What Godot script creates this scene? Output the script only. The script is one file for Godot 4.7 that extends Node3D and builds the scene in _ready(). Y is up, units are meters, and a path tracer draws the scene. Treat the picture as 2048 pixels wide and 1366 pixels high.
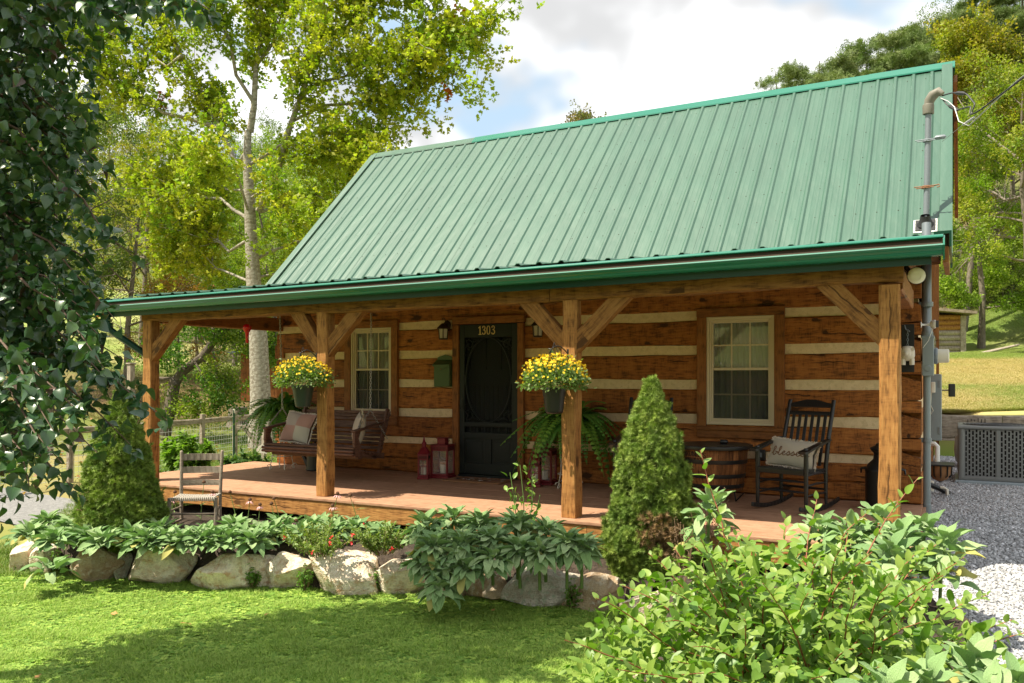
extends Node3D

# ---- lens of the photograph: pixel of the 2048 px wide picture -> point in the world ----
const F := 1653.0
const HOR := 756.0
const CX := 1024.0
const SN := 0.47034
const CS := 0.88248
const EYE := Vector3(0, 1.95, 0)
const DECK := 0.63
const ZF := -9.55
const SUN := Vector3(0.41, -1.0, -0.42)

var rng := RandomNumberGenerator.new()
var used := {}
var M := {}
var G := {}
var nz := FastNoiseLite.new()

func at(px: float, py: float, d: float) -> Vector3:
	var u := (px - CX) / F
	return EYE + Vector3(u * CS - SN, (HOR - py) / F, -u * SN - CS) * d

func on_y(px: float, py: float, y: float) -> Vector3:
	return at(px, py, (y - EYE.y) / ((HOR - py) / F))

func on_z(px: float, py: float, z: float) -> Vector3:
	var u := (px - CX) / F
	return at(px, py, z / (-u * SN - CS))

func R(a: float, b: float) -> float:
	return rng.randf_range(a, b)

func smooth(a: float, b: float, x: float) -> float:
	var t := clampf((x - a) / (b - a), 0.0, 1.0)
	return t * t * (3.0 - 2.0 * t)

func ground_h(x: float, z: float) -> float:
	var r := sqrt(x * x + z * z)
	var a := rad_to_deg(atan2(x, -z))
	var yard := 0.5 * smooth(-2.2, -0.3, x) * smooth(-5.0, -9.0, z)
	var left := 1.55 * smooth(25.0, 34.0, r) + 0.155 * maxf(0.0, r - 34.0) + 0.16 * maxf(0.0, r - 95.0)
	var right := 0.0
	if z < -17.6:
		var d := -z - 17.6
		right = 0.78 + 0.066 * minf(d, 30.0) + 0.44 * maxf(0.0, d - 33.0)
	var t := smooth(-26.0, -10.0, a)
	var h := lerpf(left, right + yard, t)
	var far := smooth(170.0, 260.0, r)
	h = lerpf(h, 34.0, far)
	if r > 20.0:
		h += nz.get_noise_2d(x * 6.0, z * 6.0) * minf((r - 20.0) * 0.012, 0.7)
	return h

class MB:
	var v := PackedVector3Array()
	var t := PackedVector2Array()
	var c := PackedColorArray()
	var ix := PackedInt32Array()
	var col := Color(1, 1, 1)
	var off := Vector2.ZERO

	func p(a: Vector3, uv := Vector2.ZERO) -> int:
		v.append(a)
		t.append(uv + off)
		c.append(col)
		return v.size() - 1

	func tri(a: int, b: int, d: int) -> void:
		ix.append(a)
		ix.append(d)
		ix.append(b)

	func quad(a: int, b: int, d: int, e: int) -> void:
		tri(a, b, d)
		tri(a, d, e)

	func face(pts: Array, s := 1.0) -> void:
		var e1: Vector3 = (pts[1] - pts[0]).normalized()
		var n: Vector3 = (pts[1] - pts[0]).cross(pts[2] - pts[0]).normalized()
		var e2 := n.cross(e1)
		var first := v.size()
		for q in pts:
			p(q, Vector2((q - pts[0]).dot(e1), (q - pts[0]).dot(e2)) * s)
		for k in range(1, pts.size() - 1):
			tri(first, first + k, first + k + 1)

	func box(o: Vector3, s: Vector3, b := Basis.IDENTITY, bev := 0.0, us := Vector2(0.42, 1.1)) -> void:
		var h := s * 0.5
		bev = minf(bev, minf(h.x, minf(h.y, h.z)) * 0.9)
		var l := 0
		if s.y > s[l]: l = 1
		if s.z > s[l]: l = 2
		var id := {}
		for a in 3:
			var i1 := (a + 1) % 3
			var i2 := (a + 2) % 3
			for sg in [-1, 1]:
				for s1 in [-1, 1]:
					for s2 in [-1, 1]:
						var q := Vector3.ZERO
						q[a] = sg * h[a]
						q[i1] = s1 * (h[i1] - bev)
						q[i2] = s2 * (h[i2] - bev)
						var uv := Vector2(q[i1] * us.y, q[i2] * us.y)
						if a != l:
							var k := 3 - l - a
							uv = Vector2(q[l] * us.x, q[k] * us.y + a * 0.37)
						var key := [0, 0, 0]
						key[a] = sg
						key[i1] = s1
						key[i2] = s2
						id[[a, key]] = p(o + b * q, uv)
				var o4 := []
				for st in [[-1, -1], [1, -1], [1, 1], [-1, 1]]:
					var key := [0, 0, 0]
					key[a] = sg
					key[i1] = st[0]
					key[i2] = st[1]
					o4.append(id[[a, key]])
				if sg > 0: quad(o4[0], o4[1], o4[2], o4[3])
				else: quad(o4[3], o4[2], o4[1], o4[0])
		if bev <= 0.0:
			return
		for a in 3:
			var b2 := (a + 1) % 3
			var e := 3 - a - b2
			for sa in [-1, 1]:
				for sb in [-1, 1]:
					var k0 := [0, 0, 0]
					var k1 := [0, 0, 0]
					k0[a] = sa
					k0[b2] = sb
					k0[e] = -1
					k1[a] = sa
					k1[b2] = sb
					k1[e] = 1
					if sa * sb > 0: quad(id[[a, k0]], id[[b2, k0]], id[[b2, k1]], id[[a, k1]])
					else: quad(id[[a, k1]], id[[b2, k1]], id[[b2, k0]], id[[a, k0]])
		for sx in [-1, 1]:
			for sy in [-1, 1]:
				for sz in [-1, 1]:
					var k := [sx, sy, sz]
					if sx * sy * sz > 0: tri(id[[0, k]], id[[1, k]], id[[2, k]])
					else: tri(id[[0, k]], id[[2, k]], id[[1, k]])

	func bar(a: Vector3, b: Vector3, w: float, h: float, up := Vector3.UP, bev := 0.0, us := Vector2(0.42, 1.1)) -> void:
		var x := (b - a).normalized()
		var z := x.cross(up).normalized()
		box((a + b) * 0.5, Vector3((b - a).length(), h, w), Basis(x, z.cross(x), z), bev, us)

	func rough(a: Vector3, b: Vector3, w: float, h: float, up: Vector3, amp: float, segs: int, noise: FastNoiseLite, sd: float, bev := 0.012, us := Vector2(0.42, 1.1)) -> void:
		var x := (b - a).normalized()
		var z := x.cross(up).normalized()
		var y := z.cross(x)
		var ln := (b - a).length()
		var rings := []
		for i in segs + 1:
			var f := ln * i / segs
			var q := []
			for k in 4:
				var sz: float = [-1, 1, 1, -1][k]
				var sy: float = [-1, -1, 1, 1][k]
				var dz := sz * w * 0.5 + noise.get_noise_2d(f * 95.0 + sd * 31.0, k * 77.0) * amp * 2.0
				var dy := sy * h * 0.5 + noise.get_noise_2d(f * 95.0 + sd * 57.0, k * 77.0 + 400.0) * amp * 2.0
				var bb := bev * (1.0 + 1.2 * noise.get_noise_2d(f * 160.0 + sd * 11.0, k * 50.0 + 900.0))
				q.append(Vector2(dz, dy) + Vector2(0, -sy * bb) if k % 2 == 0 else Vector2(dz, dy) + Vector2(-sz * bb, 0))
				q.append(Vector2(dz, dy) + Vector2(-sz * bb, 0) if k % 2 == 0 else Vector2(dz, dy) + Vector2(0, -sy * bb))
			rings.append([f, q])
		for j in 8:
			var j2 := (j + 1) % 8
			var prev := [-1, -1]
			for i in segs + 1:
				var f: float = rings[i][0]
				var q: Array = rings[i][1]
				var a1: Vector2 = q[j]
				var a2: Vector2 = q[j2]
				var va := a1.y if j % 4 == 3 or j % 4 == 2 else a1.x
				var vb := a2.y if j % 4 == 3 or j % 4 == 2 else a2.x
				var i1 := p(a + x * f + z * a1.x + y * a1.y, Vector2(f * us.x, va * us.y + j * 0.13))
				var i2 := p(a + x * f + z * a2.x + y * a2.y, Vector2(f * us.x, vb * us.y + j * 0.13))
				if i > 0: quad(prev[0], i1, i2, prev[1])
				prev = [i1, i2]
		for e in [0, segs]:
			var q: Array = rings[e][1]
			var f: float = rings[e][0]
			var first := v.size()
			for j in 8: p(a + x * f + z * q[j].x + y * q[j].y, Vector2(q[j].x * us.y, q[j].y * us.y))
			for j in range(1, 7):
				if e == 0: tri(first, first + j, first + j + 1)
				else: tri(first, first + j + 1, first + j)

	func tube(path: Array, rad, sides := 6, us := Vector2(1, 1)) -> void:
		var n := path.size()
		var d0: Vector3 = (path[1] - path[0]).normalized()
		var nrm := d0.cross(Vector3.UP if absf(d0.y) < 0.9 else Vector3.RIGHT).normalized()
		var first := v.size()
		var ln := 0.0
		for i in n:
			var d: Vector3 = (path[mini(i + 1, n - 1)] - path[maxi(i - 1, 0)]).normalized()
			nrm = (nrm - d * nrm.dot(d)).normalized()
			var bi := d.cross(nrm)
			if i > 0: ln += (path[i] - path[i - 1]).length()
			var r: float = rad[i] if rad is Array else rad
			for j in sides + 1:
				var an := TAU * j / sides
				p(path[i] + (nrm * cos(an) + bi * sin(an)) * r, Vector2(ln * us.x, float(j) / sides * us.y))
		for i in n - 1:
			for j in sides:
				var q := first + i * (sides + 1) + j
				quad(q, q + 1, q + sides + 2, q + sides + 1)
		for e in [0, n - 1]:
			var cidx := p(path[e])
			for j in sides:
				var q: int = first + e * (sides + 1) + j
				var a: int = p(v[q])
				var b: int = p(v[q + 1])
				if e == 0: tri(cidx, b, a)
				else: tri(cidx, a, b)

	func lathe(prof: Array, sides := 24, xf := Transform3D(), us := Vector2(1, 1)) -> void:
		var first := v.size()
		var ln := 0.0
		for i in prof.size():
			if i > 0: ln += (prof[i] - prof[i - 1]).length()
			for j in sides + 1:
				var an := TAU * j / sides
				p(xf * Vector3(cos(an) * prof[i].x, prof[i].y, -sin(an) * prof[i].x), Vector2(float(j) / sides * us.x, ln * us.y))
		for i in prof.size() - 1:
			if prof[i].is_equal_approx(prof[i + 1]): continue
			for j in sides:
				var q := first + i * (sides + 1) + j
				quad(q, q + 1, q + sides + 2, q + sides + 1)

	func poly(pts: PackedVector2Array, depth: float, xf := Transform3D(), us := 1.0) -> void:
		var area := 0.0
		for i in pts.size():
			area += pts[i].cross(pts[(i + 1) % pts.size()])
		if area < 0:
			pts = pts.duplicate()
			pts.reverse()
		var tr := Geometry2D.triangulate_polygon(pts)
		for sd in [1, -1]:
			var first := v.size()
			for q in pts: p(xf * Vector3(q.x, q.y, depth * 0.5 * sd), q * us)
			for k in range(0, tr.size(), 3):
				var a := tr[k]
				var b := tr[k + 1]
				var d := tr[k + 2]
				var w := (pts[b] - pts[a]).cross(pts[d] - pts[a])
				if (w > 0) == (sd > 0): tri(first + a, first + b, first + d)
				else: tri(first + a, first + d, first + b)
		for i in pts.size():
			var a := pts[i]
			var b := pts[(i + 1) % pts.size()]
			var h := depth * 0.5
			face([xf * Vector3(a.x, a.y, h), xf * Vector3(a.x, a.y, -h), xf * Vector3(b.x, b.y, -h), xf * Vector3(b.x, b.y, h)], us)

	func sheet(fn: Callable, nu: int, nv: int) -> void:
		var first := v.size()
		for i in nu + 1:
			for j in nv + 1:
				p(fn.call(float(i) / nu, float(j) / nv), Vector2(float(i) / nu, float(j) / nv))
		for i in nu:
			for j in nv:
				var q := first + i * (nv + 1) + j
				quad(q, q + nv + 1, q + nv + 2, q + 1)

	# a leaf from the origin along +Z, upper side +Y
	func leaf(ln: float, w: float, n: int, fold: float, droop: float, xf := Transform3D(), shape := 0, wave := 0.0) -> void:
		var prev := [-1, -1, -1]
		for i in n + 1:
			var f := float(i) / n
			var ww := w * sin(PI * pow(f, 0.8)) if shape == 0 else w * sin(PI * pow(f, 0.62))
			if shape == 2: ww = w * (pow(sin(PI * pow(f, 0.75)), 0.7))
			if shape == 3: ww = w * sin(PI * pow(f, 1.15))
			var y := -droop * f * f + 0.5 * droop * f * 0.6
			var z := ln * f * (1.0 - 0.18 * absf(droop / ln) * f)
			var e := fold * ww + wave * sin(f * 9.0)
			var e2 := fold * ww - wave * sin(f * 9.0 + 1.0)
			var a := p(xf * Vector3(-ww * 0.5, y + e, z), Vector2(0, f))
			var b := p(xf * Vector3(0, y, z), Vector2(0.5, f))
			var d := p(xf * Vector3(ww * 0.5, y + e2, z), Vector2(1, f))
			if i > 0:
				quad(prev[0], a, b, prev[1])
				quad(prev[1], b, d, prev[2])
			prev = [a, b, d]

	func star(r: float, xf: Transform3D) -> void:
		# a lobed plane leaf, stalk end at the origin
		var o := p(xf * Vector3(0, 0, r * 0.45))
		var ids := []
		var rr := [0.45, 0.9, 0.5, 1.15, 0.55, 0.9, 0.45]
		var aa := [-150.0, -75.0, -48.0, 0.0, 48.0, 75.0, 150.0]
		for k in 7:
			var an := deg_to_rad(aa[k])
			var q: float = rr[k] * r * 0.62
			ids.append(p(xf * Vector3(sin(an) * q, -0.12 * q * q / r, r * 0.45 + cos(an) * q)))
		for k in 6: tri(o, ids[k + 1], ids[k])
		tri(o, ids[0], ids[6])

	func mesh() -> ArrayMesh:
		var nr := PackedVector3Array()
		nr.resize(v.size())
		for i in range(0, ix.size(), 3):
			var a := ix[i]
			var d := ix[i + 1]
			var b := ix[i + 2]
			var w := (v[b] - v[a]).cross(v[d] - v[a])
			nr[a] += w
			nr[b] += w
			nr[d] += w
		for i in nr.size():
			nr[i] = nr[i].normalized() if nr[i].length_squared() > 0.0 else Vector3.UP
		var ar := []
		ar.resize(Mesh.ARRAY_MAX)
		ar[Mesh.ARRAY_VERTEX] = v
		ar[Mesh.ARRAY_NORMAL] = nr
		ar[Mesh.ARRAY_TEX_UV] = t
		ar[Mesh.ARRAY_COLOR] = c
		ar[Mesh.ARRAY_INDEX] = ix
		var m := ArrayMesh.new()
		m.add_surface_from_arrays(Mesh.PRIMITIVE_TRIANGLES, ar)
		return m

class Many:
	var b := PackedFloat32Array()
	var n := 0
	func put(x: Transform3D, c: Color) -> void:
		b.append_array(PackedFloat32Array([x.basis.x.x, x.basis.y.x, x.basis.z.x, x.origin.x, x.basis.x.y, x.basis.y.y, x.basis.z.y, x.origin.y, x.basis.x.z, x.basis.y.z, x.basis.z.z, x.origin.z, c.r, c.g, c.b, 1.0]))
		n += 1

func many_node(called: String, m: Many, mesh: Mesh, mt: Material, parent: Node, stuff := true) -> MultiMeshInstance3D:
	var mm := MultiMesh.new()
	mm.transform_format = MultiMesh.TRANSFORM_3D
	mm.use_colors = true
	mm.mesh = mesh
	mm.instance_count = m.n
	mm.buffer = m.b
	var o := MultiMeshInstance3D.new()
	o.name = called
	o.multimesh = mm
	o.material_override = mt
	if stuff: o.set_meta("kind", "stuff")
	parent.add_child(o, true)
	return o

func numbered(called: String) -> String:
	if not used.has(called):
		used[called] = 0
		return called
	used[called] += 1
	return "%s_%03d" % [called, used[called]]

func tag(o: Node, label: String, category: String, group := "") -> void:
	o.set_meta("label", label)
	o.set_meta("category", category)
	if group: o.set_meta("group", group)

func thing(called: String, label: String, category: String, where := Vector3.ZERO, turn := 0.0, group := "") -> Node3D:
	var o := Node3D.new()
	o.name = numbered(called)
	o.position = where
	o.rotation.y = turn
	tag(o, label, category, group)
	add_child(o, true)
	return o

func part(parent: Node, called: String, mesh: Mesh, mt: Material, xf := Transform3D()) -> MeshInstance3D:
	var o := MeshInstance3D.new()
	o.name = called
	o.mesh = mesh
	o.material_override = mt
	o.transform = xf
	parent.add_child(o, true)
	return o

func mbpart(parent: Node, called: String, b: MB, mt: Material) -> MeshInstance3D:
	return part(parent, called, b.mesh(), mt)

func struct(called: String, mesh: Mesh, mt: Material) -> MeshInstance3D:
	var o := part(self, numbered(called), mesh, mt)
	o.set_meta("kind", "structure")
	return o

func turned(dir: Vector3, up: Vector3) -> Basis:
	# +Z along dir, +Y near up
	var z := dir.normalized()
	var x := up.cross(z)
	if x.length() < 0.001: x = Vector3.RIGHT.cross(z)
	x = x.normalized()
	return Basis(x, z.cross(x), z)

func rand_dir() -> Vector3:
	return Vector3(rng.randfn(), rng.randfn(), rng.randfn()).normalized()

# ---------------------------------------------------------------- materials
func mat(called: String, c: Color, rough := 0.8, metal := 0.0, spec := 0.5) -> StandardMaterial3D:
	var m := StandardMaterial3D.new()
	m.resource_name = called
	m.albedo_color = c.linear_to_srgb()
	m.roughness = rough
	m.metallic = metal
	m.metallic_specular = spec
	M[called] = m
	return m

func leafmat(called: String, rough: float, back: Color, c := Color(1, 1, 1), spec := 0.4) -> StandardMaterial3D:
	var m := mat(called, c, rough, 0.0, spec)
	m.vertex_color_use_as_albedo = true
	if back.r + back.g + back.b > 0.0:
		m.backlight_enabled = true
		m.backlight = back.linear_to_srgb()
	return m

func pix(w: int, h: int, fn: Callable) -> Array:
	# fn(x, y) -> [Color (linear), height]
	var a := PackedByteArray()
	var b := PackedByteArray()
	a.resize(w * h * 3)
	b.resize(w * h)
	for y in h:
		for x in w:
			var q: Array = fn.call(x, y)
			var c: Color = q[0]
			var i := (y * w + x)
			a[i * 3] = int(clampf(pow(c.r, 0.4545), 0, 1) * 255.0)
			a[i * 3 + 1] = int(clampf(pow(c.g, 0.4545), 0, 1) * 255.0)
			a[i * 3 + 2] = int(clampf(pow(c.b, 0.4545), 0, 1) * 255.0)
			b[i] = int(clampf(q[1], 0, 1) * 255.0)
	return [ImageTexture.create_from_image(Image.create_from_data(w, h, false, Image.FORMAT_RGB8, a)), ImageTexture.create_from_image(Image.create_from_data(w, h, false, Image.FORMAT_L8, b))]

func wood(called: String, sd: int, dark: Color, mid: Color, lite: Color, marks: float, knots: int, cracks: int, bump: float, rough := 0.75, tints := [1.0]) -> void:
	var w := 640
	var h := 320
	var n := FastNoiseLite.new()
	n.seed = sd
	n.frequency = 1.0
	n.fractal_octaves = 3
	var n1 := FastNoiseLite.new()
	n1.seed = sd + 5
	n1.frequency = 1.0
	n1.fractal_type = FastNoiseLite.FRACTAL_NONE
	var r := RandomNumberGenerator.new()
	r.seed = sd
	var kn := []
	for i in knots: kn.append([r.randf() * w, r.randf() * h, r.randf_range(4.0, 10.0), r.randf_range(1.2, 2.2)])
	var ck := []
	for i in cracks: ck.append([r.randf() * w, r.randf() * h, r.randf_range(50.0, 190.0), r.randf() * 10.0])
	var cx := PackedFloat32Array()
	var sx := PackedFloat32Array()
	for x in w:
		cx.append(cos(TAU * x / w))
		sx.append(sin(TAU * x / w))
	var fn := func(x: int, y: int) -> Array:
		var yy := float(y)
		var kd := 0.0
		for k in kn:
			var dx: float = x - k[0]
			if absf(dx) > 60.0: continue
			var dy: float = y - k[1]
			var d: float = sqrt(dx * dx / (k[3] * k[3]) + dy * dy) / k[2]
			if d < 4.0:
				yy += signf(dy) * exp(-d) * k[2] * 1.4
				kd = maxf(kd, smoothstep(1.25, 0.7, d) * 0.9 + smoothstep(2.4, 1.2, d) * 0.25)
		var g := n.get_noise_3d(cx[x] * 1.7, sx[x] * 1.7, yy * 0.11) * 0.9 + n1.get_noise_3d(cx[x] * 5.0, sx[x] * 5.0, yy * 0.42) * 0.35
		var b := n.get_noise_3d(cx[x] * 3.0 + 40.0, sx[x] * 3.0, y * 0.012)
		var f := 0.52 + g * 0.5 + b * 0.32
		var hh := 0.5 + g * 0.3
		if marks > 0.0:
			var s := n.get_noise_3d(cx[x] * 26.0, sx[x] * 26.0 + 90.0, y * 0.018)
			var s2 := n1.get_noise_3d(cx[x] * 55.0, sx[x] * 55.0 + 9.0, y * 0.05)
			var cut := smoothstep(0.12, 0.5, s) * 0.7 + smoothstep(0.35, 0.7, s2) * 0.5
			f -= cut * marks
			hh -= cut * 0.35 * marks
		for k in ck:
			var dx: float = x - k[0]
			if dx < 0.0 or dx > k[2]: continue
			var dy: float = y - k[1] - 3.0 * sin(dx * 0.03 + k[3]) - 1.2 * sin(dx * 0.17)
			var wd: float = 1.7 * sin(PI * dx / k[2])
			if absf(dy) < wd + 0.7:
				f -= 0.9 * (1.0 - smoothstep(wd - 0.6, wd + 0.7, absf(dy)))
				hh -= 0.5
		f -= kd * 0.9
		hh -= kd * 0.2
		var c := dark.lerp(mid, clampf(f * 2.0, 0.0, 1.0)) if f < 0.5 else mid.lerp(lite, clampf(f * 2.0 - 1.0, 0.0, 1.0))
		return [c, hh]
	var tx := pix(w, h, fn)
	for i in tints.size():
		var k: float = tints[i]
		var m := mat(called if i == 0 else called + str(i), Color(k, k * lerpf(1.0, k, 0.12), k * lerpf(1.0, k, 0.3)), rough, 0.0, 0.35)
		m.albedo_texture = tx[0]
		m.heightmap_enabled = true
		m.heightmap_texture = tx[1]
		m.heightmap_scale = bump

func tile_noise(sd: int, freq: float, oct: int, w: int) -> PackedByteArray:
	var n := FastNoiseLite.new()
	n.seed = sd
	n.frequency = freq
	n.fractal_octaves = oct
	return n.get_seamless_image(w, w).get_data()

func rock_tex(called: String, sd: int, cols: Array, bump: float, lichen: float, grain := 0.55, scale := 1.3) -> void:
	var w := 384
	var na := tile_noise(sd, 0.012, 4, w)
	var nb := tile_noise(sd + 1, 0.022, 5, w)
	var nc := tile_noise(sd + 2, 0.11, 3, w)
	var nd := tile_noise(sd + 3, 0.035, 4, w)
	var fn := func(x: int, y: int) -> Array:
		var i := y * w + x
		var a := na[i] / 127.5 - 1.0
		var b := nb[i] / 127.5 - 1.0
		var d := nc[i] / 127.5 - 1.0
		var c: Color = cols[0].lerp(cols[1], smoothstep(-0.35, 0.35, a))
		c = c.lerp(cols[2], smoothstep(0.1, 0.5, b) * 0.9)
		var pit := smoothstep(0.45, 0.75, -d) * 0.5
		c = c * (1.0 + d * grain * 0.45 - pit * grain)
		if lichen > 0.0: c = c.lerp(cols[3], smoothstep(0.25, 0.4, nd[i] / 127.5 - 1.0) * lichen)
		return [c, 0.5 + b * 0.25 + d * 0.3 - pit * 0.4]
	var tx := pix(w, w, fn)
	var m := mat(called, Color(1, 1, 1), 0.9, 0.0, 0.3)
	m.albedo_texture = tx[0]
	m.heightmap_enabled = true
	m.heightmap_texture = tx[1]
	m.heightmap_scale = bump
	m.uv1_triplanar = true
	m.uv1_world_triplanar = true
	m.uv1_scale = Vector3.ONE * scale
	m.texture_repeat = true

func leaf_tex() -> Array:
	# midrib, side veins and puckering of a leaf; u across, v along
	var n := FastNoiseLite.new()
	n.seed = 4
	n.frequency = 0.09
	var fn := func(x: int, y: int) -> Array:
		var u := absf(x / 47.5 - 1.0)
		var f := y / 191.0
		var mid := smoothstep(0.07, 0.015, u)
		var s := absf(fposmod(f * 11.0 - u * 2.6, 1.0) - 0.5)
		var side := smoothstep(0.13, 0.02, s) * smoothstep(1.0, 0.4, u) * 0.5
		var k := n.get_noise_2d(x * 1.5, y * 0.9)
		var c := Color(0.84, 0.85, 0.82) * (1.0 + 0.2 * k) * (1.0 + 0.22 * smoothstep(0.75, 1.0, u))
		c = c.lerp(Color(1.15, 1.13, 0.95), maxf(mid, side * 0.7))
		return [c, 0.5 - mid * 0.3 - side * 0.35 + k * 0.25]
	return pix(96, 192, fn)

func materials() -> void:
	wood("log", 11, Color(0.06, 0.02, 0.005), Color(0.315, 0.108, 0.021), Color(0.43, 0.17, 0.038), 0.29, 8, 8, 0.9, 0.7, [1.0, 0.82, 1.16, 0.95])
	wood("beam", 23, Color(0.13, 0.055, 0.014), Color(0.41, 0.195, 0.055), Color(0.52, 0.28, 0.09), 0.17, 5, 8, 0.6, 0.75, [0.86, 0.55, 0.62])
	wood("trim", 31, Color(0.09, 0.035, 0.01), Color(0.27, 0.1, 0.024), Color(0.33, 0.135, 0.035), 0.1, 5, 1, 0.25, 0.6, [1.0, 0.88])
	wood("deck", 47, Color(0.26, 0.135, 0.076), Color(0.4, 0.225, 0.135), Color(0.45, 0.265, 0.165), 0.05, 3, 3, 0.2, 0.65, [1.0, 0.96, 1.04, 0.98])
	wood("old", 59, Color(0.12, 0.095, 0.07), Color(0.3, 0.25, 0.195), Color(0.43, 0.38, 0.31), 0.15, 4, 10, 0.5, 0.9, [1.0, 0.85, 1.15])
	wood("swing", 67, Color(0.035, 0.016, 0.011), Color(0.115, 0.055, 0.036), Color(0.17, 0.09, 0.06), 0.08, 3, 3, 0.2, 0.6, [1.0, 0.9])
	wood("barrel", 71, Color(0.045, 0.015, 0.005), Color(0.22, 0.085, 0.025), Color(0.31, 0.13, 0.04), 0.22, 3, 3, 0.3, 0.55, [1.0, 0.75, 1.2])
	wood("bark", 83, Color(0.07, 0.055, 0.042), Color(0.17, 0.145, 0.115), Color(0.25, 0.22, 0.18), 0.1, 8, 26, 1.2, 0.95, [1.0, 0.75, 1.3])
	rock_tex("rock", 5, [Color(0.62, 0.52, 0.39), Color(0.74, 0.67, 0.56), Color(0.42, 0.24, 0.13), Color(0.36, 0.38, 0.3)], 1.6, 0.35)
	rock_tex("rock1", 9, [Color(0.4, 0.36, 0.29), Color(0.55, 0.51, 0.45), Color(0.3, 0.25, 0.2), Color(0.33, 0.38, 0.29)], 1.4, 0.9)
	rock_tex("rock2", 15, [Color(0.4, 0.31, 0.2), Color(0.3, 0.2, 0.12), Color(0.5, 0.45, 0.38), Color(0.3, 0.34, 0.26)], 1.2, 0.1)
	rock_tex("sycamore_bark", 19, [Color(0.32, 0.3, 0.25), Color(0.2, 0.17, 0.13), Color(0.48, 0.46, 0.4), Color(0.3, 0.3, 0.24)], 0.8, 0.2)
	rock_tex("mulch", 29, [Color(0.06, 0.045, 0.035), Color(0.1, 0.075, 0.055), Color(0.04, 0.03, 0.024), Color(0.15, 0.12, 0.09)], 2.5, 0.4)
	M.mulch.uv1_scale = Vector3(2.5, 2.5, 2.5)
	rock_tex("gravel", 37, [Color(0.4, 0.405, 0.41), Color(0.52, 0.525, 0.53), Color(0.28, 0.285, 0.295), Color(0.55, 0.55, 0.55)], 2.0, 0.6)
	M.gravel.uv1_scale = Vector3(1.7, 1.7, 1.7)
	rock_tex("asphalt", 41, [Color(0.2, 0.2, 0.2), Color(0.24, 0.24, 0.235), Color(0.17, 0.17, 0.17), Color(0.3, 0.3, 0.29)], 0.5, 0.3)
	rock_tex("chinking", 43, [Color(0.7, 0.55, 0.345), Color(0.75, 0.6, 0.385), Color(0.64, 0.5, 0.305), Color(0.66, 0.55, 0.37)], 0.4, 0.0, 0.12)
	mat("roof", Color(0.041, 0.112, 0.076), 0.4, 0.0, 0.6)
	mat("roof1", Color(0.043, 0.117, 0.079), 0.41, 0.0, 0.6)
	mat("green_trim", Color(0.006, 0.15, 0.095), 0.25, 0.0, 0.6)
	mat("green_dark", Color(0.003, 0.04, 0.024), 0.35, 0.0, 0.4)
	mat("grime", Color(0.04, 0.024, 0.012), 0.9)
	mat("black_paint", Color(0.012, 0.012, 0.013), 0.35, 0.0, 0.5)
	mat("door_paint", Color(0.012, 0.017, 0.017), 0.5, 0.0, 0.4)
	mat("dark_void", Color(0.01, 0.009, 0.008), 0.9)
	mat("tan_vinyl", Color(0.62, 0.52, 0.36), 0.45)
	mat("gold", Color(0.75, 0.52, 0.22), 0.35, 0.6)
	mat("galvanised", Color(0.2, 0.23, 0.255), 0.45, 0.35)
	mat("grey_box", Color(0.22, 0.26, 0.28), 0.45, 0.1)
	mat("ac_paint", Color(0.2, 0.21, 0.21), 0.45, 0.1)
	mat("dark_metal", Color(0.02, 0.02, 0.02), 0.4, 0.3)
	mat("bronze", Color(0.055, 0.036, 0.022), 0.45, 0.4)
	mat("chain", Color(0.45, 0.44, 0.42), 0.4, 0.7)
	mat("rust", Color(0.25, 0.12, 0.06), 0.8, 0.2)
	mat("cream", Color(0.7, 0.66, 0.56), 0.5)
	mat("weatherhead", Color(0.17, 0.16, 0.13), 0.6)
	mat("bead_highlight", Color(0.16, 0.36, 0.29), 0.3, 0.2)  # lighter than the trim: highlight of the gutter edge put into the colour
	mat("white_plastic", Color(0.75, 0.75, 0.72), 0.35)
	mat("cable", Color(0.015, 0.015, 0.017), 0.5)
	mat("alu_wire", Color(0.4, 0.4, 0.4), 0.5, 0.5)
	mat("red_paint", Color(0.19, 0.014, 0.022), 0.4)
	mat("red_glass", Color(0.5, 0.005, 0.012), 0.12)
	mat("pot_green", Color(0.02, 0.035, 0.028), 0.4)
	mat("pot_black", Color(0.014, 0.014, 0.014), 0.4)
	mat("mail_green", Color(0.055, 0.1, 0.035), 0.5, 0.1)
	mat("coir", Color(0.26, 0.13, 0.06), 0.95)
	mat("linen", Color(0.5, 0.46, 0.38), 0.95)
	mat("pink_cloth", Color(0.42, 0.25, 0.21), 0.95)
	mat("plaid_cloth", Color(0.4, 0.34, 0.3), 0.95)
	mat("script_brown", Color(0.2, 0.1, 0.045), 0.8)
	mat("fringe", Color(0.6, 0.52, 0.42), 0.95)
	mat("stoneware", Color(0.6, 0.55, 0.46), 0.8)
	mat("lamp_glass", Color(0.45, 0.38, 0.3), 0.3)
	mat("flood_glass", Color(0.75, 0.72, 0.6), 0.25)
	mat("fence_wire", Color(0.4, 0.42, 0.4), 0.5, 0.3)
	mat("green_post", Color(0.03, 0.09, 0.05), 0.6)
	mat("tank", Color(0.3, 0.36, 0.4), 0.4)
	mat("tin_roof", Color(0.2, 0.25, 0.3), 0.45, 0.3)
	mat("seat_weave", Color(0.36, 0.33, 0.28), 0.9)
	mat("petal_pink", Color(0.6, 0.33, 0.33), 0.7)
	mat("cone_brown", Color(0.1, 0.045, 0.02), 0.9)
	mat("stem_green", Color(0.12, 0.2, 0.05), 0.7)
	mat("stem_red", Color(0.28, 0.09, 0.045), 0.6)
	mat("twig", Color(0.11, 0.07, 0.045), 0.8)
	mat("dry_stem", Color(0.22, 0.14, 0.08), 0.9)
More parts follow.
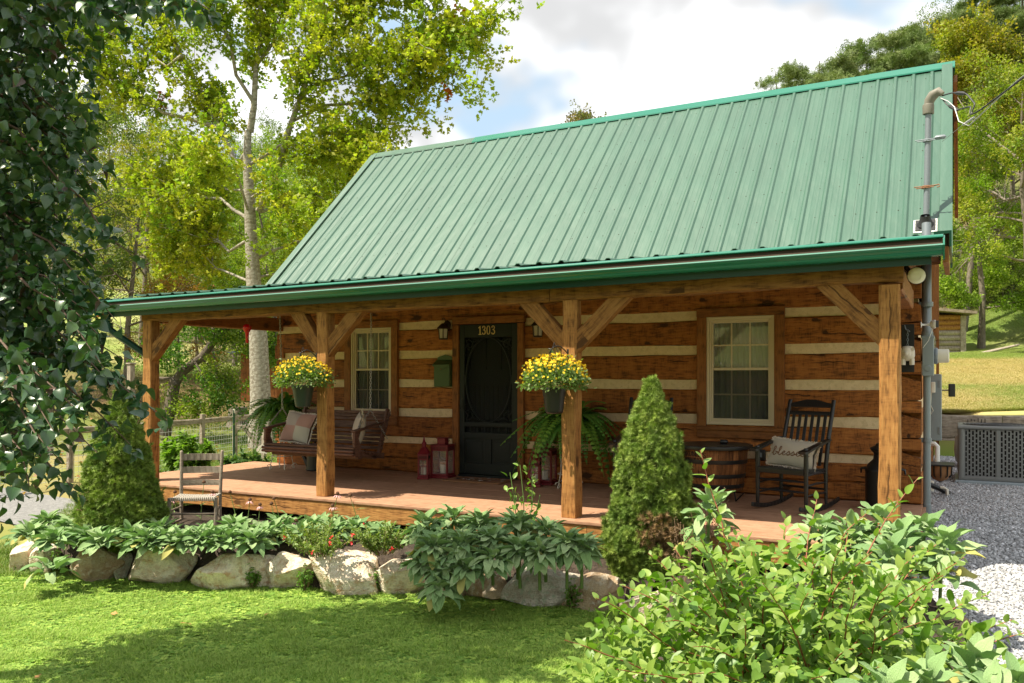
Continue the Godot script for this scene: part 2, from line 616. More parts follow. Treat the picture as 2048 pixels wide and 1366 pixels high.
	mat("red_petal", Color(0.65, 0.015, 0.02), 0.6)
	mat("fallen_leaf", Color(0.42, 0.22, 0.07), 0.8)
	mat("bear_print", Color(0.015, 0.015, 0.014), 0.8)
	mat("leaf_print", Color(0.02, 0.1, 0.05), 0.8)
	mat("limb", Color(0.34, 0.32, 0.27), 0.8)
	mat("grey_limb", Color(0.2, 0.17, 0.14), 0.9)
	var wav := FastNoiseLite.new()
	wav.seed = 6
	wav.frequency = 0.012
	wav.fractal_octaves = 3
	var streak := tile_noise(71, 0.02, 4, 256)
	var st := pix(256, 256, func(x: int, y: int) -> Array:
		var k := streak[y * 256 + x] / 127.5 - 1.0
		return [Color(0.93, 0.94, 0.93) * (1.0 + 0.12 * k), 0.5 + 0.5 * k])
	for k in ["roof", "roof1"]:
		M[k].albedo_texture = st[0]
		M[k].heightmap_enabled = true
		M[k].heightmap_texture = st[1]
		M[k].heightmap_scale = 1.4
		M[k].uv1_triplanar = true
		M[k].uv1_world_triplanar = true
		M[k].uv1_scale = Vector3(0.55, 0.22, 0.22)
	var g := mat("pane", Color(1, 1, 1), 0.02)
	g.transparency = BaseMaterial3D.TRANSPARENCY_ALPHA
	g.albedo_color = Color(0.95, 0.97, 0.95, 0.12)
	var sc := mat("screen_mesh", Color(0.01, 0.012, 0.012), 0.9)
	sc.transparency = BaseMaterial3D.TRANSPARENCY_ALPHA
	sc.albedo_color.a = 0.5
	var lc := mat("lace", Color(0.2, 0.21, 0.14), 0.95)
	lc.backlight_enabled = true
	lc.backlight = Color(0.5, 0.5, 0.45)
	leafmat("leafy", 0.5, Color(0.8, 1.0, 0.25))
	leafmat("glossy", 0.33, Color(0.25, 0.4, 0.1), Color(1, 1, 1), 0.6)
	leafmat("needle", 0.6, Color(0.3, 0.4, 0.12))
	leafmat("grassy", 0.7, Color(0.45, 0.6, 0.15))
	leafmat("petals", 0.7, Color(0.4, 0.35, 0.1))
	leafmat("ground", 0.95, Color(0, 0, 0), Color(1, 1, 1), 0.2)
	leafmat("pebbles", 0.85, Color(0, 0, 0), Color(1, 1, 1), 0.4)
	var vein := leaf_tex()
	G.vein = vein
	for k in 4:
		var e := leafmat("ear%d" % k, 0.85, Color(0.25, 0.35, 0.15), [Color(0.29, 0.43, 0.19), Color(0.24, 0.38, 0.155), Color(0.36, 0.48, 0.24), Color(0.2, 0.33, 0.14)][k], 0.2)
		e.albedo_texture = vein[0]
		e.heightmap_enabled = true
		e.heightmap_texture = vein[1]
		e.heightmap_scale = 0.5
		e.rim_enabled = true
		e.rim = 0.5
		e.rim_tint = 0.4
		leafmat("pear%d" % k, 0.3, Color(0.2, 0.35, 0.08), [Color(0.042, 0.115, 0.042), Color(0.055, 0.135, 0.042), Color(0.034, 0.095, 0.046), Color(0.08, 0.16, 0.042)][k], 0.62)
		leafmat("bush%d" % k, 0.42, Color(0.5, 0.75, 0.15), [Color(0.17, 0.32, 0.06), Color(0.21, 0.37, 0.07), Color(0.14, 0.28, 0.06), Color(0.27, 0.4, 0.085)][k], 0.45)
	for k in 4:
		M["pear%d" % k].albedo_texture = vein[0]
		M["bush%d" % k].albedo_texture = vein[0]
	M.glossy.albedo_texture = vein[0]
	leafmat("ear_yellow", 0.85, Color(0.4, 0.4, 0.1), Color(0.4, 0.38, 0.13), 0.2)
	leafmat("fern", 0.5, Color(0.3, 0.5, 0.1), Color(0.1, 0.25, 0.04))
	leafmat("fern1", 0.5, Color(0.4, 0.6, 0.1), Color(0.19, 0.36, 0.05))

# ---------------------------------------------------------------- the cabin
func eave_y(x: float) -> float:
	return 2.97 + 0.07 * (x + 9.85) / 9.75

func panel_mesh(w: float, ribs: Array, la: Vector3, lb: Vector3) -> ArrayMesh:
	# a ribbed metal sheet of width w along +X; la -> lb is the line from its lower to its upper edge
	var b := MB.new()
	var prof := [Vector2(0, 0)]
	for r in ribs:
		var x: float = r[0]
		if r[1] > 0:
			prof.append_array([Vector2(x - 0.034, 0), Vector2(x - 0.013, 0.019), Vector2(x + 0.013, 0.019), Vector2(x + 0.034, 0)])
		else:
			prof.append_array([Vector2(x - 0.014, 0), Vector2(x - 0.006, 0.0011), Vector2(x + 0.006, 0.0011), Vector2(x + 0.014, 0)])
	prof.append(Vector2(w, 0))
	var up := Vector3.RIGHT.cross(la - lb).normalized()
	if up.y < 0: up = -up
	for i in prof.size() - 1:
		var a: Vector2 = prof[i]
		var d: Vector2 = prof[i + 1]
		b.face([la + Vector3(a.x, 0, 0) + up * a.y, la + Vector3(d.x, 0, 0) + up * d.y, lb + Vector3(d.x, 0, 0) + up * d.y, lb + Vector3(a.x, 0, 0) + up * a.y])
		var t := up * 0.006
		b.face([la + Vector3(a.x, 0, 0) + up * a.y - t, la + Vector3(d.x, 0, 0) + up * d.y - t, la + Vector3(d.x, 0, 0) + up * d.y, la + Vector3(a.x, 0, 0) + up * a.y])
	return b.mesh()

func log_piece(parent: Node, x0: float, x1: float, y0: float, y1: float, k: int) -> void:
	var b := MB.new()
	b.off = Vector2(R(0, 1), R(0, 1))
	var segs := maxi(4, int((x1 - x0) / 0.11))
	b.rough(Vector3(x0, (y0 + y1) * 0.5, ZF - 0.1), Vector3(x1, (y0 + y1) * 0.5, ZF - 0.1), 0.2, y1 - y0, Vector3.UP, 0.0065, segs, nz, R(0, 90), 0.016, Vector2(0.42, 0.95))
	mbpart(parent, "log", b, M[["log", "log1", "log2", "log3"][k % 4]])

func cabin() -> void:
	var c := thing("log_cabin", "log cabin with white chinking, green ribbed metal roof and a full-width front porch", "cabin")
	var core := MB.new()
	core.box(Vector3(-4.745, 1.75, -12.9), Vector3(8.6, 2.7, 6.2))
	mbpart(c, "inner_wall", core, M.dark_void)
	# front wall: hewn logs with chinking between
	var rows := [[2.735, 3.1], [2.335, 2.622], [1.932, 2.222], [1.525, 1.82], [1.125, 1.412], [0.825, 1.03], [0.635, 0.82]]
	var full := [[-9.2, -0.52]]
	var cut := [[-9.2, -7.86], [-6.92, -5.97], [-4.91, -2.62], [-1.67, -0.52]]
	var low := [[-9.2, -5.97], [-4.91, -0.52]]
	var k := 0
	for i in rows.size():
		for s in (full if i == 0 else cut if i < 4 else low):
			log_piece(c, s[0], s[1], rows[i][0], rows[i][1], k)
			k += 1
	for i in 5:
		var y0: float = rows[i + 1][1] - 0.015
		var y1: float = rows[i][0] + 0.015
		for s in (cut if i < 4 else low):
			var b := MB.new()
			b.sheet(func(u, v): return Vector3(lerpf(s[0], s[1] + 0.02, u), lerpf(y0, y1, v), ZF - 0.026 + nz.get_noise_2d(u * 300.0 + i * 40, v * 60.0) * 0.006), maxi(6, int((s[1] - s[0]) * 9)), 3)
			mbpart(c, "chinking", b, M.chinking)
	# dovetailed right corner: end grain of the side logs between the tails of the front logs
	for q in [[2.53, 2.78], [2.12, 2.4], [1.71, 1.98], [1.32, 1.58], [0.93, 1.18]]:
		var b := MB.new()
		b.off = Vector2(R(0, 1), R(0, 1))
		b.poly(PackedVector2Array([Vector2(-0.5, q[0]), Vector2(-0.292, q[0] + 0.01), Vector2(-0.292, q[1] - 0.07), Vector2(-0.5, q[1])]), 0.16, Transform3D(Basis.IDENTITY, Vector3(0, 0, ZF - 0.086)), 1.3)
		mbpart(c, "log_end", b, M.log1)
	for q in [[2.785, 3.0], [2.405, 2.525], [1.985, 2.115], [1.585, 1.705], [1.185, 1.315], [0.64, 0.925]]:
		log_piece(c, -0.53, -0.286, q[0], q[1], k)
		k += 1
	# left corner end grain
	for q in [[2.25, 2.5], [1.83, 2.06], [1.42, 1.66], [0.98, 1.22]]:
		var b := MB.new()
		b.poly(PackedVector2Array([Vector2(-9.235, q[0]), Vector2(-9.06, q[0]), Vector2(-9.06, q[1]), Vector2(-9.235, q[1] - 0.06)]), 0.14, Transform3D(Basis.IDENTITY, Vector3(0, 0, ZF - 0.066)), 1.3)
		mbpart(c, "log_end", b, M.log1)
	# right side wall
	for q in [[0.5, 0.86], [0.96, 1.22], [1.33, 1.6], [1.73, 2.0], [2.12, 2.38], [2.48, 2.75]]:
		var b := MB.new()
		b.off = Vector2(R(0, 1), R(0, 1))
		b.rough(Vector3(-0.39, (q[0] + q[1]) * 0.5, ZF - 0.18), Vector3(-0.39, (q[0] + q[1]) * 0.5, -16.2), 0.2, q[1] - q[0], Vector3.UP, 0.01, 30, nz, R(0, 90), 0.014)
		mbpart(c, "log", b, M[["log", "log2", "log3"][k % 3]])
		k += 1
	var sc := MB.new()
	sc.box(Vector3(-0.4, 1.7, -12.95), Vector3(0.16, 2.2, 6.4))
	mbpart(c, "chinking", sc, M.chinking)
	for i in 42:
		# vertical boards of the gable, and battens over their joints
		var z := -9.98 - i * 0.152
		var top := 6.2 - absf(-12.95 - z) if z > -14.6 else 4.5
		var bot := 2.6 if z > -15.9 else 0.6
		if z > -10.15: top = 3.0
		var b := MB.new()
		b.off = Vector2(R(0, 1), R(0, 1))
		b.box(Vector3(-0.235, (top + bot) * 0.5, z), Vector3(0.022, top - bot, 0.148))
		mbpart(c, "wall_board", b, M[["trim", "trim1"][i % 2]])
		if i % 2 == 0:
			var bt := MB.new()
			bt.box(Vector3(-0.214, (top + bot) * 0.5, z + 0.076), Vector3(0.02, top - bot, 0.045))
			mbpart(c, "batten", bt, M.trim)
	var back := MB.new()
	back.box(Vector3(-4.7, 2.6, -16.25), Vector3(8.8, 3.6, 0.2))
	mbpart(c, "rear_wing_wall", back, M.trim1)
	for sx in [-0.36, -9.15]:
		var gab := MB.new()
		gab.poly(PackedVector2Array([Vector2(-9.9, 2.9), Vector2(-12.95, 6.05), Vector2(-14.6, 4.4), Vector2(-16.3, 4.3), Vector2(-16.3, 2.9)]), 0.1, Transform3D(Basis(Vector3(0, 0, 1), Vector3.UP, Vector3(-1, 0, 0)), Vector3(sx, 0, 0)))
		mbpart(c, "gable_wall", gab, M.trim1)
	roof(c)
	porch(c)
	windows(c)
	screen_door(c)

func roof(c: Node3D) -> void:
	var mains := []
	var screws := MB.new()
	var up45 := Vector3(0, 0.7071, 0.7071)
	for i in 11:
		var x1 := -0.135 - i * 0.9144
		var x0 := maxf(x1 - 0.9144, -9.84)
		var w := x1 - x0 + 0.012
		var ribs := []
		for j in 4:
			var x := w - 0.137 - j * 0.2286 + 0.012
			for q in [0.083, 0.155]:
				var m: float = x - q
				if m > 0.03: ribs.append([m, 0])
			if x > 0.05: ribs.append([x, 1])
		ribs.sort_custom(func(a, b): return a[0] < b[0])
		var lift := Vector3(0, 0.002, 0.002) * (i % 2)
		var dz := R(-0.012, 0.012)
		part(c, "roof_panel", panel_mesh(w, ribs, Vector3(x0, 3.24, -9.89) + lift, Vector3(x0, 6.25, -12.9) + lift), M[["roof", "roof1"][i % 2]])
		var pr := ribs.filter(func(a): return a[1] > 0 or true)
		part(c, "porch_roof_panel", panel_mesh(w, pr, Vector3(x0, eave_y(x0 + w * 0.5) + R(-0.012, 0.012), -7.02 + dz) + lift, Vector3(x0, 3.262, -9.92) + lift), M.roof)
		for j in 4:
			var x := x1 - 0.19 - j * 0.2286
			if x < -9.8: continue
			for t in 7:
				var f := 0.07 + t * 0.145
				var q := Vector3(x, lerpf(3.24, 6.25, f), lerpf(-9.89, -12.9, f)) + up45 * 0.002
				screws.lathe([Vector2(0.0065, 0.0), Vector2(0.005, 0.004), Vector2(0.0, 0.005)], 6, Transform3D(Basis(Vector3.RIGHT, up45, Vector3.RIGHT.cross(up45)), q))
	mbpart(c, "roof_screws", screws, M.grime).set_meta("kind", "stuff")
	# rear slope and the low roof of the rear wing
	for i in 11:
		var x1 := 0.0 - i * 0.9144
		part(c, "rear_roof_panel", panel_mesh(minf(0.93, x1 + 9.9), [[0.1, 1], [0.33, 1], [0.56, 1], [0.79, 1]], Vector3(maxf(x1 - 0.9144, -9.9), 4.65, -14.55), Vector3(maxf(x1 - 0.9144, -9.9), 6.25, -12.95)), M.roof)
	var wing := MB.new()
	wing.bar(Vector3(-4.9, 4.62, -14.5), Vector3(-4.9, 4.35, -16.6), 9.6, 0.08)
	mbpart(c, "wing_roof", wing, M.roof)
	# deck boards under the metal, and the ceiling of the porch
	var under := MB.new()
	under.bar(Vector3(-4.96, 3.18, -9.9), Vector3(-4.96, 6.18, -12.9), 9.7, 0.05, Vector3(0, 1, 1))
	mbpart(c, "roof_sheathing", under, M.trim1)
	for i in 20:
		var z := -7.13 - i * 0.142
		var f := (z + 7.02) / (-9.92 + 7.02)
		var b := MB.new()
		b.off = Vector2(R(0, 1), R(0, 1))
		var y0 := lerpf(eave_y(-9.8), 3.262, f) - 0.05
		var y1 := lerpf(eave_y(-0.15), 3.262, f) - 0.05
		b.bar(Vector3(-9.8, y0, z), Vector3(-0.12, y1, z), 0.138, 0.035)
		mbpart(c, "ceiling_board", b, M[["trim", "trim1"][i % 2]])
	for i in 9:
		var x := -9.4 + i * 1.13
		var b := MB.new()
		b.bar(Vector3(x, eave_y(x) - 0.13, -7.08), Vector3(x, 3.08, -9.6), 0.05, 0.12)
		mbpart(c, "rafter", b, M.trim1)
	# ridge cap, two lapped lengths, and rake trim
	for q in [[-9.95, -7.6, 0.0], [-7.66, -1.0, 0.004], [-1.06, 0.03, 0.008]]:
		var b := MB.new()
		var e: float = q[2]
		for sg in [1, -1]:
			var a := Vector3(q[0], 6.325 + e, -12.95)
			var d := Vector3(q[1], 6.325 + e, -12.95)
			var dn := Vector3(0, -0.115, 0.13 * sg)
			var pts := [a + dn, d + dn, d, a]
			if sg < 0: pts.reverse()
			b.face(pts)
			var lip := Vector3(0, -0.02, 0.004 * sg)
			var pl := [a + dn + lip, d + dn + lip, d + dn, a + dn]
			if sg < 0: pl.reverse()
			b.face(pl)
		for xx in [q[0], q[1]]:
			b.face([Vector3(xx, 6.19, -12.81), Vector3(xx, 6.19, -13.09), Vector3(xx, 6.325 + e, -12.95)])
		mbpart(c, "ridge_cap", b, M.green_trim if q[2] > 0.0 else M.roof1)
	for q in [-9.9, -0.065]:
		var b := MB.new()
		b.box(Vector3.ZERO, Vector3(0.13, 0.03, 4.27), Basis(Vector3.RIGHT, up45, Vector3.RIGHT.cross(up45)) , 0.006)
		b.box(Vector3(0.055 * signf(q + 5.0), -0.085, 0), Vector3(0.02, 0.15, 4.27), Basis(Vector3.RIGHT, up45, Vector3.RIGHT.cross(up45)), 0.0)
		part(c, "rake_trim", b.mesh(), M.roof1, Transform3D(Basis.IDENTITY, Vector3(q, 4.765, -11.385)))
		var b2 := MB.new()
		var fy := eave_y(q)
		b2.bar(Vector3(q, fy + 0.005, -7.0), Vector3(q, 3.27, -9.93), 0.12, 0.022)
		b2.bar(Vector3(q + 0.052 * signf(q + 5.0), fy - 0.055, -7.0), Vector3(q + 0.052 * signf(q + 5.0), 3.21, -9.9), 0.015, 0.1)
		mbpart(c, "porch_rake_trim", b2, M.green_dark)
		var b3 := MB.new()
		b3.bar(Vector3(q + 0.02 * signf(q + 5.0), fy - 0.16, -7.02), Vector3(q + 0.02 * signf(q + 5.0), 3.1, -9.9), 0.04, 0.12)
		mbpart(c, "rake_board", b3, M.trim)
		var b4 := MB.new()
		b4.bar(Vector3(q + 0.1 * signf(q + 5.0), 6.1, -13.0), Vector3(q + 0.12 * signf(q + 5.0), 4.5, -14.62), 0.05, 0.2, Vector3(0, 1, -1))
		mbpart(c, "rear_rake_board", b4, M.trim)

func sweep_x(b: MB, prof: Array, x0: float, x1: float, dy0: float, dy1: float) -> void:
	for i in prof.size() - 1:
		var a: Vector2 = prof[i]
		var d: Vector2 = prof[i + 1]
		b.face([Vector3(x0, a.y + dy0, a.x), Vector3(x1, a.y + dy1, a.x), Vector3(x1, d.y + dy1, d.x), Vector3(x0, d.y + dy0, d.x)])

func porch(c: Node3D) -> void:
	# gutter: curved guard on top, dark slot, bead and ogee face
	var g0 := -9.8
	var g1 := -0.06
	var a0 := 0.0
	var a1 := 0.075
	var g := MB.new()
	var prof := []
	for i in 7:
		var t := PI * 0.5 * i / 6.0
		prof.append(Vector2(-6.945 + 0.05 * sin(t), 2.922 + 0.026 * cos(t)))
	prof.append(Vector2(-6.91, 2.914))
	prof.reverse()
	var gd := MB.new()
	sweep_x(gd, prof, g0, g1, a0, a1)
	sweep_x(gd, [Vector2(-6.945, 2.948), Vector2(-7.03, 2.955)], g0, g1, a0, a1)
	var gut := thing_part(c, "gutter", null)
	mbpart(gut, "gutter_guard", gd, M.green_trim)
	var slot := MB.new()
	sweep_x(slot, [Vector2(-6.895, 2.85), Vector2(-6.93, 2.93)], g0 + 0.01, g1 - 0.01, a0, a1)
	mbpart(gut, "debris", slot, M.grime)
	var face := MB.new()
	var fp := [Vector2(-6.99, 2.79), Vector2(-6.915, 2.79), Vector2(-6.9, 2.796), Vector2(-6.893, 2.804), Vector2(-6.89, 2.812)]
	for i in 5:
		var t := i / 4.0
		fp.append(Vector2(-6.89 + 0.026 * smoothstep(0.0, 1.0, t), 2.814 + 0.03 * t))
	fp.append_array([Vector2(-6.86, 2.847), Vector2(-6.857, 2.85), Vector2(-6.859, 2.857), Vector2(-6.868, 2.861), Vector2(-6.875, 2.857), Vector2(-6.885, 2.845), Vector2(-6.95, 2.835)])
	sweep_x(face, fp, g0, g1, a0, a1)
	mbpart(gut, "gutter_face", face, M.green_trim)
	var bead_highlight := MB.new()
	sweep_x(bead_highlight, [Vector2(-6.859, 2.853), Vector2(-6.852, 2.856), Vector2(-6.854, 2.864), Vector2(-6.864, 2.867), Vector2(-6.87, 2.862)], g0, g1, a0, a1)
	mbpart(gut, "gutter_bead_highlight", bead_highlight, M.bead_highlight)  # thin strip over the rolled edge, its bright line painted by material
	var caps := MB.new()
	for x in [g0 - 0.004, g1 + 0.004]:
		var q := PackedVector2Array([Vector2(-7.0, 2.76), Vector2(-6.91, 2.76), Vector2(-6.885, 2.8), Vector2(-6.855, 2.855), Vector2(-6.87, 2.875), Vector2(-6.89, 2.91), Vector2(-6.95, 2.94), Vector2(-7.0, 2.94)])
		caps.poly(q, 0.012, Transform3D(Basis(Vector3(0, 0, 1), Vector3.UP, Vector3(-1, 0, 0)), Vector3(x, a0 if x < -5 else a1, 0)))
	mbpart(gut, "end_cap", caps, M.green_trim)
	# green fascia below, brown eave board behind
	var fa := MB.new()
	fa.bar(Vector3(-9.72, 2.8, -6.985), Vector3(-0.14, 2.872, -6.985), 0.016, 0.13)
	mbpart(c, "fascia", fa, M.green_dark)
	var eb := MB.new()
	eb.bar(Vector3(-9.78, 2.925, -7.03), Vector3(-0.12, 2.995, -7.03), 0.03, 0.06)
	mbpart(c, "eave_board", eb, M.old1)
	# downspout at the left end
	var ds := MB.new()
	ds.tube([Vector3(-9.62, 2.79, -6.95), Vector3(-9.62, 2.66, -6.95), Vector3(-9.6, 2.58, -6.97), Vector3(-9.55, 2.52, -7.02), Vector3(-9.3, 2.28, -7.24), Vector3(-9.24, 2.2, -7.28), Vector3(-9.23, 2.1, -7.28), Vector3(-9.23, 0.35, -7.28)], 0.043, 8)
	for i in 7: ds.lathe([Vector2(0.044, -0.006), Vector2(0.05, 0), Vector2(0.044, 0.006)], 8, Transform3D(Basis.IDENTITY, Vector3(-9.6, 2.56 + i * 0.016, -6.97)))
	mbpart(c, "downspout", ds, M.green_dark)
	# posts, beam, plates and braces
	var px := [-9.1, -6.21, -3.195, -0.44]
	for i in 4:
		var b := MB.new()
		b.off = Vector2(R(0, 1), R(0, 1))
		var x: float = px[i]
		b.rough(Vector3(x, DECK + 0.002, -7.205), Vector3(x, 2.685, -7.205), 0.152, 0.15, Vector3(0, 0, 1), 0.007, 18, nz, i * 7.0 + 3.0, 0.012)
		mbpart(c, "post", b, M.beam)
	var bm := [[-9.19, -3.4, 2.675, 2.92], [-3.395, -0.34, 2.68, 2.93]]
	for q in bm:
		var b := MB.new()
		b.off = Vector2(R(0, 1), R(0, 1))
		b.rough(Vector3(q[0], (q[2] + q[3]) * 0.5, -7.22), Vector3(q[1], (q[2] + q[3]) * 0.5 + (0.03 if q[1] > -1 else 0.0), -7.22), 0.18, q[3] - q[2], Vector3.UP, 0.008, 40, nz, q[0] * 3.0, 0.012)
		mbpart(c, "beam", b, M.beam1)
	for x in [-9.1, -0.43]:
		var b := MB.new()
		b.rough(Vector3(x, 2.76, -7.33), Vector3(x, 2.76, -9.5), 0.15, 0.2, Vector3.UP, 0.006, 16, nz, x, 0.012)
		mbpart(c, "tie_beam", b, M.trim)
	var br := [[-9.03, 2.25, -8.53, 2.7], [-6.28, 2.27, -6.62, 2.7], [-6.14, 2.27, -5.7, 2.7], [-3.26, 2.27, -3.68, 2.7], [-3.13, 2.27, -2.66, 2.7], [-0.51, 2.29, -0.93, 2.72]]
	for q in br:
		var b := MB.new()
		b.off = Vector2(R(0, 1), R(0, 1))
		var s: float = signf(q[2] - q[0])
		var w := 0.1
		b.off = Vector2(R(0, 1), R(0, 1))
		b.poly(PackedVector2Array([Vector2(q[0], q[1] - 0.09), Vector2(q[0] , q[1] + 0.115), Vector2(q[2] - s * 0.13, q[3]), Vector2(q[2] + s * 0.08, q[3])]), w, Transform3D(Basis.IDENTITY, Vector3(0, 0, -7.2)), 0.9)
		part(c, "brace", brace_uv(b, q).mesh(), M.beam2)
	# deck boards and rim boards
	for i in 18:
		var z := -7.085 - i * 0.1455
		var cuts := [-9.76, R(-7.5, -5.0), R(-3.8, -2.2), -0.27]
		for j in 3:
			var b := MB.new()
			b.off = Vector2(R(0, 1), R(0, 1))
			b.box(Vector3((cuts[j] + cuts[j + 1]) * 0.5, DECK - 0.016 + R(-0.0015, 0.0015), z), Vector3(cuts[j + 1] - cuts[j] - 0.004, 0.032, 0.1395), Basis.IDENTITY, 0.004)
			mbpart(c, "deck_board", b, M[["deck", "deck1", "deck2", "deck3"][rng.randi() % 4]])
	var rb := [-9.75, -6.0, -2.97, -0.28]
	for j in 3:
		var b := MB.new()
		b.off = Vector2(R(0, 1), R(0, 1))
		b.rough(Vector3(rb[j] + 0.002, 0.512, -7.05), Vector3(rb[j + 1] - 0.002, 0.512, -7.05), 0.045, 0.185, Vector3.UP, 0.003, 20, nz, j * 9.0, 0.006)
		mbpart(c, "rim_board", b, M.beam)
	var joists := MB.new()
	for i in 16: joists.box(Vector3(-9.6 + i * 0.618, 0.5, -8.35), Vector3(0.05, 0.18, 2.5))
	mbpart(c, "joists", joists, M.trim1)
	for x in [-9.75, -0.28]:
		var b := MB.new()
		b.box(Vector3(x + 0.02 * signf(x + 5), 0.505, -8.35), Vector3(0.035, 0.2, 2.6))
		mbpart(c, "end_board", b, M.deck1)

func brace_uv(b: MB, q: Array) -> MB:
	var d := Vector2(q[2] - q[0], q[3] - q[1]).normalized()
	var n := Vector2(-d.y, d.x)
	var o := Vector2(R(0, 1), R(0, 1))
	for i in b.v.size():
		var p2 := Vector2(b.v[i].x - q[0], b.v[i].y - q[1])
		b.t[i] = o + Vector2(p2.dot(d) * 0.42, p2.dot(n) * 1.1 + b.v[i].z * 1.1)
	return b

func thing_part(parent: Node, called: String, _m) -> Node3D:
	var o := Node3D.new()
	o.name = called
	parent.add_child(o, true)
	return o

func windows(c: Node3D) -> void:
	for w in [[-7.745, -7.015, 1.435, 2.67], [-2.522, -1.757, 1.412, 2.655]]:
		var x0: float = w[0]
		var x1: float = w[1]
		var y0: float = w[2]
		var y1: float = w[3]
		var win := thing_part(c, "window", null)
		# casing boards
		var cs := [[Vector3(x0 - 0.055, (y0 + y1) * 0.5 - 0.01, ZF + 0.012), Vector3(0.11, y1 - y0 + 0.02, 0.05)], [Vector3(x1 + 0.055, (y0 + y1) * 0.5 - 0.01, ZF + 0.012), Vector3(0.11, y1 - y0 + 0.02, 0.05)],
			[Vector3((x0 + x1) * 0.5, y1 + 0.05, ZF + 0.014), Vector3(x1 - x0 + 0.225, 0.098, 0.054)], [Vector3((x0 + x1) * 0.5, y0 - 0.042, ZF + 0.02), Vector3(x1 - x0 + 0.225, 0.042, 0.07)], [Vector3((x0 + x1) * 0.5, y0 - 0.107, ZF + 0.012), Vector3(x1 - x0 + 0.215, 0.086, 0.045)]]
		for q in cs:
			var b := MB.new()
			b.off = Vector2(R(0, 1), R(0, 1))
			b.box(q[0], q[1], Basis.IDENTITY, 0.004)
			mbpart(win, "casing_board", b, M[["trim", "trim1"][rng.randi() % 2]])
		# vinyl frame: stepped rings
		var fr := MB.new()
		for s in [[0.0, 0.03, -0.005], [0.03, 0.022, -0.02], [0.052, 0.02, -0.033]]:
			var i: float = s[0]
			var t: float = s[1]
			var z: float = ZF + s[2]
			fr.box(Vector3(x0 + i + t * 0.5, (y0 + y1) * 0.5, z), Vector3(t, y1 - y0 - 2 * i, 0.05), Basis.IDENTITY, 0.003)
			fr.box(Vector3(x1 - i - t * 0.5, (y0 + y1) * 0.5, z), Vector3(t, y1 - y0 - 2 * i, 0.05), Basis.IDENTITY, 0.003)
			fr.box(Vector3((x0 + x1) * 0.5, y1 - i - t * 0.5, z), Vector3(x1 - x0 - 2 * i - 2 * t, t, 0.05), Basis.IDENTITY, 0.003)
			fr.box(Vector3((x0 + x1) * 0.5, y0 + i + t * 0.5, z), Vector3(x1 - x0 - 2 * i - 2 * t, t, 0.05), Basis.IDENTITY, 0.003)
		mbpart(win, "window_frame", fr, M.tan_vinyl)
		var ym := (y0 + y1) * 0.5 + 0.02
		var rail := MB.new()
		rail.box(Vector3((x0 + x1) * 0.5, ym, ZF - 0.03), Vector3(x1 - x0 - 0.144, 0.03, 0.04), Basis.IDENTITY, 0.003)
		mbpart(win, "meeting_rail", rail, M.tan_vinyl)
		var mt := MB.new()
		for h in [[y0 + 0.07, ym - 0.015], [ym + 0.015, y1 - 0.07]]:
			for j in [1, 2]:
				mt.box(Vector3(lerpf(x0 + 0.07, x1 - 0.07, j / 3.0), (h[0] + h[1]) * 0.5, ZF - 0.036), Vector3(0.016, h[1] - h[0], 0.008))
			mt.box(Vector3((x0 + x1) * 0.5, (h[0] + h[1]) * 0.5, ZF - 0.0365), Vector3(x1 - x0 - 0.14, 0.016, 0.01))
		mbpart(win, "muntins", mt, M.tan_vinyl)
		for h in [[y0 + 0.06, ym, -0.05], [ym, y1 - 0.06, -0.045]]:
			var gl := MB.new()
			gl.face([Vector3(x0 + 0.06, h[0], ZF + h[2]), Vector3(x1 - 0.06, h[0], ZF + h[2]), Vector3(x1 - 0.06, h[1], ZF + h[2]), Vector3(x0 + 0.06, h[1], ZF + h[2])])
			mbpart(win, "pane", gl, M.pane)
		var scn := MB.new()
		scn.face([Vector3(x0 + 0.07, y0 + 0.06, ZF - 0.02), Vector3(x1 - 0.07, y0 + 0.06, ZF - 0.02), Vector3(x1 - 0.07, ym, ZF - 0.02), Vector3(x0 + 0.07, ym, ZF - 0.02)])
		mbpart(win, "insect_screen", scn, M.screen_mesh)
		for s in [0, 1]:
			var cu := MB.new()
			var xa := x0 + 0.05 if s == 0 else (x0 + x1) * 0.5 - 0.02
			var xb := (x0 + x1) * 0.5 + 0.02 if s == 0 else x1 - 0.05
			cu.sheet(func(u, v): return Vector3(lerpf(xa, xb, u), lerpf(y0 + 0.04, y1 - 0.05, v), ZF - 0.13 + 0.022 * sin(u * 31.0 + s * 2.0 + v) * (1.2 - v * 0.5)), 40, 8)
			mbpart(win, "lace_curtain", cu, M.lace)

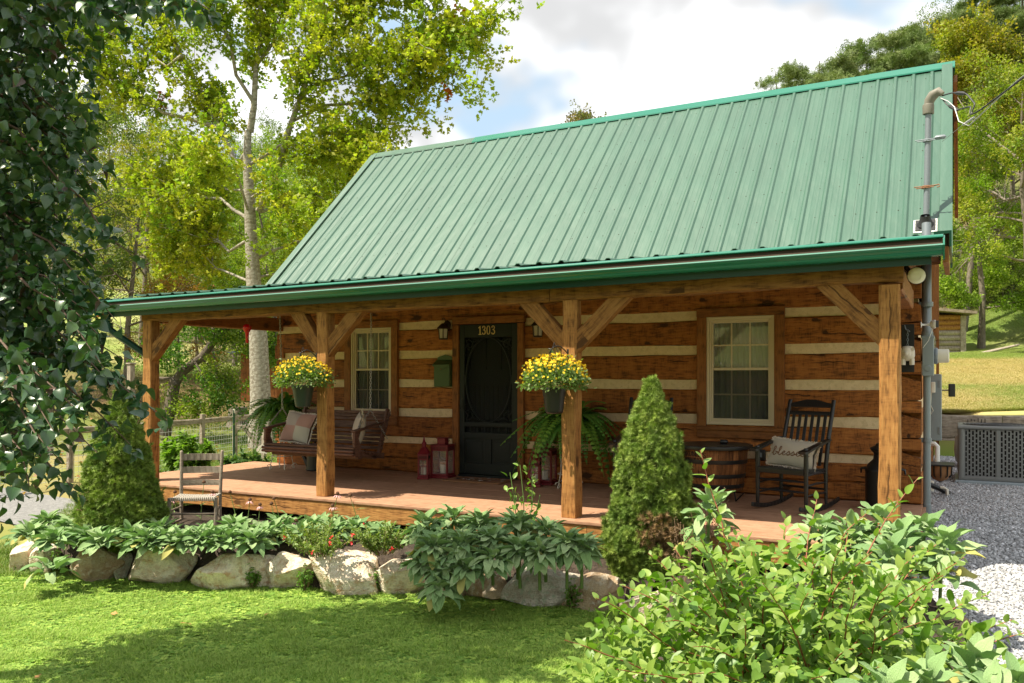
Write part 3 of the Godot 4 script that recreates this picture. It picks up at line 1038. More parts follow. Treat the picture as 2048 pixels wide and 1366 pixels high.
func spiral(b: MB, o: Vector2, sx: float, sy: float, s: float, z: float) -> void:
	# one S-scroll of flat fretwork: from a corner of the opening to the oval
	var pts := []
	for i in 15:
		var t := i / 14.0
		var an := -1.2 + t * 5.6
		var r := 0.055 * (1.0 - 0.72 * t)
		pts.append(Vector3(o.x + sx * s * (0.075 + r * cos(an)), o.y + sy * s * (0.095 + r * sin(an)), z))
	b.tube(pts, 0.0085, 5)
	var p2 := []
	for i in 13:
		var t := i / 12.0
		p2.append(Vector3(o.x + sx * s * (0.012 + 0.028 * sin(t * PI * 2.0)), o.y + sy * s * (0.03 + 0.2 * t), z))
	b.tube(p2, 0.009, 5)
	var p3 := []
	for i in 9:
		var t := i / 8.0
		p3.append(Vector3(o.x + sx * s * (0.06 + 0.16 * t), o.y + sy * s * (0.03 + 0.035 * sin(t * PI) - 0.01), z))
	b.tube(p3, 0.009, 5)
	for q in [Vector2(0.03, 0.03), Vector2(0.115, 0.1), Vector2(0.14, 0.05), Vector2(0.05, 0.15)]:
		b.lathe([Vector2(0, 0.008), Vector2(0.014, 0.006), Vector2(0.016, 0), Vector2(0.014, -0.006), Vector2(0, -0.008)], 8, Transform3D(Basis(Vector3.RIGHT, Vector3(0, 0, 1), Vector3(0, -1, 0)), Vector3(o.x + sx * s * q.x, o.y + sy * s * q.y, z)))

func screen_door(c: Node3D) -> void:
	var x0 := -5.88
	var y0 := 0.665
	var z := ZF + 0.012
	for q in [[Vector3(x0 - 0.055, 1.65, ZF + 0.018), Vector3(0.1, 2.03, 0.06)], [Vector3(-4.994 + 0.05, 1.65, ZF + 0.018), Vector3(0.09, 2.03, 0.06)], [Vector3(-5.437, 2.722, ZF + 0.021), Vector3(1.1, 0.1, 0.065)]]:
		var b := MB.new()
		b.off = Vector2(R(0, 1), R(0, 1))
		b.box(q[0], q[1], Basis.IDENTITY, 0.005)
		mbpart(c, "door_casing", b, M.trim)
	var inner := MB.new()
	inner.box(Vector3(-5.437, 1.66, ZF - 0.11), Vector3(0.9, 2.06, 0.04))
	for i in 9: inner.box(Vector3(-5.72 + i * 0.07, 1.3, ZF - 0.089), Vector3(0.058, 1.1, 0.012), Basis.IDENTITY, 0.004)
	for q in [[2.02, 0.06], [2.55, 0.09]]: inner.box(Vector3(-5.437, q[0], ZF - 0.086), Vector3(0.86, q[1], 0.02))
	for xx in [-5.8, -5.55, -5.32, -5.07]: inner.box(Vector3(xx, 2.29, ZF - 0.087), Vector3(0.05, 0.46, 0.022))
	mbpart(c, "inner_door", inner, M.door_paint)
	var th := MB.new()
	th.box(Vector3(-5.437, 0.645, ZF + 0.02), Vector3(0.88, 0.03, 0.09))
	mbpart(c, "threshold", th, M.door_paint)
	var d := thing_part(c, "screen_door", null)
	var f := MB.new()
	for q in [[0.0395, 1.0, 0.079, 2.0], [0.8435, 1.0, 0.085, 2.0], [0.44, 1.915, 0.722, 0.17], [0.44, 0.665, 0.722, 0.06], [0.44, 0.515, 0.722, 0.085], [0.44, 0.075, 0.722, 0.15], [0.44, 0.31, 0.105, 0.326]]:
		f.box(Vector3(x0 + q[0], y0 + q[1], z), Vector3(q[2], q[3], 0.032), Basis.IDENTITY, 0.004)
	mbpart(d, "door_frame", f, M.door_paint)
	for xx in [0.2325, 0.6475]:
		var b := MB.new()
		b.box(Vector3(x0 + xx, y0 + 0.31, z - 0.008), Vector3(0.31, 0.33, 0.01))
		b.box(Vector3(x0 + xx, y0 + 0.31, z - 0.002), Vector3(0.235, 0.255, 0.016), Basis.IDENTITY, 0.012)
		mbpart(d, "panel", b, M.door_paint)
	for i in 6:
		var b := MB.new()
		b.lathe([Vector2(0.006, -0.04), Vector2(0.012, -0.015), Vector2(0.007, 0), Vector2(0.012, 0.015), Vector2(0.006, 0.04)], 8, Transform3D(Basis.IDENTITY, Vector3(x0 + 0.165 + i * 0.11, y0 + 0.597, z)))
		mbpart(d, "spindle", b, M.door_paint)
	var scr := MB.new()
	scr.face([Vector3(x0 + 0.07, y0 + 0.55, z - 0.012), Vector3(x0 + 0.81, y0 + 0.55, z - 0.012), Vector3(x0 + 0.81, y0 + 1.84, z - 0.012), Vector3(x0 + 0.07, y0 + 1.84, z - 0.012)])
	mbpart(d, "mesh_screen", scr, M.screen_mesh)
	var ov := MB.new()
	var pts := []
	for i in 49:
		var an := TAU * i / 48.0
		pts.append(Vector3(x0 + 0.44 + 0.345 * cos(an), y0 + 1.262 + 0.565 * sin(an), z))
	ov.tube(pts, 0.0125, 6)
	for sx in [-1, 1]:
		ov.poly(PackedVector2Array([Vector2(0, -0.07), Vector2(0.028, -0.03), Vector2(0.012, 0), Vector2(0.028, 0.03), Vector2(0, 0.07), Vector2(-0.01, 0)]), 0.02, Transform3D(Basis(Vector3(-sx, 0, 0), Vector3.UP, Vector3(0, 0, -sx)), Vector3(x0 + 0.44 + sx * 0.362, y0 + 1.262, z)))
	mbpart(d, "oval_moulding", ov, M.door_paint)
	for q in [[0.082, 0.7, 1, 1], [0.798, 0.7, -1, 1], [0.082, 1.825, 1, -1], [0.798, 1.825, -1, -1]]:
		var b := MB.new()
		spiral(b, Vector2(x0 + q[0], y0 + q[1]), q[2], q[3], 1.0, z)
		mbpart(d, "scroll_bracket", b, M.door_paint)
	var hd := MB.new()
	hd.box(Vector3(x0 + 0.045, y0 + 0.93, z + 0.02), Vector3(0.035, 0.17, 0.008), Basis.IDENTITY, 0.003)
	hd.tube([Vector3(x0 + 0.045, y0 + 0.99, z + 0.02), Vector3(x0 + 0.045, y0 + 0.985, z + 0.055), Vector3(x0 + 0.045, y0 + 0.88, z + 0.055), Vector3(x0 + 0.045, y0 + 0.875, z + 0.02)], 0.008, 6)
	mbpart(d, "handle", hd, M.dark_metal)
	var font := SystemFont.new()
	font.font_names = PackedStringArray(["Droid Serif"])
	var x := x0 + 0.325
	for ch in "1303":
		var tm := TextMesh.new()
		tm.text = ch
		tm.font = font
		tm.font_size = 32
		tm.pixel_size = 0.0043
		tm.depth = 0.008
		part(d, "house_number", tm, M.gold, Transform3D(Basis.IDENTITY.scaled(Vector3(0.85, 1.12, 1)), Vector3(x, y0 + 1.915, z + 0.021)))
		x += 0.06 if ch == "1" else 0.071

# ---------------------------------------------------------------- things on the porch
func link_chain(b: MB, p0: Vector3, p1: Vector3, s := 0.042) -> void:
	var n := int((p1 - p0).length() / (s * 0.78))
	var d := (p1 - p0).normalized()
	var bs := turned(d, Vector3(0.3, 0.2, 1))
	for i in n:
		var o := p0.lerp(p1, (i + 0.5) / n)
		var side := bs.x if i % 2 == 0 else bs.y
		var pts := []
		for k in 9:
			var an := TAU * k / 8.0
			pts.append(o + d * cos(an) * s * 0.5 + side * sin(an) * s * 0.28)
		b.tube(pts, s * 0.085, 4)

func pillow(parent: Node, w: float, h: float, th: float, patches: Array, mats: Array, fringe: Material) -> void:
	# an edge-pinched cushion in the XY plane; the patches of its front are parts
	var fn := func(u: float, v: float, s: float) -> Vector3:
		var x := (u - 0.5) * 2.0
		var y := (v - 0.5) * 2.0
		var e := pow(maxf(0.0, (1.0 - x * x) * (1.0 - y * y)), 0.42)
		var pin := 1.0 - 0.09 * (1.0 - absf(x * y))
		return Vector3(x * w * 0.5 * lerpf(pin, 1.0, absf(y) * absf(x)), y * h * 0.5 * lerpf(pin, 1.0, absf(x) * absf(y)), s * th * 0.5 * e + s * 0.004 * sin(x * 7.0 + y * 5.0) * e)
	for q in patches.size():
		var r: Array = patches[q]
		var b := MB.new()
		b.sheet(func(u, v): return fn.call(lerpf(r[0], r[1], u), lerpf(r[2], r[3], v), 1.0), 12, 12)
		mbpart(parent, "cushion_panel", b, mats[q])
	var bk := MB.new()
	bk.sheet(func(u, v): return fn.call(1.0 - u, v, -1.0), 16, 16)
	mbpart(parent, "cushion_back", bk, mats[0])
	var fr := MB.new()
	for i in 120:
		var t := i / 120.0 * 4.0
		var sgm := int(t)
		var f := t - sgm
		var uv: Vector2 = [Vector2(f, 0), Vector2(1, f), Vector2(1 - f, 1), Vector2(0, 1 - f)][sgm]
		var o: Vector3 = fn.call(uv.x, uv.y, 1.0)
		var out := Vector3((uv.x - 0.5) * w, (uv.y - 0.5) * h, 0).normalized()
		var sd := Vector3(-out.y, out.x, 0)
		fr.quad(fr.p(o - sd * 0.008 - out * 0.004), fr.p(o + sd * 0.008 - out * 0.004), fr.p(o + sd * 0.006 + out * R(0.016, 0.028) + Vector3(0, 0, R(-0.012, 0.012))), fr.p(o - sd * 0.007 + out * R(0.014, 0.026) + Vector3(0, 0, R(-0.012, 0.012))))
	mbpart(parent, "fringe", fr, fringe)

func swing() -> void:
	var t := thing("porch_swing", "brown slatted wooden porch swing hanging on chains before the left window", "swing", Vector3(-7.235, 1.0, -8.4))
	var w := 1.5
	for i in 7:
		var b := MB.new()
		b.off = Vector2(R(0, 1), R(0, 1))
		b.box(Vector3(0, 0.055 - 0.012 * i + (0.03 if i == 0 else 0.0), 0.33 - i * 0.078), Vector3(w, 0.026, 0.068), Basis(Vector3.RIGHT, 0.12), 0.004)
		mbpart(t, "seat_slat", b, M[["swing", "swing1"][i % 2]])
	for y in [0.065, 0.025]:
		var b := MB.new()
		b.box(Vector3(0, y - 0.02, 0.375), Vector3(w + 0.02, 0.036, 0.045), Basis.IDENTITY, 0.012)
		mbpart(t, "front_rail", b, M.swing)
	var lean := Basis(Vector3.RIGHT, -0.36)
	for i in 9:
		var hh := [0.05, 0.11, 0.165, 0.22, 0.275, 0.36, 0.44, 0.485, 0.53][i] as float
		var b := MB.new()
		b.off = Vector2(R(0, 1), R(0, 1))
		b.box(Vector3(0, 0, -0.2) + lean * Vector3(0, hh, 0), Vector3(w, 0.098 if i == 5 else 0.04, 0.02), lean, 0.004)
		mbpart(t, "back_slat", b, M[["swing", "swing1"][i % 2]])
	# cut-out prints on the wide slat: a bear and a leaf
	var bear := PackedVector2Array([Vector2(-0.06, -0.035), Vector2(-0.06, -0.005), Vector2(-0.068, 0.012), Vector2(-0.05, 0.03), Vector2(-0.02, 0.034), Vector2(0.012, 0.03), Vector2(0.03, 0.034), Vector2(0.036, 0.042), Vector2(0.042, 0.034), Vector2(0.062, 0.02), Vector2(0.06, 0.012), Vector2(0.04, 0.008), Vector2(0.034, -0.008), Vector2(0.04, -0.035), Vector2(0.022, -0.035), Vector2(0.016, -0.012), Vector2(-0.014, -0.008), Vector2(-0.012, -0.035), Vector2(-0.03, -0.035), Vector2(-0.034, -0.014), Vector2(-0.044, -0.035)])
	var o := Vector3(0, 0, -0.2) + lean * Vector3(0, 0.36, 0.0125)
	var bb := MB.new()
	bb.poly(bear, 0.003, Transform3D(lean, o + Vector3(-0.26, 0, 0)))
	mbpart(t, "bear_cutout", bb, M.bear_print)
	var lf := MB.new()
	lf.poly(PackedVector2Array([Vector2(0, -0.045), Vector2(0.008, -0.02), Vector2(0.032, -0.022), Vector2(0.022, -0.002), Vector2(0.034, 0.016), Vector2(0.014, 0.018), Vector2(0.004, 0.045), Vector2(-0.008, 0.02), Vector2(-0.03, 0.022), Vector2(-0.02, 0.0), Vector2(-0.032, -0.018), Vector2(-0.008, -0.02)]), 0.003, Transform3D(lean, o + Vector3(0.27, 0, 0)))
	mbpart(t, "leaf_cutout", lf, M.leaf_print)
	for s in [-1, 1]:
		var a := MB.new()
		a.box(Vector3(s * 0.73, 0.33, 0.06), Vector3(0.085, 0.026, 0.6), Basis(Vector3.RIGHT, 0.14), 0.008)
		mbpart(t, "armrest", a, M.swing)
		var p := MB.new()
		p.poly(PackedVector2Array([Vector2(0.33, -0.03), Vector2(0.24, -0.03), Vector2(0.22, 0.1), Vector2(0.27, 0.2), Vector2(0.22, 0.3), Vector2(0.34, 0.285), Vector2(0.35, 0.15)]), 0.035, Transform3D(Basis(Vector3(0, 0, 1), Vector3.UP, Vector3(-1, 0, 0)), Vector3(s * 0.735, 0, 0)))
		mbpart(t, "arm_post", p, M.swing)
		var k := MB.new()
		k.bar(Vector3(s * 0.7, 0.02, 0.36), Vector3(s * 0.7, -0.06, -0.3), 0.04, 0.075, Vector3.UP, 0.005)
		k.bar(Vector3(s * 0.7, -0.05, -0.2), Vector3(s * 0.7, 0.545, -0.4), 0.035, 0.06, Vector3(0, 0, 1), 0.005)
		mbpart(t, "side_frame", k, M.swing)
		var ch := MB.new()
		var fork := Vector3(s * 0.74, 0.545, 0.02)
		link_chain(ch, fork, Vector3(s * 0.77, 1.93, 0.04))
		link_chain(ch, fork, Vector3(s * 0.745, 0.33, 0.28), 0.036)
		link_chain(ch, fork, Vector3(s * 0.745, 0.16, -0.33), 0.036)
		mbpart(t, "chain", ch, M.chain)
	var un := MB.new()
	un.bar(Vector3(-0.5, -0.07, -0.1), Vector3(0.72, -0.07, -0.1), 0.07, 0.03)
	un.bar(Vector3(-0.72, -0.045, 0.2), Vector3(0.72, -0.045, 0.2), 0.07, 0.03)
	mbpart(t, "seat_bearer", un, M.swing)
	var ps := [[0.02, 0.5, 0.02, 0.5], [0.5, 0.98, 0.02, 0.5], [0.02, 0.5, 0.5, 0.98], [0.5, 0.98, 0.5, 0.98]]
	var p1 := thing("cushion", "patchwork cushion of faded pink and grey check at the left end of the swing", "cushion", Vector3(-7.72, 1.285, -8.42), 0.12)
	p1.rotation.x = -0.42
	p1.rotation.z = -0.1
	pillow(p1, 0.46, 0.42, 0.17, ps, [M.pink_cloth, M.linen, M.plaid_cloth, M.pink_cloth], M.fringe)
	var p2 := thing("cushion", "patchwork cushion with frayed cream edge wedged behind the right arm of the swing", "cushion", Vector3(-6.66, 1.3, -8.36), -0.85)
	p2.rotation.x = -0.2
	p2.rotation.z = -0.2
	pillow(p2, 0.42, 0.42, 0.16, ps, [M.linen, M.pink_cloth, M.plaid_cloth, M.plaid_cloth], M.fringe)

func hanging_mum(where: Vector3, label: String, green: bool, sd: int) -> void:
	rng.seed = sd
	var t := thing("hanging_flower_pot", label, "flower pot", where)
	var pot := MB.new()
	if green: pot.lathe([Vector2(0, -0.14), Vector2(0.075, -0.14), Vector2(0.083, -0.13), Vector2(0.118, 0.075), Vector2(0.13, 0.08), Vector2(0.13, 0.1), Vector2(0.12, 0.1), Vector2(0.11, 0.06)], 28)
	else: pot.lathe([Vector2(0, -0.14), Vector2(0.07, -0.14), Vector2(0.082, -0.125), Vector2(0.085, -0.11), Vector2(0.1, 0.02), Vector2(0.104, 0.022), Vector2(0.112, 0.09), Vector2(0.118, 0.1), Vector2(0.105, 0.1)], 28)
	mbpart(t, "pot", pot, M.pot_green if green else M.pot_black)
	var hg := MB.new()
	for k in 3: hg.tube([Vector3(cos(k * TAU / 3) * 0.12, 0.09, sin(k * TAU / 3) * 0.12), Vector3(cos(k * TAU / 3) * 0.05, 0.4, sin(k * TAU / 3) * 0.05), Vector3(0, 0.52, 0)], 0.003, 4)
	mbpart(t, "hanger", hg, M.pot_black)
	var lv := Many.new()
	var fl := Many.new()
	for i in 3000:
		var d := rand_dir()
		if d.y < -0.25: d.y = -d.y * 0.6
		var r := pow(R(0.25, 1.0), 0.4) * (R(0.82, 1.08) if rng.randf() < 0.93 else R(1.05, 1.28))
		var q := Vector3(d.x * 0.31, d.y * 0.25 if d.y > 0 else d.y * 0.2, d.z * 0.31) * r + Vector3(0, 0.13, 0)
		lv.put(Transform3D(turned((d + rand_dir() * 0.8 + Vector3(0, -0.1, 0)), rand_dir()).scaled(Vector3.ONE * R(0.8, 1.4)), q), Color(0.11, 0.2, 0.06).lerp(Color(0.26, 0.35, 0.13), rng.randf()))
	for i in 620:
		var d := rand_dir()
		if d.y < -0.05: d.y = -d.y
		var want := 0.18 + 0.85 * smoothstep(0.1, 0.85, d.y)
		if rng.randf() > want: continue
		var q := Vector3(d.x * 0.315, d.y * 0.26, d.z * 0.315) * R(0.93, 1.12) + Vector3(0, 0.135, 0)
		var s := R(0.75, 1.15) if d.y > 0.2 or rng.randf() < 0.4 else R(0.3, 0.5)
		fl.put(Transform3D(turned(rand_dir(), d + rand_dir() * 0.45).scaled(Vector3.ONE * s), q), Color(0.8, 0.56, 0.015).lerp(Color(0.88, 0.7, 0.06), rng.randf()))
	many_node("foliage", lv, G.tiny_leaf, M.leafy, t)
	many_node("blossoms", fl, G.daisy, M.petals, t)
	var h := MB.new()
	var a := Vector3(0.085, 0.38, -0.14)
	h.box(Vector3(0.085, 0.36, -0.118), Vector3(0.018, 0.2, 0.008), Basis.IDENTITY, 0.002)
	var pts := []
	for i in 11:
		var f := i / 10.0
		pts.append(Vector3(lerpf(0.085, -0.03, f), 0.42 + 0.1 * sin(f * PI * 0.6) - 0.06 * f * f, lerpf(-0.11, 0.0, f)))
	for i in 7:
		var an := -PI * 0.5 - i * 0.6
		pts.append(Vector3(-0.05 + 0.022 * cos(an + PI), 0.44 + 0.022 * sin(an), 0.0))
	h.tube(pts, 0.006, 5)
	var p2 := []
	for i in 9:
		var f := i / 8.0
		p2.append(Vector3(lerpf(0.085, 0.02, f), 0.3 + 0.12 * f + 0.02 * sin(f * 6.0), lerpf(-0.11, -0.04, f)))
	h.tube(p2, 0.005, 5)
	mbpart(t, "hook_bracket", h, M.dark_metal)

func frond_mesh(ln: float, w: float, droop: float) -> ArrayMesh:
	var b := MB.new()
	var n := 22
	var pts := []
	for i in n + 1:
		var f := float(i) / n
		pts.append(Vector3(0, ln * (0.55 * f - droop * f * f), ln * (f - 0.28 * f * f)))
	b.tube(pts, 0.003, 3)
	for i in range(2, n):
		var f := float(i) / n
		var d: Vector3 = (pts[i + 1] - pts[i - 1]).normalized()
		var up := d.cross(Vector3.RIGHT)
		if up.y < 0: up = -up
		var ww := w * sin(PI * pow(f, 0.6)) * 0.9 + 0.01
		for s in [-1, 1]:
			b.leaf(ww, ln / n * 1.25, 2, 0.0, 0.02, Transform3D(turned(Vector3(s, 0.15, 0) + d * 0.35, up), pts[i]), 2)
	return b.mesh()

func fern(where: Vector3, label: String, n: int, sd: int, size: float) -> Node3D:
	rng.seed = sd
	var t := thing("potted_fern", label, "fern", where)
	var pot := MB.new()
	pot.lathe([Vector2(0, -0.2), Vector2(0.1, -0.2), Vector2(0.13, 0.0), Vector2(0.12, 0.0)], 20)
	mbpart(t, "pot", pot, M.pot_black)
	for i in n:
		var az := i * 2.39996
		var f := sqrt((i + 0.5) / n)
		var b := Basis(Vector3.UP, az) * Basis(Vector3.RIGHT, -lerpf(0.95, -0.12, f) + R(-0.15, 0.15))
		var s := size * R(0.8, 1.15)
		part(t, "frond", G.fronds[i % 4], M[["fern", "fern1", "fern"][i % 3]], Transform3D(b.scaled(Vector3.ONE * s), Vector3(sin(az) * 0.05, 0.0, cos(az) * 0.05)))
	return t

func plant_stand(where: Vector3, h: float, label: String, r: float) -> void:
	var t := thing("wire_plant_stand", label, "plant stand", where)
	for k in 4:
		var an := k * PI * 0.5 + 0.6
		var d := Vector3(cos(an), 0, sin(an))
		var pts := []
		for i in 12:
			var f := i / 11.0
			pts.append(d * (r * (0.85 - 0.2 * sin(f * PI)) + 0.1 * pow(1.0 - f, 3) * r) + Vector3(0, h * f, 0))
		var b := MB.new()
		var foot := []
		for i in 9:
			var a2 := PI * 1.5 - i * 0.55
			foot.append(pts[0] + d * (0.035 * cos(a2)) + Vector3(0, 0.035 + 0.035 * sin(a2), 0))
		foot.reverse()
		b.tube(foot, 0.006, 5)
		b.tube(pts, 0.006, 5)
		mbpart(t, "leg", b, M.cream)
	var ring := MB.new()
	for yy in [h, h * 0.3]:
		var pts := []
		for i in 25: pts.append(Vector3(cos(TAU * i / 24.0) * r * 0.8, yy, sin(TAU * i / 24.0) * r * 0.8))
		ring.tube(pts, 0.006, 5)
	mbpart(t, "ring", ring, M.cream)

func lantern(where: Vector3, turn: float, s: float, w: float, h: float, label: String, pointed: bool) -> void:
	var t := thing("floor_lantern", label, "lantern", where, turn, "red metal lanterns beside the door")
	var b := MB.new()
	b.box(Vector3(0, 0.015, 0), Vector3(w * 1.12, 0.03, w * 1.12), Basis.IDENTITY, 0.006)
	b.box(Vector3(0, 0.045, 0), Vector3(w, 0.03, w), Basis.IDENTITY, 0.006)
	b.box(Vector3(0, h - 0.035, 0), Vector3(w, 0.07, w), Basis.IDENTITY, 0.004)
	b.box(Vector3(0, h + 0.006, 0), Vector3(w * 1.08, 0.012, w * 1.08), Basis.IDENTITY, 0.003)
	for sx in [-1, 1]:
		for sz in [-1, 1]: b.box(Vector3(sx * (w * 0.5 - 0.012), h * 0.5, sz * (w * 0.5 - 0.012)), Vector3(0.024, h - 0.06, 0.024), Basis.IDENTITY, 0.003)
	mbpart(t, "frame", b, M.red_paint)
	var sl := MB.new()
	for k in 4:
		var q := Basis(Vector3.UP, k * PI * 0.5)
		for i in 9: sl.box(q * Vector3((i - 4) * w * 0.088, h - 0.034, w * 0.5 + 0.0005), Vector3(0.006, 0.036, 0.003) if k % 2 == 0 else Vector3(0.003, 0.036, 0.006))
	mbpart(t, "vent_slots", sl, M.dark_void)
	for k in 4:
		var q := Basis(Vector3.UP, k * PI * 0.5)
		var g := MB.new()
		var a := w * 0.5 - 0.02
		g.face([q * Vector3(-a, 0.06, w * 0.5 - 0.012), q * Vector3(a, 0.06, w * 0.5 - 0.012), q * Vector3(a, h - 0.07, w * 0.5 - 0.012), q * Vector3(-a, h - 0.07, w * 0.5 - 0.012)])
		mbpart(t, "pane", g, M.pane)
		if pointed:
			var mu := MB.new()
			mu.box(q * Vector3(0, h * 0.5, w * 0.5 - 0.008), Vector3(0.008, h - 0.12, 0.008))
			mu.box(q * Vector3(0, h * 0.52, w * 0.5 - 0.0085), Vector3(w - 0.04, 0.009, 0.006) if k % 2 == 0 else Vector3(0.006, 0.009, w - 0.04))
			mbpart(t, "glazing_bar", mu, M.red_paint)
	var cd := MB.new()
	cd.lathe([Vector2(0, 0.06), Vector2(0.035, 0.06), Vector2(0.035, 0.17), Vector2(0, 0.165)], 14)
	mbpart(t, "candle", cd, M.cream)
	var tp := MB.new()
	if pointed:
		var r := w * 0.72
		tp.lathe([Vector2(r, h + 0.012), Vector2(r * 0.9, h + 0.03), Vector2(r * 0.45, h + 0.09), Vector2(r * 0.3, h + 0.1), Vector2(r * 0.3, h + 0.135), Vector2(r * 0.42, h + 0.14), Vector2(r * 0.2, h + 0.17), Vector2(r * 0.13, h + 0.2), Vector2(0.008, h + 0.235), Vector2(0, h + 0.24)], 4, Transform3D(Basis(Vector3.UP, PI * 0.25), Vector3.ZERO))
	else:
		tp.box(Vector3(0, h + 0.05, 0), Vector3(w * 0.48, 0.08, w * 0.48), Basis.IDENTITY, 0.003)
		tp.box(Vector3(0, h + 0.094, 0), Vector3(w * 0.58, 0.012, w * 0.58), Basis.IDENTITY, 0.003)
		var pts := []
		for i in 13: pts.append(Vector3(w * 0.24 + 0.035 * sin(i * TAU / 12.0 * 0.5) , h + 0.06 + 0.012 * cos(i * TAU / 24.0), (i - 6) * 0.007))
		tp.tube(pts, 0.005, 5)
	mbpart(t, "roof", tp, M.red_paint)

func rocker(where: Vector3, turn: float, label: String) -> void:
	var t := thing("rocking_chair", label, "rocking chair", where, turn)
	var m: Material = M.black_paint
	for s in [-1, 1]:
		var r := MB.new()
		var pts := []
		for i in 13:
			var z := lerpf(0.36, -0.5, i / 12.0)
			pts.append(Vector3(s * 0.25, 0.022 + 0.35 * pow(z + 0.03, 2) * 0.75, z))
		for i in 12: r.bar(pts[i], pts[i + 1], 0.026, 0.042, Vector3.UP, 0.004)
		mbpart(t, "rocker", r, m)
		var fl := MB.new()
		fl.lathe([Vector2(0, 0.03), Vector2(0.013, 0.04), Vector2(0.02, 0.12), Vector2(0.018, 0.2), Vector2(0.021, 0.22), Vector2(0.021, 0.36), Vector2(0.024, 0.42), Vector2(0.021, 0.6), Vector2(0.017, 0.64), Vector2(0, 0.64)], 14, Transform3D(Basis.IDENTITY, Vector3(s * 0.255, 0, 0.24)))
		mbpart(t, "front_leg", fl, m)
		var bl := MB.new()
		bl.tube([Vector3(s * 0.24, 0.03, -0.23), Vector3(s * 0.24, 0.42, -0.22), Vector3(s * 0.238, 0.7, -0.29), Vector3(s * 0.235, 1.09, -0.42)], [0.015, 0.021, 0.021, 0.021], 12)
		mbpart(t, "back_post", bl, m)
		var ar := MB.new()
		ar.poly(PackedVector2Array([Vector2(-0.05, 0.31), Vector2(-0.035, 0.34), Vector2(0.035, 0.34), Vector2(0.05, 0.31), Vector2(0.036, 0.2), Vector2(0.024, -0.26), Vector2(-0.024, -0.26), Vector2(-0.036, 0.2)]), 0.022, Transform3D(Basis(Vector3.RIGHT, Vector3(0, -0.17, 1).normalized(), Vector3(0, -1, -0.17).normalized()), Vector3(s * 0.26, 0.655, 0.0)))
		mbpart(t, "armrest", ar, m)
		for y in [0.17, 0.27, 0.37]:
			var st := MB.new()
			st.tube([Vector3(s * 0.25, y, 0.24), Vector3(s * 0.25, y + 0.01, 0.0), Vector3(s * 0.243, y, -0.22)], [0.009, 0.013, 0.009], 8)
			mbpart(t, "side_stretcher", st, m)
	for q in [[0.21, 0.24, 0.255], [0.31, 0.24, 0.255], [0.2, -0.225, 0.24]]:
		var st := MB.new()
		st.tube([Vector3(-q[2], q[0], q[1]), Vector3(-0.08, q[0], q[1]), Vector3(0.08, q[0], q[1]), Vector3(q[2], q[0], q[1])], [0.009, 0.013, 0.013, 0.009], 8)
		mbpart(t, "stretcher", st, m)
	for i in 9:
		var b := MB.new()
		var z := 0.24 - i * 0.055
		b.box(Vector3(0, 0.425 - 0.018 * sin(i / 8.0 * PI) - i * 0.004, z), Vector3(0.5, 0.018, 0.047), Basis(Vector3.RIGHT, 0.06), 0.004)
		mbpart(t, "seat_slat", b, m)
	var fr := MB.new()
	for s in [-1, 1]: fr.bar(Vector3(s * 0.235, 0.41, 0.25), Vector3(s * 0.23, 0.385, -0.22), 0.025, 0.05, Vector3.UP, 0.004)
	fr.box(Vector3(0, 0.4, 0.255), Vector3(0.48, 0.05, 0.024), Basis.IDENTITY, 0.004)
	mbpart(t, "seat_frame", fr, m)
	var lean := Basis(Vector3.RIGHT, -0.322)
	for i in 6:
		var b := MB.new()
		var x := (i - 2.5) * 0.068
		b.bar(Vector3(x, 0.43, -0.225), Vector3(x, 0.945, -0.375), 0.034, 0.01, Vector3(0, 0.3, 1), 0.003)
		mbpart(t, "back_slat", b, m)
	var cr := MB.new()
	cr.box(Vector3(0, 0.955, -0.377), Vector3(0.47, 0.04, 0.022), lean, 0.004)
	mbpart(t, "lower_rail", cr, m)
	var tp := PackedVector2Array([Vector2(-0.235, -0.035), Vector2(0.235, -0.035), Vector2(0.235, 0.0)])
	for i in 9: tp.append(Vector2(0.18 - i * 0.045, 0.012 + 0.034 * sin(i / 8.0 * PI)))
	tp.append(Vector2(-0.235, 0.0))
	var hr := MB.new()
	hr.poly(tp, 0.022, Transform3D(lean, Vector3(0, 1.05, -0.408)))
	mbpart(t, "crest_rail", hr, m)

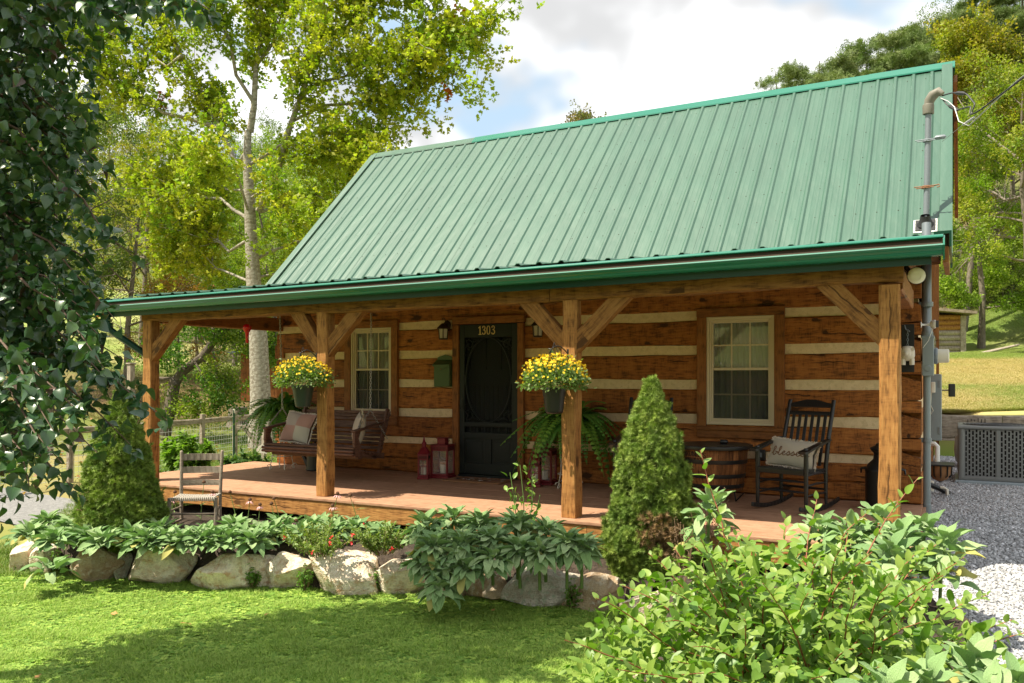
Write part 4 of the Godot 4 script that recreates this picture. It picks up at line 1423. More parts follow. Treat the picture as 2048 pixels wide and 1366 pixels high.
func script_word(parent: Node, th: float) -> void:
	# "blessed" as one running hand, drawn with a cord on the front of the cushion
	var s := {
		"b": [Vector2(0, 0.2), Vector2(0.25, 0.7), Vector2(0.35, 1.1), Vector2(0.22, 1.2), Vector2(0.14, 0.9), Vector2(0.14, 0.2), Vector2(0.25, 0.02), Vector2(0.42, 0.12), Vector2(0.46, 0.38), Vector2(0.36, 0.5), Vector2(0.5, 0.42), Vector2(0.62, 0.4)],
		"l": [Vector2(0, 0.2), Vector2(0.2, 0.65), Vector2(0.28, 1.1), Vector2(0.16, 1.18), Vector2(0.1, 0.8), Vector2(0.12, 0.15), Vector2(0.24, 0.02), Vector2(0.4, 0.2)],
		"e": [Vector2(0, 0.2), Vector2(0.2, 0.3), Vector2(0.3, 0.48), Vector2(0.18, 0.56), Vector2(0.08, 0.35), Vector2(0.12, 0.08), Vector2(0.28, 0.02), Vector2(0.46, 0.22)],
		"s": [Vector2(0, 0.2), Vector2(0.16, 0.45), Vector2(0.22, 0.56), Vector2(0.32, 0.25), Vector2(0.22, 0.02), Vector2(0.06, 0.06), Vector2(0.25, 0.1), Vector2(0.42, 0.22)],
		"d": [Vector2(0, 0.2), Vector2(0.3, 0.5), Vector2(0.12, 0.5), Vector2(0.06, 0.2), Vector2(0.18, 0.02), Vector2(0.36, 0.3), Vector2(0.42, 0.75), Vector2(0.46, 1.15), Vector2(0.42, 0.5), Vector2(0.44, 0.1), Vector2(0.6, 0.05), Vector2(0.75, 0.25)]}
	var x := 0.0
	var cv := Curve2D.new()
	for ch in "blessed":
		for q in s[ch]: cv.add_point(Vector2(x + q.x, q.y))
		x += s[ch][-1].x
	for i in cv.point_count:
		var d := (cv.get_point_position(mini(i + 1, cv.point_count - 1)) - cv.get_point_position(maxi(i - 1, 0))) * 0.17
		cv.set_point_in(i, -d)
		cv.set_point_out(i, d)
	var pts := []
	for q in cv.tessellate(3, 6):
		var u := (q.x / x - 0.5) * 0.40
		var v := q.y * 0.075 - 0.04 + u * 0.06
		var e := pow(maxf(0.0, (1.0 - pow(u / 0.25, 2)) * (1.0 - pow(v / 0.14, 2))), 0.42)
		pts.append(Vector3(u, v, th * 0.5 * e + 0.004))
	var b := MB.new()
	b.tube(pts, 0.0042, 4)
	mbpart(parent, "stitched_word", b, M.script_brown)

func barrel() -> void:
	var t := thing("barrel_table", "half whiskey barrel table with black round top and iron hoops below the right window", "table", Vector3(-2.29, DECK, -8.98))
	var n := 26
	var prof := func(y: float) -> float: return 0.3 + 0.055 * sin(clampf((y - 0.12) / 0.66, 0, 1) * PI * 0.62)
	for i in n:
		var b := MB.new()
		b.off = Vector2(R(0, 1), R(0, 1))
		var a0 := TAU * (i + 0.02) / n
		var a1 := TAU * (i + 0.98) / n
		b.sheet(func(u, v):
			var a := lerpf(a0, a1, u)
			var y := lerpf(0.12, 0.56, v)
			var r: float = prof.call(y) - 0.004 * pow(absf(u - 0.5) * 2.0, 6)
			return Vector3(cos(a) * r, y, -sin(a) * r), 3, 8)
		for k in b.v.size(): b.t[k] = b.off + Vector2(b.v[k].y * 0.42, b.t[k].x * 0.08)
		mbpart(t, "stave", b, M[["barrel", "barrel1", "barrel2"][rng.randi() % 3]])
	for y in [0.15, 0.26, 0.41]:
		var b := MB.new()
		var r: float = prof.call(y)
		var r2: float = prof.call(y + 0.04)
		b.lathe([Vector2(r + 0.002, y), Vector2(r + 0.006, y), Vector2(r2 + 0.006, y + 0.042), Vector2(r2 + 0.002, y + 0.042)], 40)
		mbpart(t, "hoop", b, M.dark_metal)
	var tp := MB.new()
	tp.lathe([Vector2(0, 0.56), Vector2(0.4, 0.56), Vector2(0.405, 0.565), Vector2(0.405, 0.595), Vector2(0.398, 0.602), Vector2(0, 0.602)], 48)
	mbpart(t, "table_top", tp, M.black_paint)
	var bt := MB.new()
	bt.lathe([Vector2(0, 0.115), Vector2(0.3, 0.115), Vector2(0.3, 0.13)], 30)
	mbpart(t, "barrel_bottom", bt, M.barrel1)
	for k in 3:
		var a := k * TAU / 3 + 0.3
		var d := Vector3(cos(a), 0, sin(a))
		var b := MB.new()
		var pts := [d * 0.24 + Vector3(0, 0.13, 0), d * 0.26 + Vector3(0, 0.02, 0)]
		for i in 10: pts.append(d * (0.26 + 0.05 + 0.05 * sin(-PI * 0.5 + i * 0.55)) + Vector3(0, 0.055 - 0.05 * cos(i * 0.55), 0))
		b.tube(pts, 0.008, 5)
		mbpart(t, "foot", b, M.dark_metal)
	var font := SystemFont.new()
	font.font_names = PackedStringArray(["Droid Serif"])
	for row in [["JACK DANIEL'S", 0.502, 64, 0.0011, 0.0245, true], ["TENNESSEE WHISKEY", 0.462, 32, 0.0008, 0.0128, false]]:
		var txt: String = row[0]
		for i in txt.length():
			if txt[i] == " ": continue
			var tm := TextMesh.new()
			tm.text = txt[i]
			tm.font = font
			tm.font_size = row[2]
			tm.pixel_size = row[3]
			tm.depth = 0.002
			var f: float = (i - (txt.length() - 1) * 0.5)
			var y: float = row[1] + (0.012 * (1.0 - pow(f / 6.5, 2)) if row[5] else 0.0)
			var r: float = prof.call(y) + 0.0015
			var an: float = f * float(row[4]) / r - 0.46
			part(t, "branded_letter", tm, M.dark_void, Transform3D(Basis(Vector3.UP, an) * Basis(Vector3(0, 0, 1), -f * 0.03 if row[5] else 0.0), Vector3(sin(an) * r, y, cos(an) * r)))
	var bx := thing("small_box", "small black box standing on the barrel table top", "box", Vector3(-2.21, DECK + 0.603, -9.08), 0.2)
	var b := MB.new()
	b.box(Vector3(0, 0.02, 0), Vector3(0.085, 0.04, 0.06), Basis.IDENTITY, 0.01)
	mbpart(bx, "case", b, M.black_paint)
	var b2 := MB.new()
	b2.box(Vector3(0, 0.041, 0), Vector3(0.06, 0.004, 0.035), Basis.IDENTITY, 0.0015)
	mbpart(bx, "lid", b2, M.dark_metal)

func porch_things() -> void:
	swing()
	hanging_mum(Vector3(-6.33, 1.77, -6.97), "yellow chrysanthemums in a dark green pot hanging from the second post from left", true, 301)
	hanging_mum(Vector3(-3.26, 1.76, -6.95), "yellow chrysanthemums in a black pot hanging from the post right of the door", false, 302)
	G.fronds = [frond_mesh(0.6, 0.1, 1.1), frond_mesh(0.55, 0.095, 0.8), frond_mesh(0.66, 0.11, 1.4), frond_mesh(0.5, 0.085, 0.5)]
	fern(Vector3(-8.62, 1.46, -9.05), "lush green fern behind the left end of the porch swing", 100, 311, 1.0)
	plant_stand(Vector3(-8.62, DECK, -9.05), 0.63, "cream wire plant stand under the fern behind the porch swing", 0.19)
	fern(Vector3(-4.08, 1.38, -9.12), "drooping green fern on a wire stand behind the third porch post", 110, 312, 1.15)
	plant_stand(Vector3(-4.08, DECK, -9.12), 0.55, "cream wire plant stand with curled feet under the fern right of the door", 0.17)
	lantern(Vector3(-6.1, DECK, -9.0), 0.35, 1.0, 0.14, 0.32, "small red lantern with pointed top, left of the door", true)
	lantern(Vector3(-5.97, DECK, -9.25), 0.15, 1.0, 0.24, 0.43, "large red lantern with a square chimney, left of the door", false)
	lantern(Vector3(-4.48, DECK, -9.0), 0.3, 1.0, 0.14, 0.32, "small red lantern with pointed top, right of the door beside the fern", true)
	lantern(Vector3(-4.48, DECK, -9.28), 0.15, 1.0, 0.24, 0.43, "large red lantern with a square chimney, right of the door", false)
	rocker(Vector3(-1.42, DECK, -8.68), -0.3, "black rocking chair holding the lettered cushion, beside the right porch post")
	rocker(Vector3(-3.04, DECK, -8.8), 0.1, "black rocking chair half hidden behind the small spruce")
	var pl := thing("cushion", "cream striped cushion reading blessed on the right rocking chair", "cushion", Vector3(-1.42, DECK + 0.555, -8.7), -0.3)
	pl.rotation.x = -0.35
	pl.rotation.z = -0.08
	pillow(pl, 0.5, 0.28, 0.15, [[0.02, 0.98, 0.02, 0.98]], [M.linen], M.fringe)
	script_word(pl, 0.15)
	var p3 := thing("cushion", "cream cushion on the left rocking chair, mostly behind the spruce", "cushion", Vector3(-3.04, DECK + 0.55, -8.85), 0.1)
	p3.rotation.x = -0.35
	pillow(p3, 0.46, 0.28, 0.15, [[0.02, 0.98, 0.02, 0.98]], [M.linen], M.fringe)
	barrel()
	# door mat
	var mt := thing("door_mat", "brown coir door mat with a leaf pattern before the screen door", "mat", Vector3(-5.36, DECK, -9.14), 0.03)
	var b := MB.new()
	b.box(Vector3(0, 0.01, 0), Vector3(0.82, 0.018, 0.44), Basis.IDENTITY, 0.004)
	mbpart(mt, "mat_base", b, M.coir)
	for i in 34:
		var q := MB.new()
		q.star(R(0.05, 0.09), Transform3D(Basis(Vector3.UP, R(0, TAU)), Vector3(R(-0.34, 0.34), 0.0215 + i * 0.0002, R(-0.17, 0.15))))
		mbpart(mt, "printed_leaf", q, M[["white_plastic", "rust", "dark_void", "red_paint", "linen"][i % 5]])
	# watering can
	var wc := thing("watering_can", "black watering can with a long spout under the porch swing", "watering can", Vector3(-8.03, DECK, -9.1))
	b = MB.new()
	b.lathe([Vector2(0, 0.005), Vector2(0.135, 0.005), Vector2(0.14, 0.02), Vector2(0.125, 0.06), Vector2(0.12, 0.33), Vector2(0.115, 0.345), Vector2(0.06, 0.36), Vector2(0, 0.36)], 28)
	mbpart(wc, "body", b, M.pot_black)
	b = MB.new()
	b.tube([Vector3(-0.1, 0.06, 0.02), Vector3(-0.17, 0.16, 0.03), Vector3(-0.3, 0.36, 0.05)], [0.045, 0.028, 0.018], 12)
	b.lathe([Vector2(0.018, 0), Vector2(0.05, 0.05), Vector2(0.05, 0.06), Vector2(0, 0.065)], 14, Transform3D(Basis(Vector3(0, 0, 1), 0.6), Vector3(-0.295, 0.35, 0.05)))
	mbpart(wc, "spout", b, M.pot_black)
	b = MB.new()
	b.tube([Vector3(-0.05, 0.35, 0), Vector3(0.02, 0.43, 0), Vector3(0.14, 0.4, 0), Vector3(0.2, 0.28, 0), Vector3(0.12, 0.12, 0)], 0.013, 8)
	mbpart(wc, "handle", b, M.pot_black)
	# milk can
	var mc := thing("milk_can", "black metal milk can standing behind the right porch post", "milk can", Vector3(-0.62, DECK, -9.12))
	b = MB.new()
	b.lathe([Vector2(0, 0.0), Vector2(0.165, 0.0), Vector2(0.17, 0.015), Vector2(0.165, 0.03), Vector2(0.165, 0.38), Vector2(0.17, 0.385), Vector2(0.165, 0.4), Vector2(0.14, 0.45), Vector2(0.09, 0.5), Vector2(0.085, 0.56), Vector2(0.11, 0.585), Vector2(0.115, 0.6), Vector2(0, 0.6)], 32)
	mbpart(mc, "can", b, M.dark_metal)
	b = MB.new()
	b.lathe([Vector2(0.12, 0.6), Vector2(0.125, 0.61), Vector2(0.07, 0.64), Vector2(0.06, 0.66), Vector2(0, 0.665)], 24)
	mbpart(mc, "lid", b, M.dark_metal)
	for s in [-1, 1]:
		b = MB.new()
		b.tube([Vector3(s * 0.16, 0.41, 0.03), Vector3(s * 0.2, 0.4, 0.03), Vector3(s * 0.205, 0.36, 0.0), Vector3(s * 0.2, 0.4, -0.03), Vector3(s * 0.16, 0.41, -0.03)], 0.009, 6)
		mbpart(mc, "handle", b, M.dark_metal)
	# wall lanterns either side of the door
	for q in [[-6.085, "bronze wall lantern on the logs left of the door"], [-4.66, "bronze wall lantern right of the door, behind a porch brace"]]:
		var wl := thing("wall_lantern", q[1], "wall lamp", Vector3(q[0], 2.6, ZF), 0.0, "wall lanterns beside the door")
		b = MB.new()
		b.lathe([Vector2(0, 0.0), Vector2(0.055, 0.0), Vector2(0.06, 0.012), Vector2(0.04, 0.03), Vector2(0, 0.035)], 20, Transform3D(Basis(Vector3.RIGHT, PI * 0.5).scaled(Vector3(1, 1.3, 1)), Vector3(0, 0.06, 0.005)))
		mbpart(wl, "backplate", b, M.bronze)
		b = MB.new()
		var pts := []
		for i in 12:
			var an := PI * 0.85 - i * 0.4
			pts.append(Vector3(0, 0.125 + 0.038 * sin(an), 0.1 - 0.04 * cos(an)))
		b.tube([Vector3(0, 0.06, 0.03), Vector3(0, 0.09, 0.06), Vector3(0, 0.08, 0.1)], 0.01, 6)
		b.tube(pts, 0.007, 6)
		mbpart(wl, "arm", b, M.bronze)
		b = MB.new()
		b.lathe([Vector2(0.02, 0.09), Vector2(0.05, 0.07), Vector2(0.09, 0.03), Vector2(0.098, 0.018), Vector2(0.095, 0.012), Vector2(0, 0.012)], 6, Transform3D(Basis.IDENTITY, Vector3(0, 0, 0.11)))
		mbpart(wl, "lamp_roof", b, M.bronze)
		b = MB.new()
		b.lathe([Vector2(0.058, -0.115), Vector2(0.07, 0.012)], 6, Transform3D(Basis.IDENTITY, Vector3(0, 0, 0.11)))
		mbpart(wl, "lamp_glass", b, M.lamp_glass)
		b = MB.new()
		for k in 6:
			var an := TAU * k / 6
			b.bar(Vector3(cos(an) * 0.06, -0.118, 0.11 + sin(an) * 0.06), Vector3(cos(an) * 0.072, 0.012, 0.11 + sin(an) * 0.072), 0.009, 0.009, Vector3(0, 0, 1))
		b.lathe([Vector2(0, -0.13), Vector2(0.064, -0.13), Vector2(0.066, -0.112), Vector2(0.055, -0.112)], 6, Transform3D(Basis.IDENTITY, Vector3(0, 0, 0.11)))
		mbpart(wl, "cage", b, M.bronze)
	# mailbox
	var mb := thing("wall_mailbox", "weathered green metal letter box hung on the logs left of the door", "mailbox", Vector3(-6.12, 1.83, ZF))
	b = MB.new()
	b.box(Vector3(0, 0.16, 0.055), Vector3(0.255, 0.32, 0.1), Basis.IDENTITY, 0.012)
	mbpart(mb, "box", b, M.mail_green)
	b = MB.new()
	b.poly(PackedVector2Array([Vector2(-0.125, 0.3), Vector2(0.125, 0.3), Vector2(0.125, 0.4), Vector2(0.09, 0.415), Vector2(0.05, 0.425), Vector2(0.0, 0.44), Vector2(-0.05, 0.425), Vector2(-0.09, 0.415), Vector2(-0.125, 0.4)]), 0.008, Transform3D(Basis.IDENTITY, Vector3(0, 0, 0.006)))
	mbpart(mb, "backplate", b, M.mail_green)
	b = MB.new()
	b.bar(Vector3(0, 0.365, 0.015), Vector3(0, 0.3, 0.115), 0.27, 0.008, Vector3.UP)
	b.poly(PackedVector2Array([Vector2(-0.135, 0.3), Vector2(0.135, 0.3), Vector2(0.135, 0.285), Vector2(0.06, 0.255), Vector2(0.0, 0.225), Vector2(-0.06, 0.255), Vector2(-0.135, 0.285)]), 0.007, Transform3D(Basis.IDENTITY, Vector3(0, 0, 0.117)))
	mbpart(mb, "flap", b, M.mail_green)
	b = MB.new()
	b.lathe([Vector2(0, 0.006), Vector2(0.008, 0.004), Vector2(0.009, 0)], 10, Transform3D(Basis(Vector3.RIGHT, PI * 0.5), Vector3(0, 0.24, 0.121)))
	mbpart(mb, "knob", b, M.rust)
	# oval plaque behind the right-hand flowers
	var pq := thing("wall_plaque", "small dark oval plaque on the logs behind the right hanging flowers", "sign", Vector3(-4.62, 2.05, ZF + 0.012))
	var ep := PackedVector2Array()
	for i in 24: ep.append(Vector2(cos(TAU * i / 24.0) * 0.13, sin(TAU * i / 24.0) * 0.065))
	b = MB.new()
	b.poly(ep, 0.012)
	mbpart(pq, "plate", b, M.bronze)
	var tm := TextMesh.new()
	tm.text = "WELCOME"
	tm.font_size = 24
	tm.pixel_size = 0.0018
	tm.depth = 0.003
	part(pq, "lettering", tm, M.cream, Transform3D(Basis.IDENTITY, Vector3(0, 0, 0.0075)))
	# wall outlets
	for q in [[-1.91, 1.085, "dark outlet box in the chinking right of the barrel table", M.dark_metal], [-2.68, 1.09, "pale outlet box in the chinking left of the barrel table", M.white_plastic]]:
		var ob := thing("outlet_box", q[2], "outlet", Vector3(q[0], q[1], ZF - 0.02))
		b = MB.new()
		b.box(Vector3(0, 0, 0.025), Vector3(0.11, 0.12, 0.05), Basis.IDENTITY, 0.01)
		mbpart(ob, "case", b, q[3])
		b = MB.new()
		b.box(Vector3(0, 0, 0.052), Vector3(0.04, 0.05, 0.006))
		mbpart(ob, "cover", b, M.grey_box)
	# glass bird feeder under the beam
	var hf := thing("hummingbird_feeder", "red glass bottle feeder in a wire hanger under the left end of the porch roof", "bird feeder", Vector3(-7.72, 2.72, -7.5))
	b = MB.new()
	b.tube([Vector3(0, 0, 0), Vector3(0.0, -0.05, 0), Vector3(0.05, -0.13, 0), Vector3(0.045, -0.2, 0.02), Vector3(-0.05, -0.17, 0.03), Vector3(-0.045, -0.1, 0), Vector3(0, -0.05, 0)], 0.003, 5)
	b.tube([Vector3(0, -0.3, 0), Vector3(-0.03, -0.34, 0.0), Vector3(-0.035, -0.4, 0)], 0.004, 5)
	mbpart(hf, "wire_hanger", b, M.rust)
	b = MB.new()
	b.lathe([Vector2(0.0, -0.1), Vector2(0.03, -0.105), Vector2(0.05, -0.13), Vector2(0.052, -0.16), Vector2(0.025, -0.21), Vector2(0.018, -0.28), Vector2(0.02, -0.33), Vector2(0, -0.34)], 18)
	mbpart(hf, "bottle", b, M.red_glass)
	# ladder-back chair in the bed
	var lc := thing("garden_chair", "weathered grey ladder-back chair with woven seat standing in the flower bed", "chair", Vector3(-7.17, 0.28, -6.25), 0.62)
	for s in [-1, 1]:
		b = MB.new()
		b.tube([Vector3(s * 0.2, 0, -0.17), Vector3(s * 0.205, 0.4, -0.17), Vector3(s * 0.215, 0.86, -0.22)], [0.018, 0.019, 0.017], 10)
		b.lathe([Vector2(0.017, 0), Vector2(0.014, 0.012), Vector2(0, 0.018)], 10, Transform3D(Basis.IDENTITY, Vector3(s * 0.215, 0.858, -0.22)))
		mbpart(lc, "back_post", b, M.old)
		b = MB.new()
		b.tube([Vector3(s * 0.235, 0, 0.19), Vector3(s * 0.235, 0.41, 0.18)], [0.018, 0.02], 10)
		mbpart(lc, "front_leg", b, M.old)
		for y in [0.13, 0.27]:
			b = MB.new()
			b.tube([Vector3(s * 0.235, y, 0.18), Vector3(s * 0.203, y, -0.17)], 0.011, 8)
			mbpart(lc, "side_rung", b, M.old1)
	for y in [0.12, 0.24]:
		b = MB.new()
		b.tube([Vector3(-0.235, y, 0.185), Vector3(0.235, y, 0.185)], 0.011, 8)
		mbpart(lc, "front_rung", b, M.old1)
	for y in [0.52, 0.66, 0.8]:
		b = MB.new()
		b.off = Vector2(R(0, 1), R(0, 1))
		var z: float = -0.17 - 0.05 * (y - 0.4) / 0.46
		for i in 6:
			var x0 := lerpf(-0.2, 0.2, i / 6.0)
			var x1 := lerpf(-0.2, 0.2, (i + 1) / 6.0)
			b.bar(Vector3(x0, y, z - 0.03 * cos(x0 * 7.0)), Vector3(x1, y, z - 0.03 * cos(x1 * 7.0)), 0.012, 0.07 if y > 0.6 else 0.06)
		mbpart(lc, "ladder_slat", b, M.old)
	b = MB.new()
	for i in 15:
		for j in 11:
			var x := -0.215 + 0.43 * (i + 0.5) / 15
			var z := -0.16 + 0.35 * (j + 0.5) / 11
			b.box(Vector3(x, 0.405 - 0.012 * sin((x + 0.22) * 7.0), z), Vector3(0.034, 0.012, 0.014) if (i + j) % 2 == 0 else Vector3(0.015, 0.011, 0.036), Basis.IDENTITY, 0.003)
	for i in 22: b.tube([Vector3(-0.22 + i * 0.021, 0.405, 0.17), Vector3(-0.22 + i * 0.021, 0.41, 0.205), Vector3(-0.215 + i * 0.021, 0.375, 0.2)], 0.009, 5)
	mbpart(lc, "woven_seat", b, M.seat_weave)

# ---------------------------------------------------------------- right corner of the house
func service_gear() -> void:
	# mast through the roof
	var t := thing("service_mast", "galvanised electric service mast with weatherhead rising through the right end of the roof", "mast", Vector3(-0.262, 3.66, -10.32))
	var b := MB.new()
	b.tube([Vector3(0, -0.1, 0), Vector3(0.026, 1.32, 0)], 0.032, 18)
	mbpart(t, "pipe", b, M.galvanised)
	b = MB.new()
	b.lathe([Vector2(0.044, 1.23), Vector2(0.058, 1.235), Vector2(0.06, 1.33), Vector2(0.055, 1.34)], 20, Transform3D(Basis.IDENTITY, Vector3(0.024, 0, 0)))
	b.tube([Vector3(0.026, 1.33, 0), Vector3(0.035, 1.38, 0.0), Vector3(0.07, 1.43, 0.02), Vector3(0.13, 1.455, 0.04), Vector3(0.165, 1.42, 0.05)], [0.047, 0.053, 0.056, 0.05, 0.028], 14)
	mbpart(t, "weatherhead", b, M.weatherhead)
	for q in [[0.42, 0.0, M.rust], [0.94, 0.012, M.galvanised]]:
		b = MB.new()
		b.lathe([Vector2(0.043, q[0] - 0.014), Vector2(0.047, q[0] - 0.012), Vector2(0.047, q[0] + 0.012), Vector2(0.043, q[0] + 0.014)], 18, Transform3D(Basis.IDENTITY, Vector3(q[1], 0, 0)))
		b.tube([Vector3(-0.12 + q[1], q[0] + 0.004, 0.03), Vector3(0.1 + q[1], q[0] + 0.004, 0.05)], 0.006, 6)
		b.tube([Vector3(-0.1 + q[1], q[0] - 0.012, 0.03), Vector3(0.08 + q[1], q[0] - 0.012, 0.05)], 0.006, 6)
		if q[0] > 0.5:
			b.box(Vector3(0.13 + q[1], q[0] + 0.01, 0.04), Vector3(0.12, 0.05, 0.045), Basis.IDENTITY, 0.02)
		else:
			b.tube([Vector3(0.08, 0.42, 0.045), Vector3(0.13, 0.43, 0.05), Vector3(0.135, 0.405, 0.05), Vector3(0.11, 0.4, 0.05)], 0.007, 6)
		mbpart(t, "clamp", b, q[2])
	var up45 := Vector3(0, 0.7071, 0.7071)
	var fb := Basis(Vector3.RIGHT, Vector3(0, 0.7071, -0.7071), up45)
	b = MB.new()
	b.box(Vector3(0, 0, 0.006), Vector3(0.24, 0.24, 0.008), Basis.IDENTITY, 0.003)
	for i in 8:
		for s in [-1, 1]: b.box(Vector3(s * 0.108, -0.1 + i * 0.028, 0.012), Vector3(0.012, 0.012, 0.008))
	part(t, "flashing_rim", b.mesh(), M.white_plastic, Transform3D(fb, Vector3(-0.005, -0.02, 0.03)))
	b = MB.new()
	b.box(Vector3(0, 0, 0.014), Vector3(0.2, 0.2, 0.014), Basis.IDENTITY, 0.004)
	for i in 6: b.tube([Vector3(-0.06 - i * 0.004, -0.07 + i * 0.02, 0.018), Vector3(0, -0.06 + i * 0.02, 0.03 + i * 0.004), Vector3(0.06 + i * 0.004, -0.07 + i * 0.02, 0.018)], 0.008, 5)
	b.lathe([Vector2(0.09, 0.0), Vector2(0.06, 0.05), Vector2(0.048, 0.11)], 16, Transform3D(Basis(Vector3.RIGHT, Vector3(0, 0.3, 1).normalized(), Vector3(0, -1, 0.3).normalized()) , Vector3(0, 0.01, 0.012)))
	part(t, "rubber_boot", b.mesh(), M.cable, Transform3D(fb, Vector3(-0.005, -0.02, 0.03)))
	# service cables
	var cb := thing("service_cables", "black and bare service cables running from the weatherhead off to the right", "cable", Vector3(-0.1, 5.06, -10.27))
	var far := Vector3(3.2, 1.15, 3.0)
	var knot := Vector3(0.36, -0.36, 0.55)
	for q in [[Vector3(0, 0.0, 0), Vector3(0.1, -0.02, 0.12), Vector3(0.22, -0.1, 0.3), Vector3(0.3, -0.26, 0.45)], [Vector3(0, -0.03, 0), Vector3(0.06, -0.14, 0.08), Vector3(0.14, -0.23, 0.2), Vector3(0.26, -0.27, 0.38)]]:
		b = MB.new()
		var pts: Array = q.duplicate()
		pts.append_array([knot, knot.lerp(far, 0.33) + Vector3(0, -0.05, 0), knot.lerp(far, 0.66) + Vector3(0, -0.05, 0), far])
		var cv := Curve3D.new()
		for p2 in pts: cv.add_point(p2)
		for i in range(1, pts.size() - 1):
			var d: Vector3 = (pts[i + 1] - pts[i - 1]) * 0.16
			cv.set_point_in(i, -d)
			cv.set_point_out(i, d)
		b.tube(Array(cv.tessellate(4, 4)), 0.008, 6)
		mbpart(cb, "insulated_wire", b, M.cable)
		b = MB.new()
		var mid: Vector3 = q[1].lerp(q[2], 0.6)
		var dd: Vector3 = (q[2] - q[1]).normalized()
		b.tube([mid - dd * 0.09, mid - dd * 0.05, mid + dd * 0.05, mid + dd * 0.09], [0.01, 0.02, 0.02, 0.01], 8)
		mbpart(cb, "splice_sleeve", b, M.cable)
	b = MB.new()
	b.tube([Vector3(-0.02, -0.02, 0), Vector3(0.06, -0.1, 0.1), Vector3(0.12, -0.2, 0.2), Vector3(0.16, -0.38, 0.28), Vector3(0.25, -0.48, 0.42), knot.lerp(far, 0.1), knot.lerp(far, 0.5) + Vector3(0, -0.03, 0), far + Vector3(0, -0.02, 0)], 0.006, 5)
	mbpart(cb, "bare_wire", b, M.alu_wire)
	b = MB.new()
	b.tube([Vector3(0.0, -0.5, -0.01), Vector3(0.18, -0.44, 0.3), Vector3(0.32, -0.4, 0.5)], 0.003, 4)
	b.tube([Vector3(0.2, -0.435, 0.32), Vector3(0.3, -0.41, 0.47)], [0.013, 0.011], 6)
	mbpart(cb, "tension_wire", b, M.alu_wire)
	# conduit and meter on the right wall
	var cd := thing("conduit", "grey conduit pipe running up the right corner of the house", "pipe", Vector3(-0.235, 0.5, -9.66))
	b = MB.new()
	b.tube([Vector3(0, 0.0, 0), Vector3(0, 1.5, 0)], 0.036, 16)
	b.lathe([Vector2(0.036, 0.0), Vector2(0.042, 0.01), Vector2(0.042, 0.13), Vector2(0.036, 0.14)], 16)
	mbpart(cd, "lower_pipe", b, M.grey_box)
	b = MB.new()
	b.tube([Vector3(0.0, 1.88, 0), Vector3(-0.01, 3.1, -0.2)], 0.046, 16)
	b.lathe([Vector2(0.05, 1.86), Vector2(0.058, 1.88), Vector2(0.058, 1.93), Vector2(0.048, 1.94)], 16)
	mbpart(cd, "upper_pipe", b, M.galvanised)
	for y in [0.8, 2.22]:
		b = MB.new()
		var r := 0.04 if y < 1 else 0.053
		b.lathe([Vector2(r, y - 0.025), Vector2(r + 0.006, y - 0.022), Vector2(r + 0.006, y + 0.022), Vector2(r, y + 0.025)], 16)
		b.box(Vector3(-0.05, y, 0.01), Vector3(0.06, 0.05, 0.02), Basis.IDENTITY, 0.004)
		mbpart(cd, "pipe_strap", b, M.galvanised)
	var me := thing("meter_box", "grey electric meter box with round white meter on the right corner wall", "meter", Vector3(-0.225, 1.98, -9.68))
	b = MB.new()
	b.box(Vector3(0, 0.19, 0), Vector3(0.11, 0.4, 0.2), Basis.IDENTITY, 0.008)
	b.box(Vector3(0, 0.395, 0), Vector3(0.12, 0.03, 0.21), Basis.IDENTITY, 0.006)
	b.lathe([Vector2(0.035, 0.0), Vector2(0.035, 0.006), Vector2(0.025, 0.007), Vector2(0, 0.007)], 18, Transform3D(Basis(Vector3.RIGHT, PI * 0.5), Vector3(0, 0.07, 0.1)))
	mbpart(me, "box", b, M.grey_box)
	b = MB.new()
	b.lathe([Vector2(0.08, 0.0), Vector2(0.085, 0.01), Vector2(0.085, 0.03), Vector2(0.075, 0.035)], 24, Transform3D(Basis(Vector3(0, 0, 1), -PI * 0.5), Vector3(0.055, 0.2, -0.02)))
	mbpart(me, "meter_ring", b, M.galvanised)
	b = MB.new()
	b.lathe([Vector2(0.072, 0.03), Vector2(0.07, 0.13), Vector2(0.062, 0.14), Vector2(0, 0.142)], 24, Transform3D(Basis(Vector3(0, 0, 1), -PI * 0.5), Vector3(0.055, 0.2, -0.02)))
	mbpart(me, "meter_dome", b, M.cream)
	# security camera
	var cm := thing("security_camera", "small white security camera on a stub arm beside the conduit", "camera", Vector3(-0.27, 2.5, -9.52))
	b = MB.new()
	b.lathe([Vector2(0, 0), Vector2(0.03, 0), Vector2(0.03, 0.008), Vector2(0.01, 0.012), Vector2(0.01, 0.06), Vector2(0.016, 0.065), Vector2(0.016, 0.08), Vector2(0, 0.085)], 14, Transform3D(Basis(Vector3(0, 0, 1), -PI * 0.5), Vector3(-0.02, 0, 0)))
	mbpart(cm, "arm", b, M.white_plastic)
	b = MB.new()
	b.box(Vector3(0.1, 0.0, 0.03), Vector3(0.055, 0.085, 0.09), Basis(Vector3.UP, 0.5), 0.022)
	mbpart(cm, "body", b, M.white_plastic)
	b = MB.new()
	b.box(Vector3(0.1, 0.0, 0.03) + Basis(Vector3.UP, 0.5) * Vector3(0.012, 0, 0.046), Vector3(0.03, 0.07, 0.006), Basis(Vector3.UP, 0.5), 0.002)
	mbpart(cm, "lens_plate", b, M.cable)
	b = MB.new()
	b.tube([Vector3(0.09, -0.05, 0.03), Vector3(0.05, -0.17, 0.02), Vector3(0.0, -0.24, 0.0)], 0.003, 4)
	mbpart(cm, "cord", b, M.white_plastic)
	# floodlight under the roof corner
	var fl := thing("floodlight", "round white floodlight under the right corner of the porch roof", "floodlight", Vector3(-0.27, 2.8, -7.32))
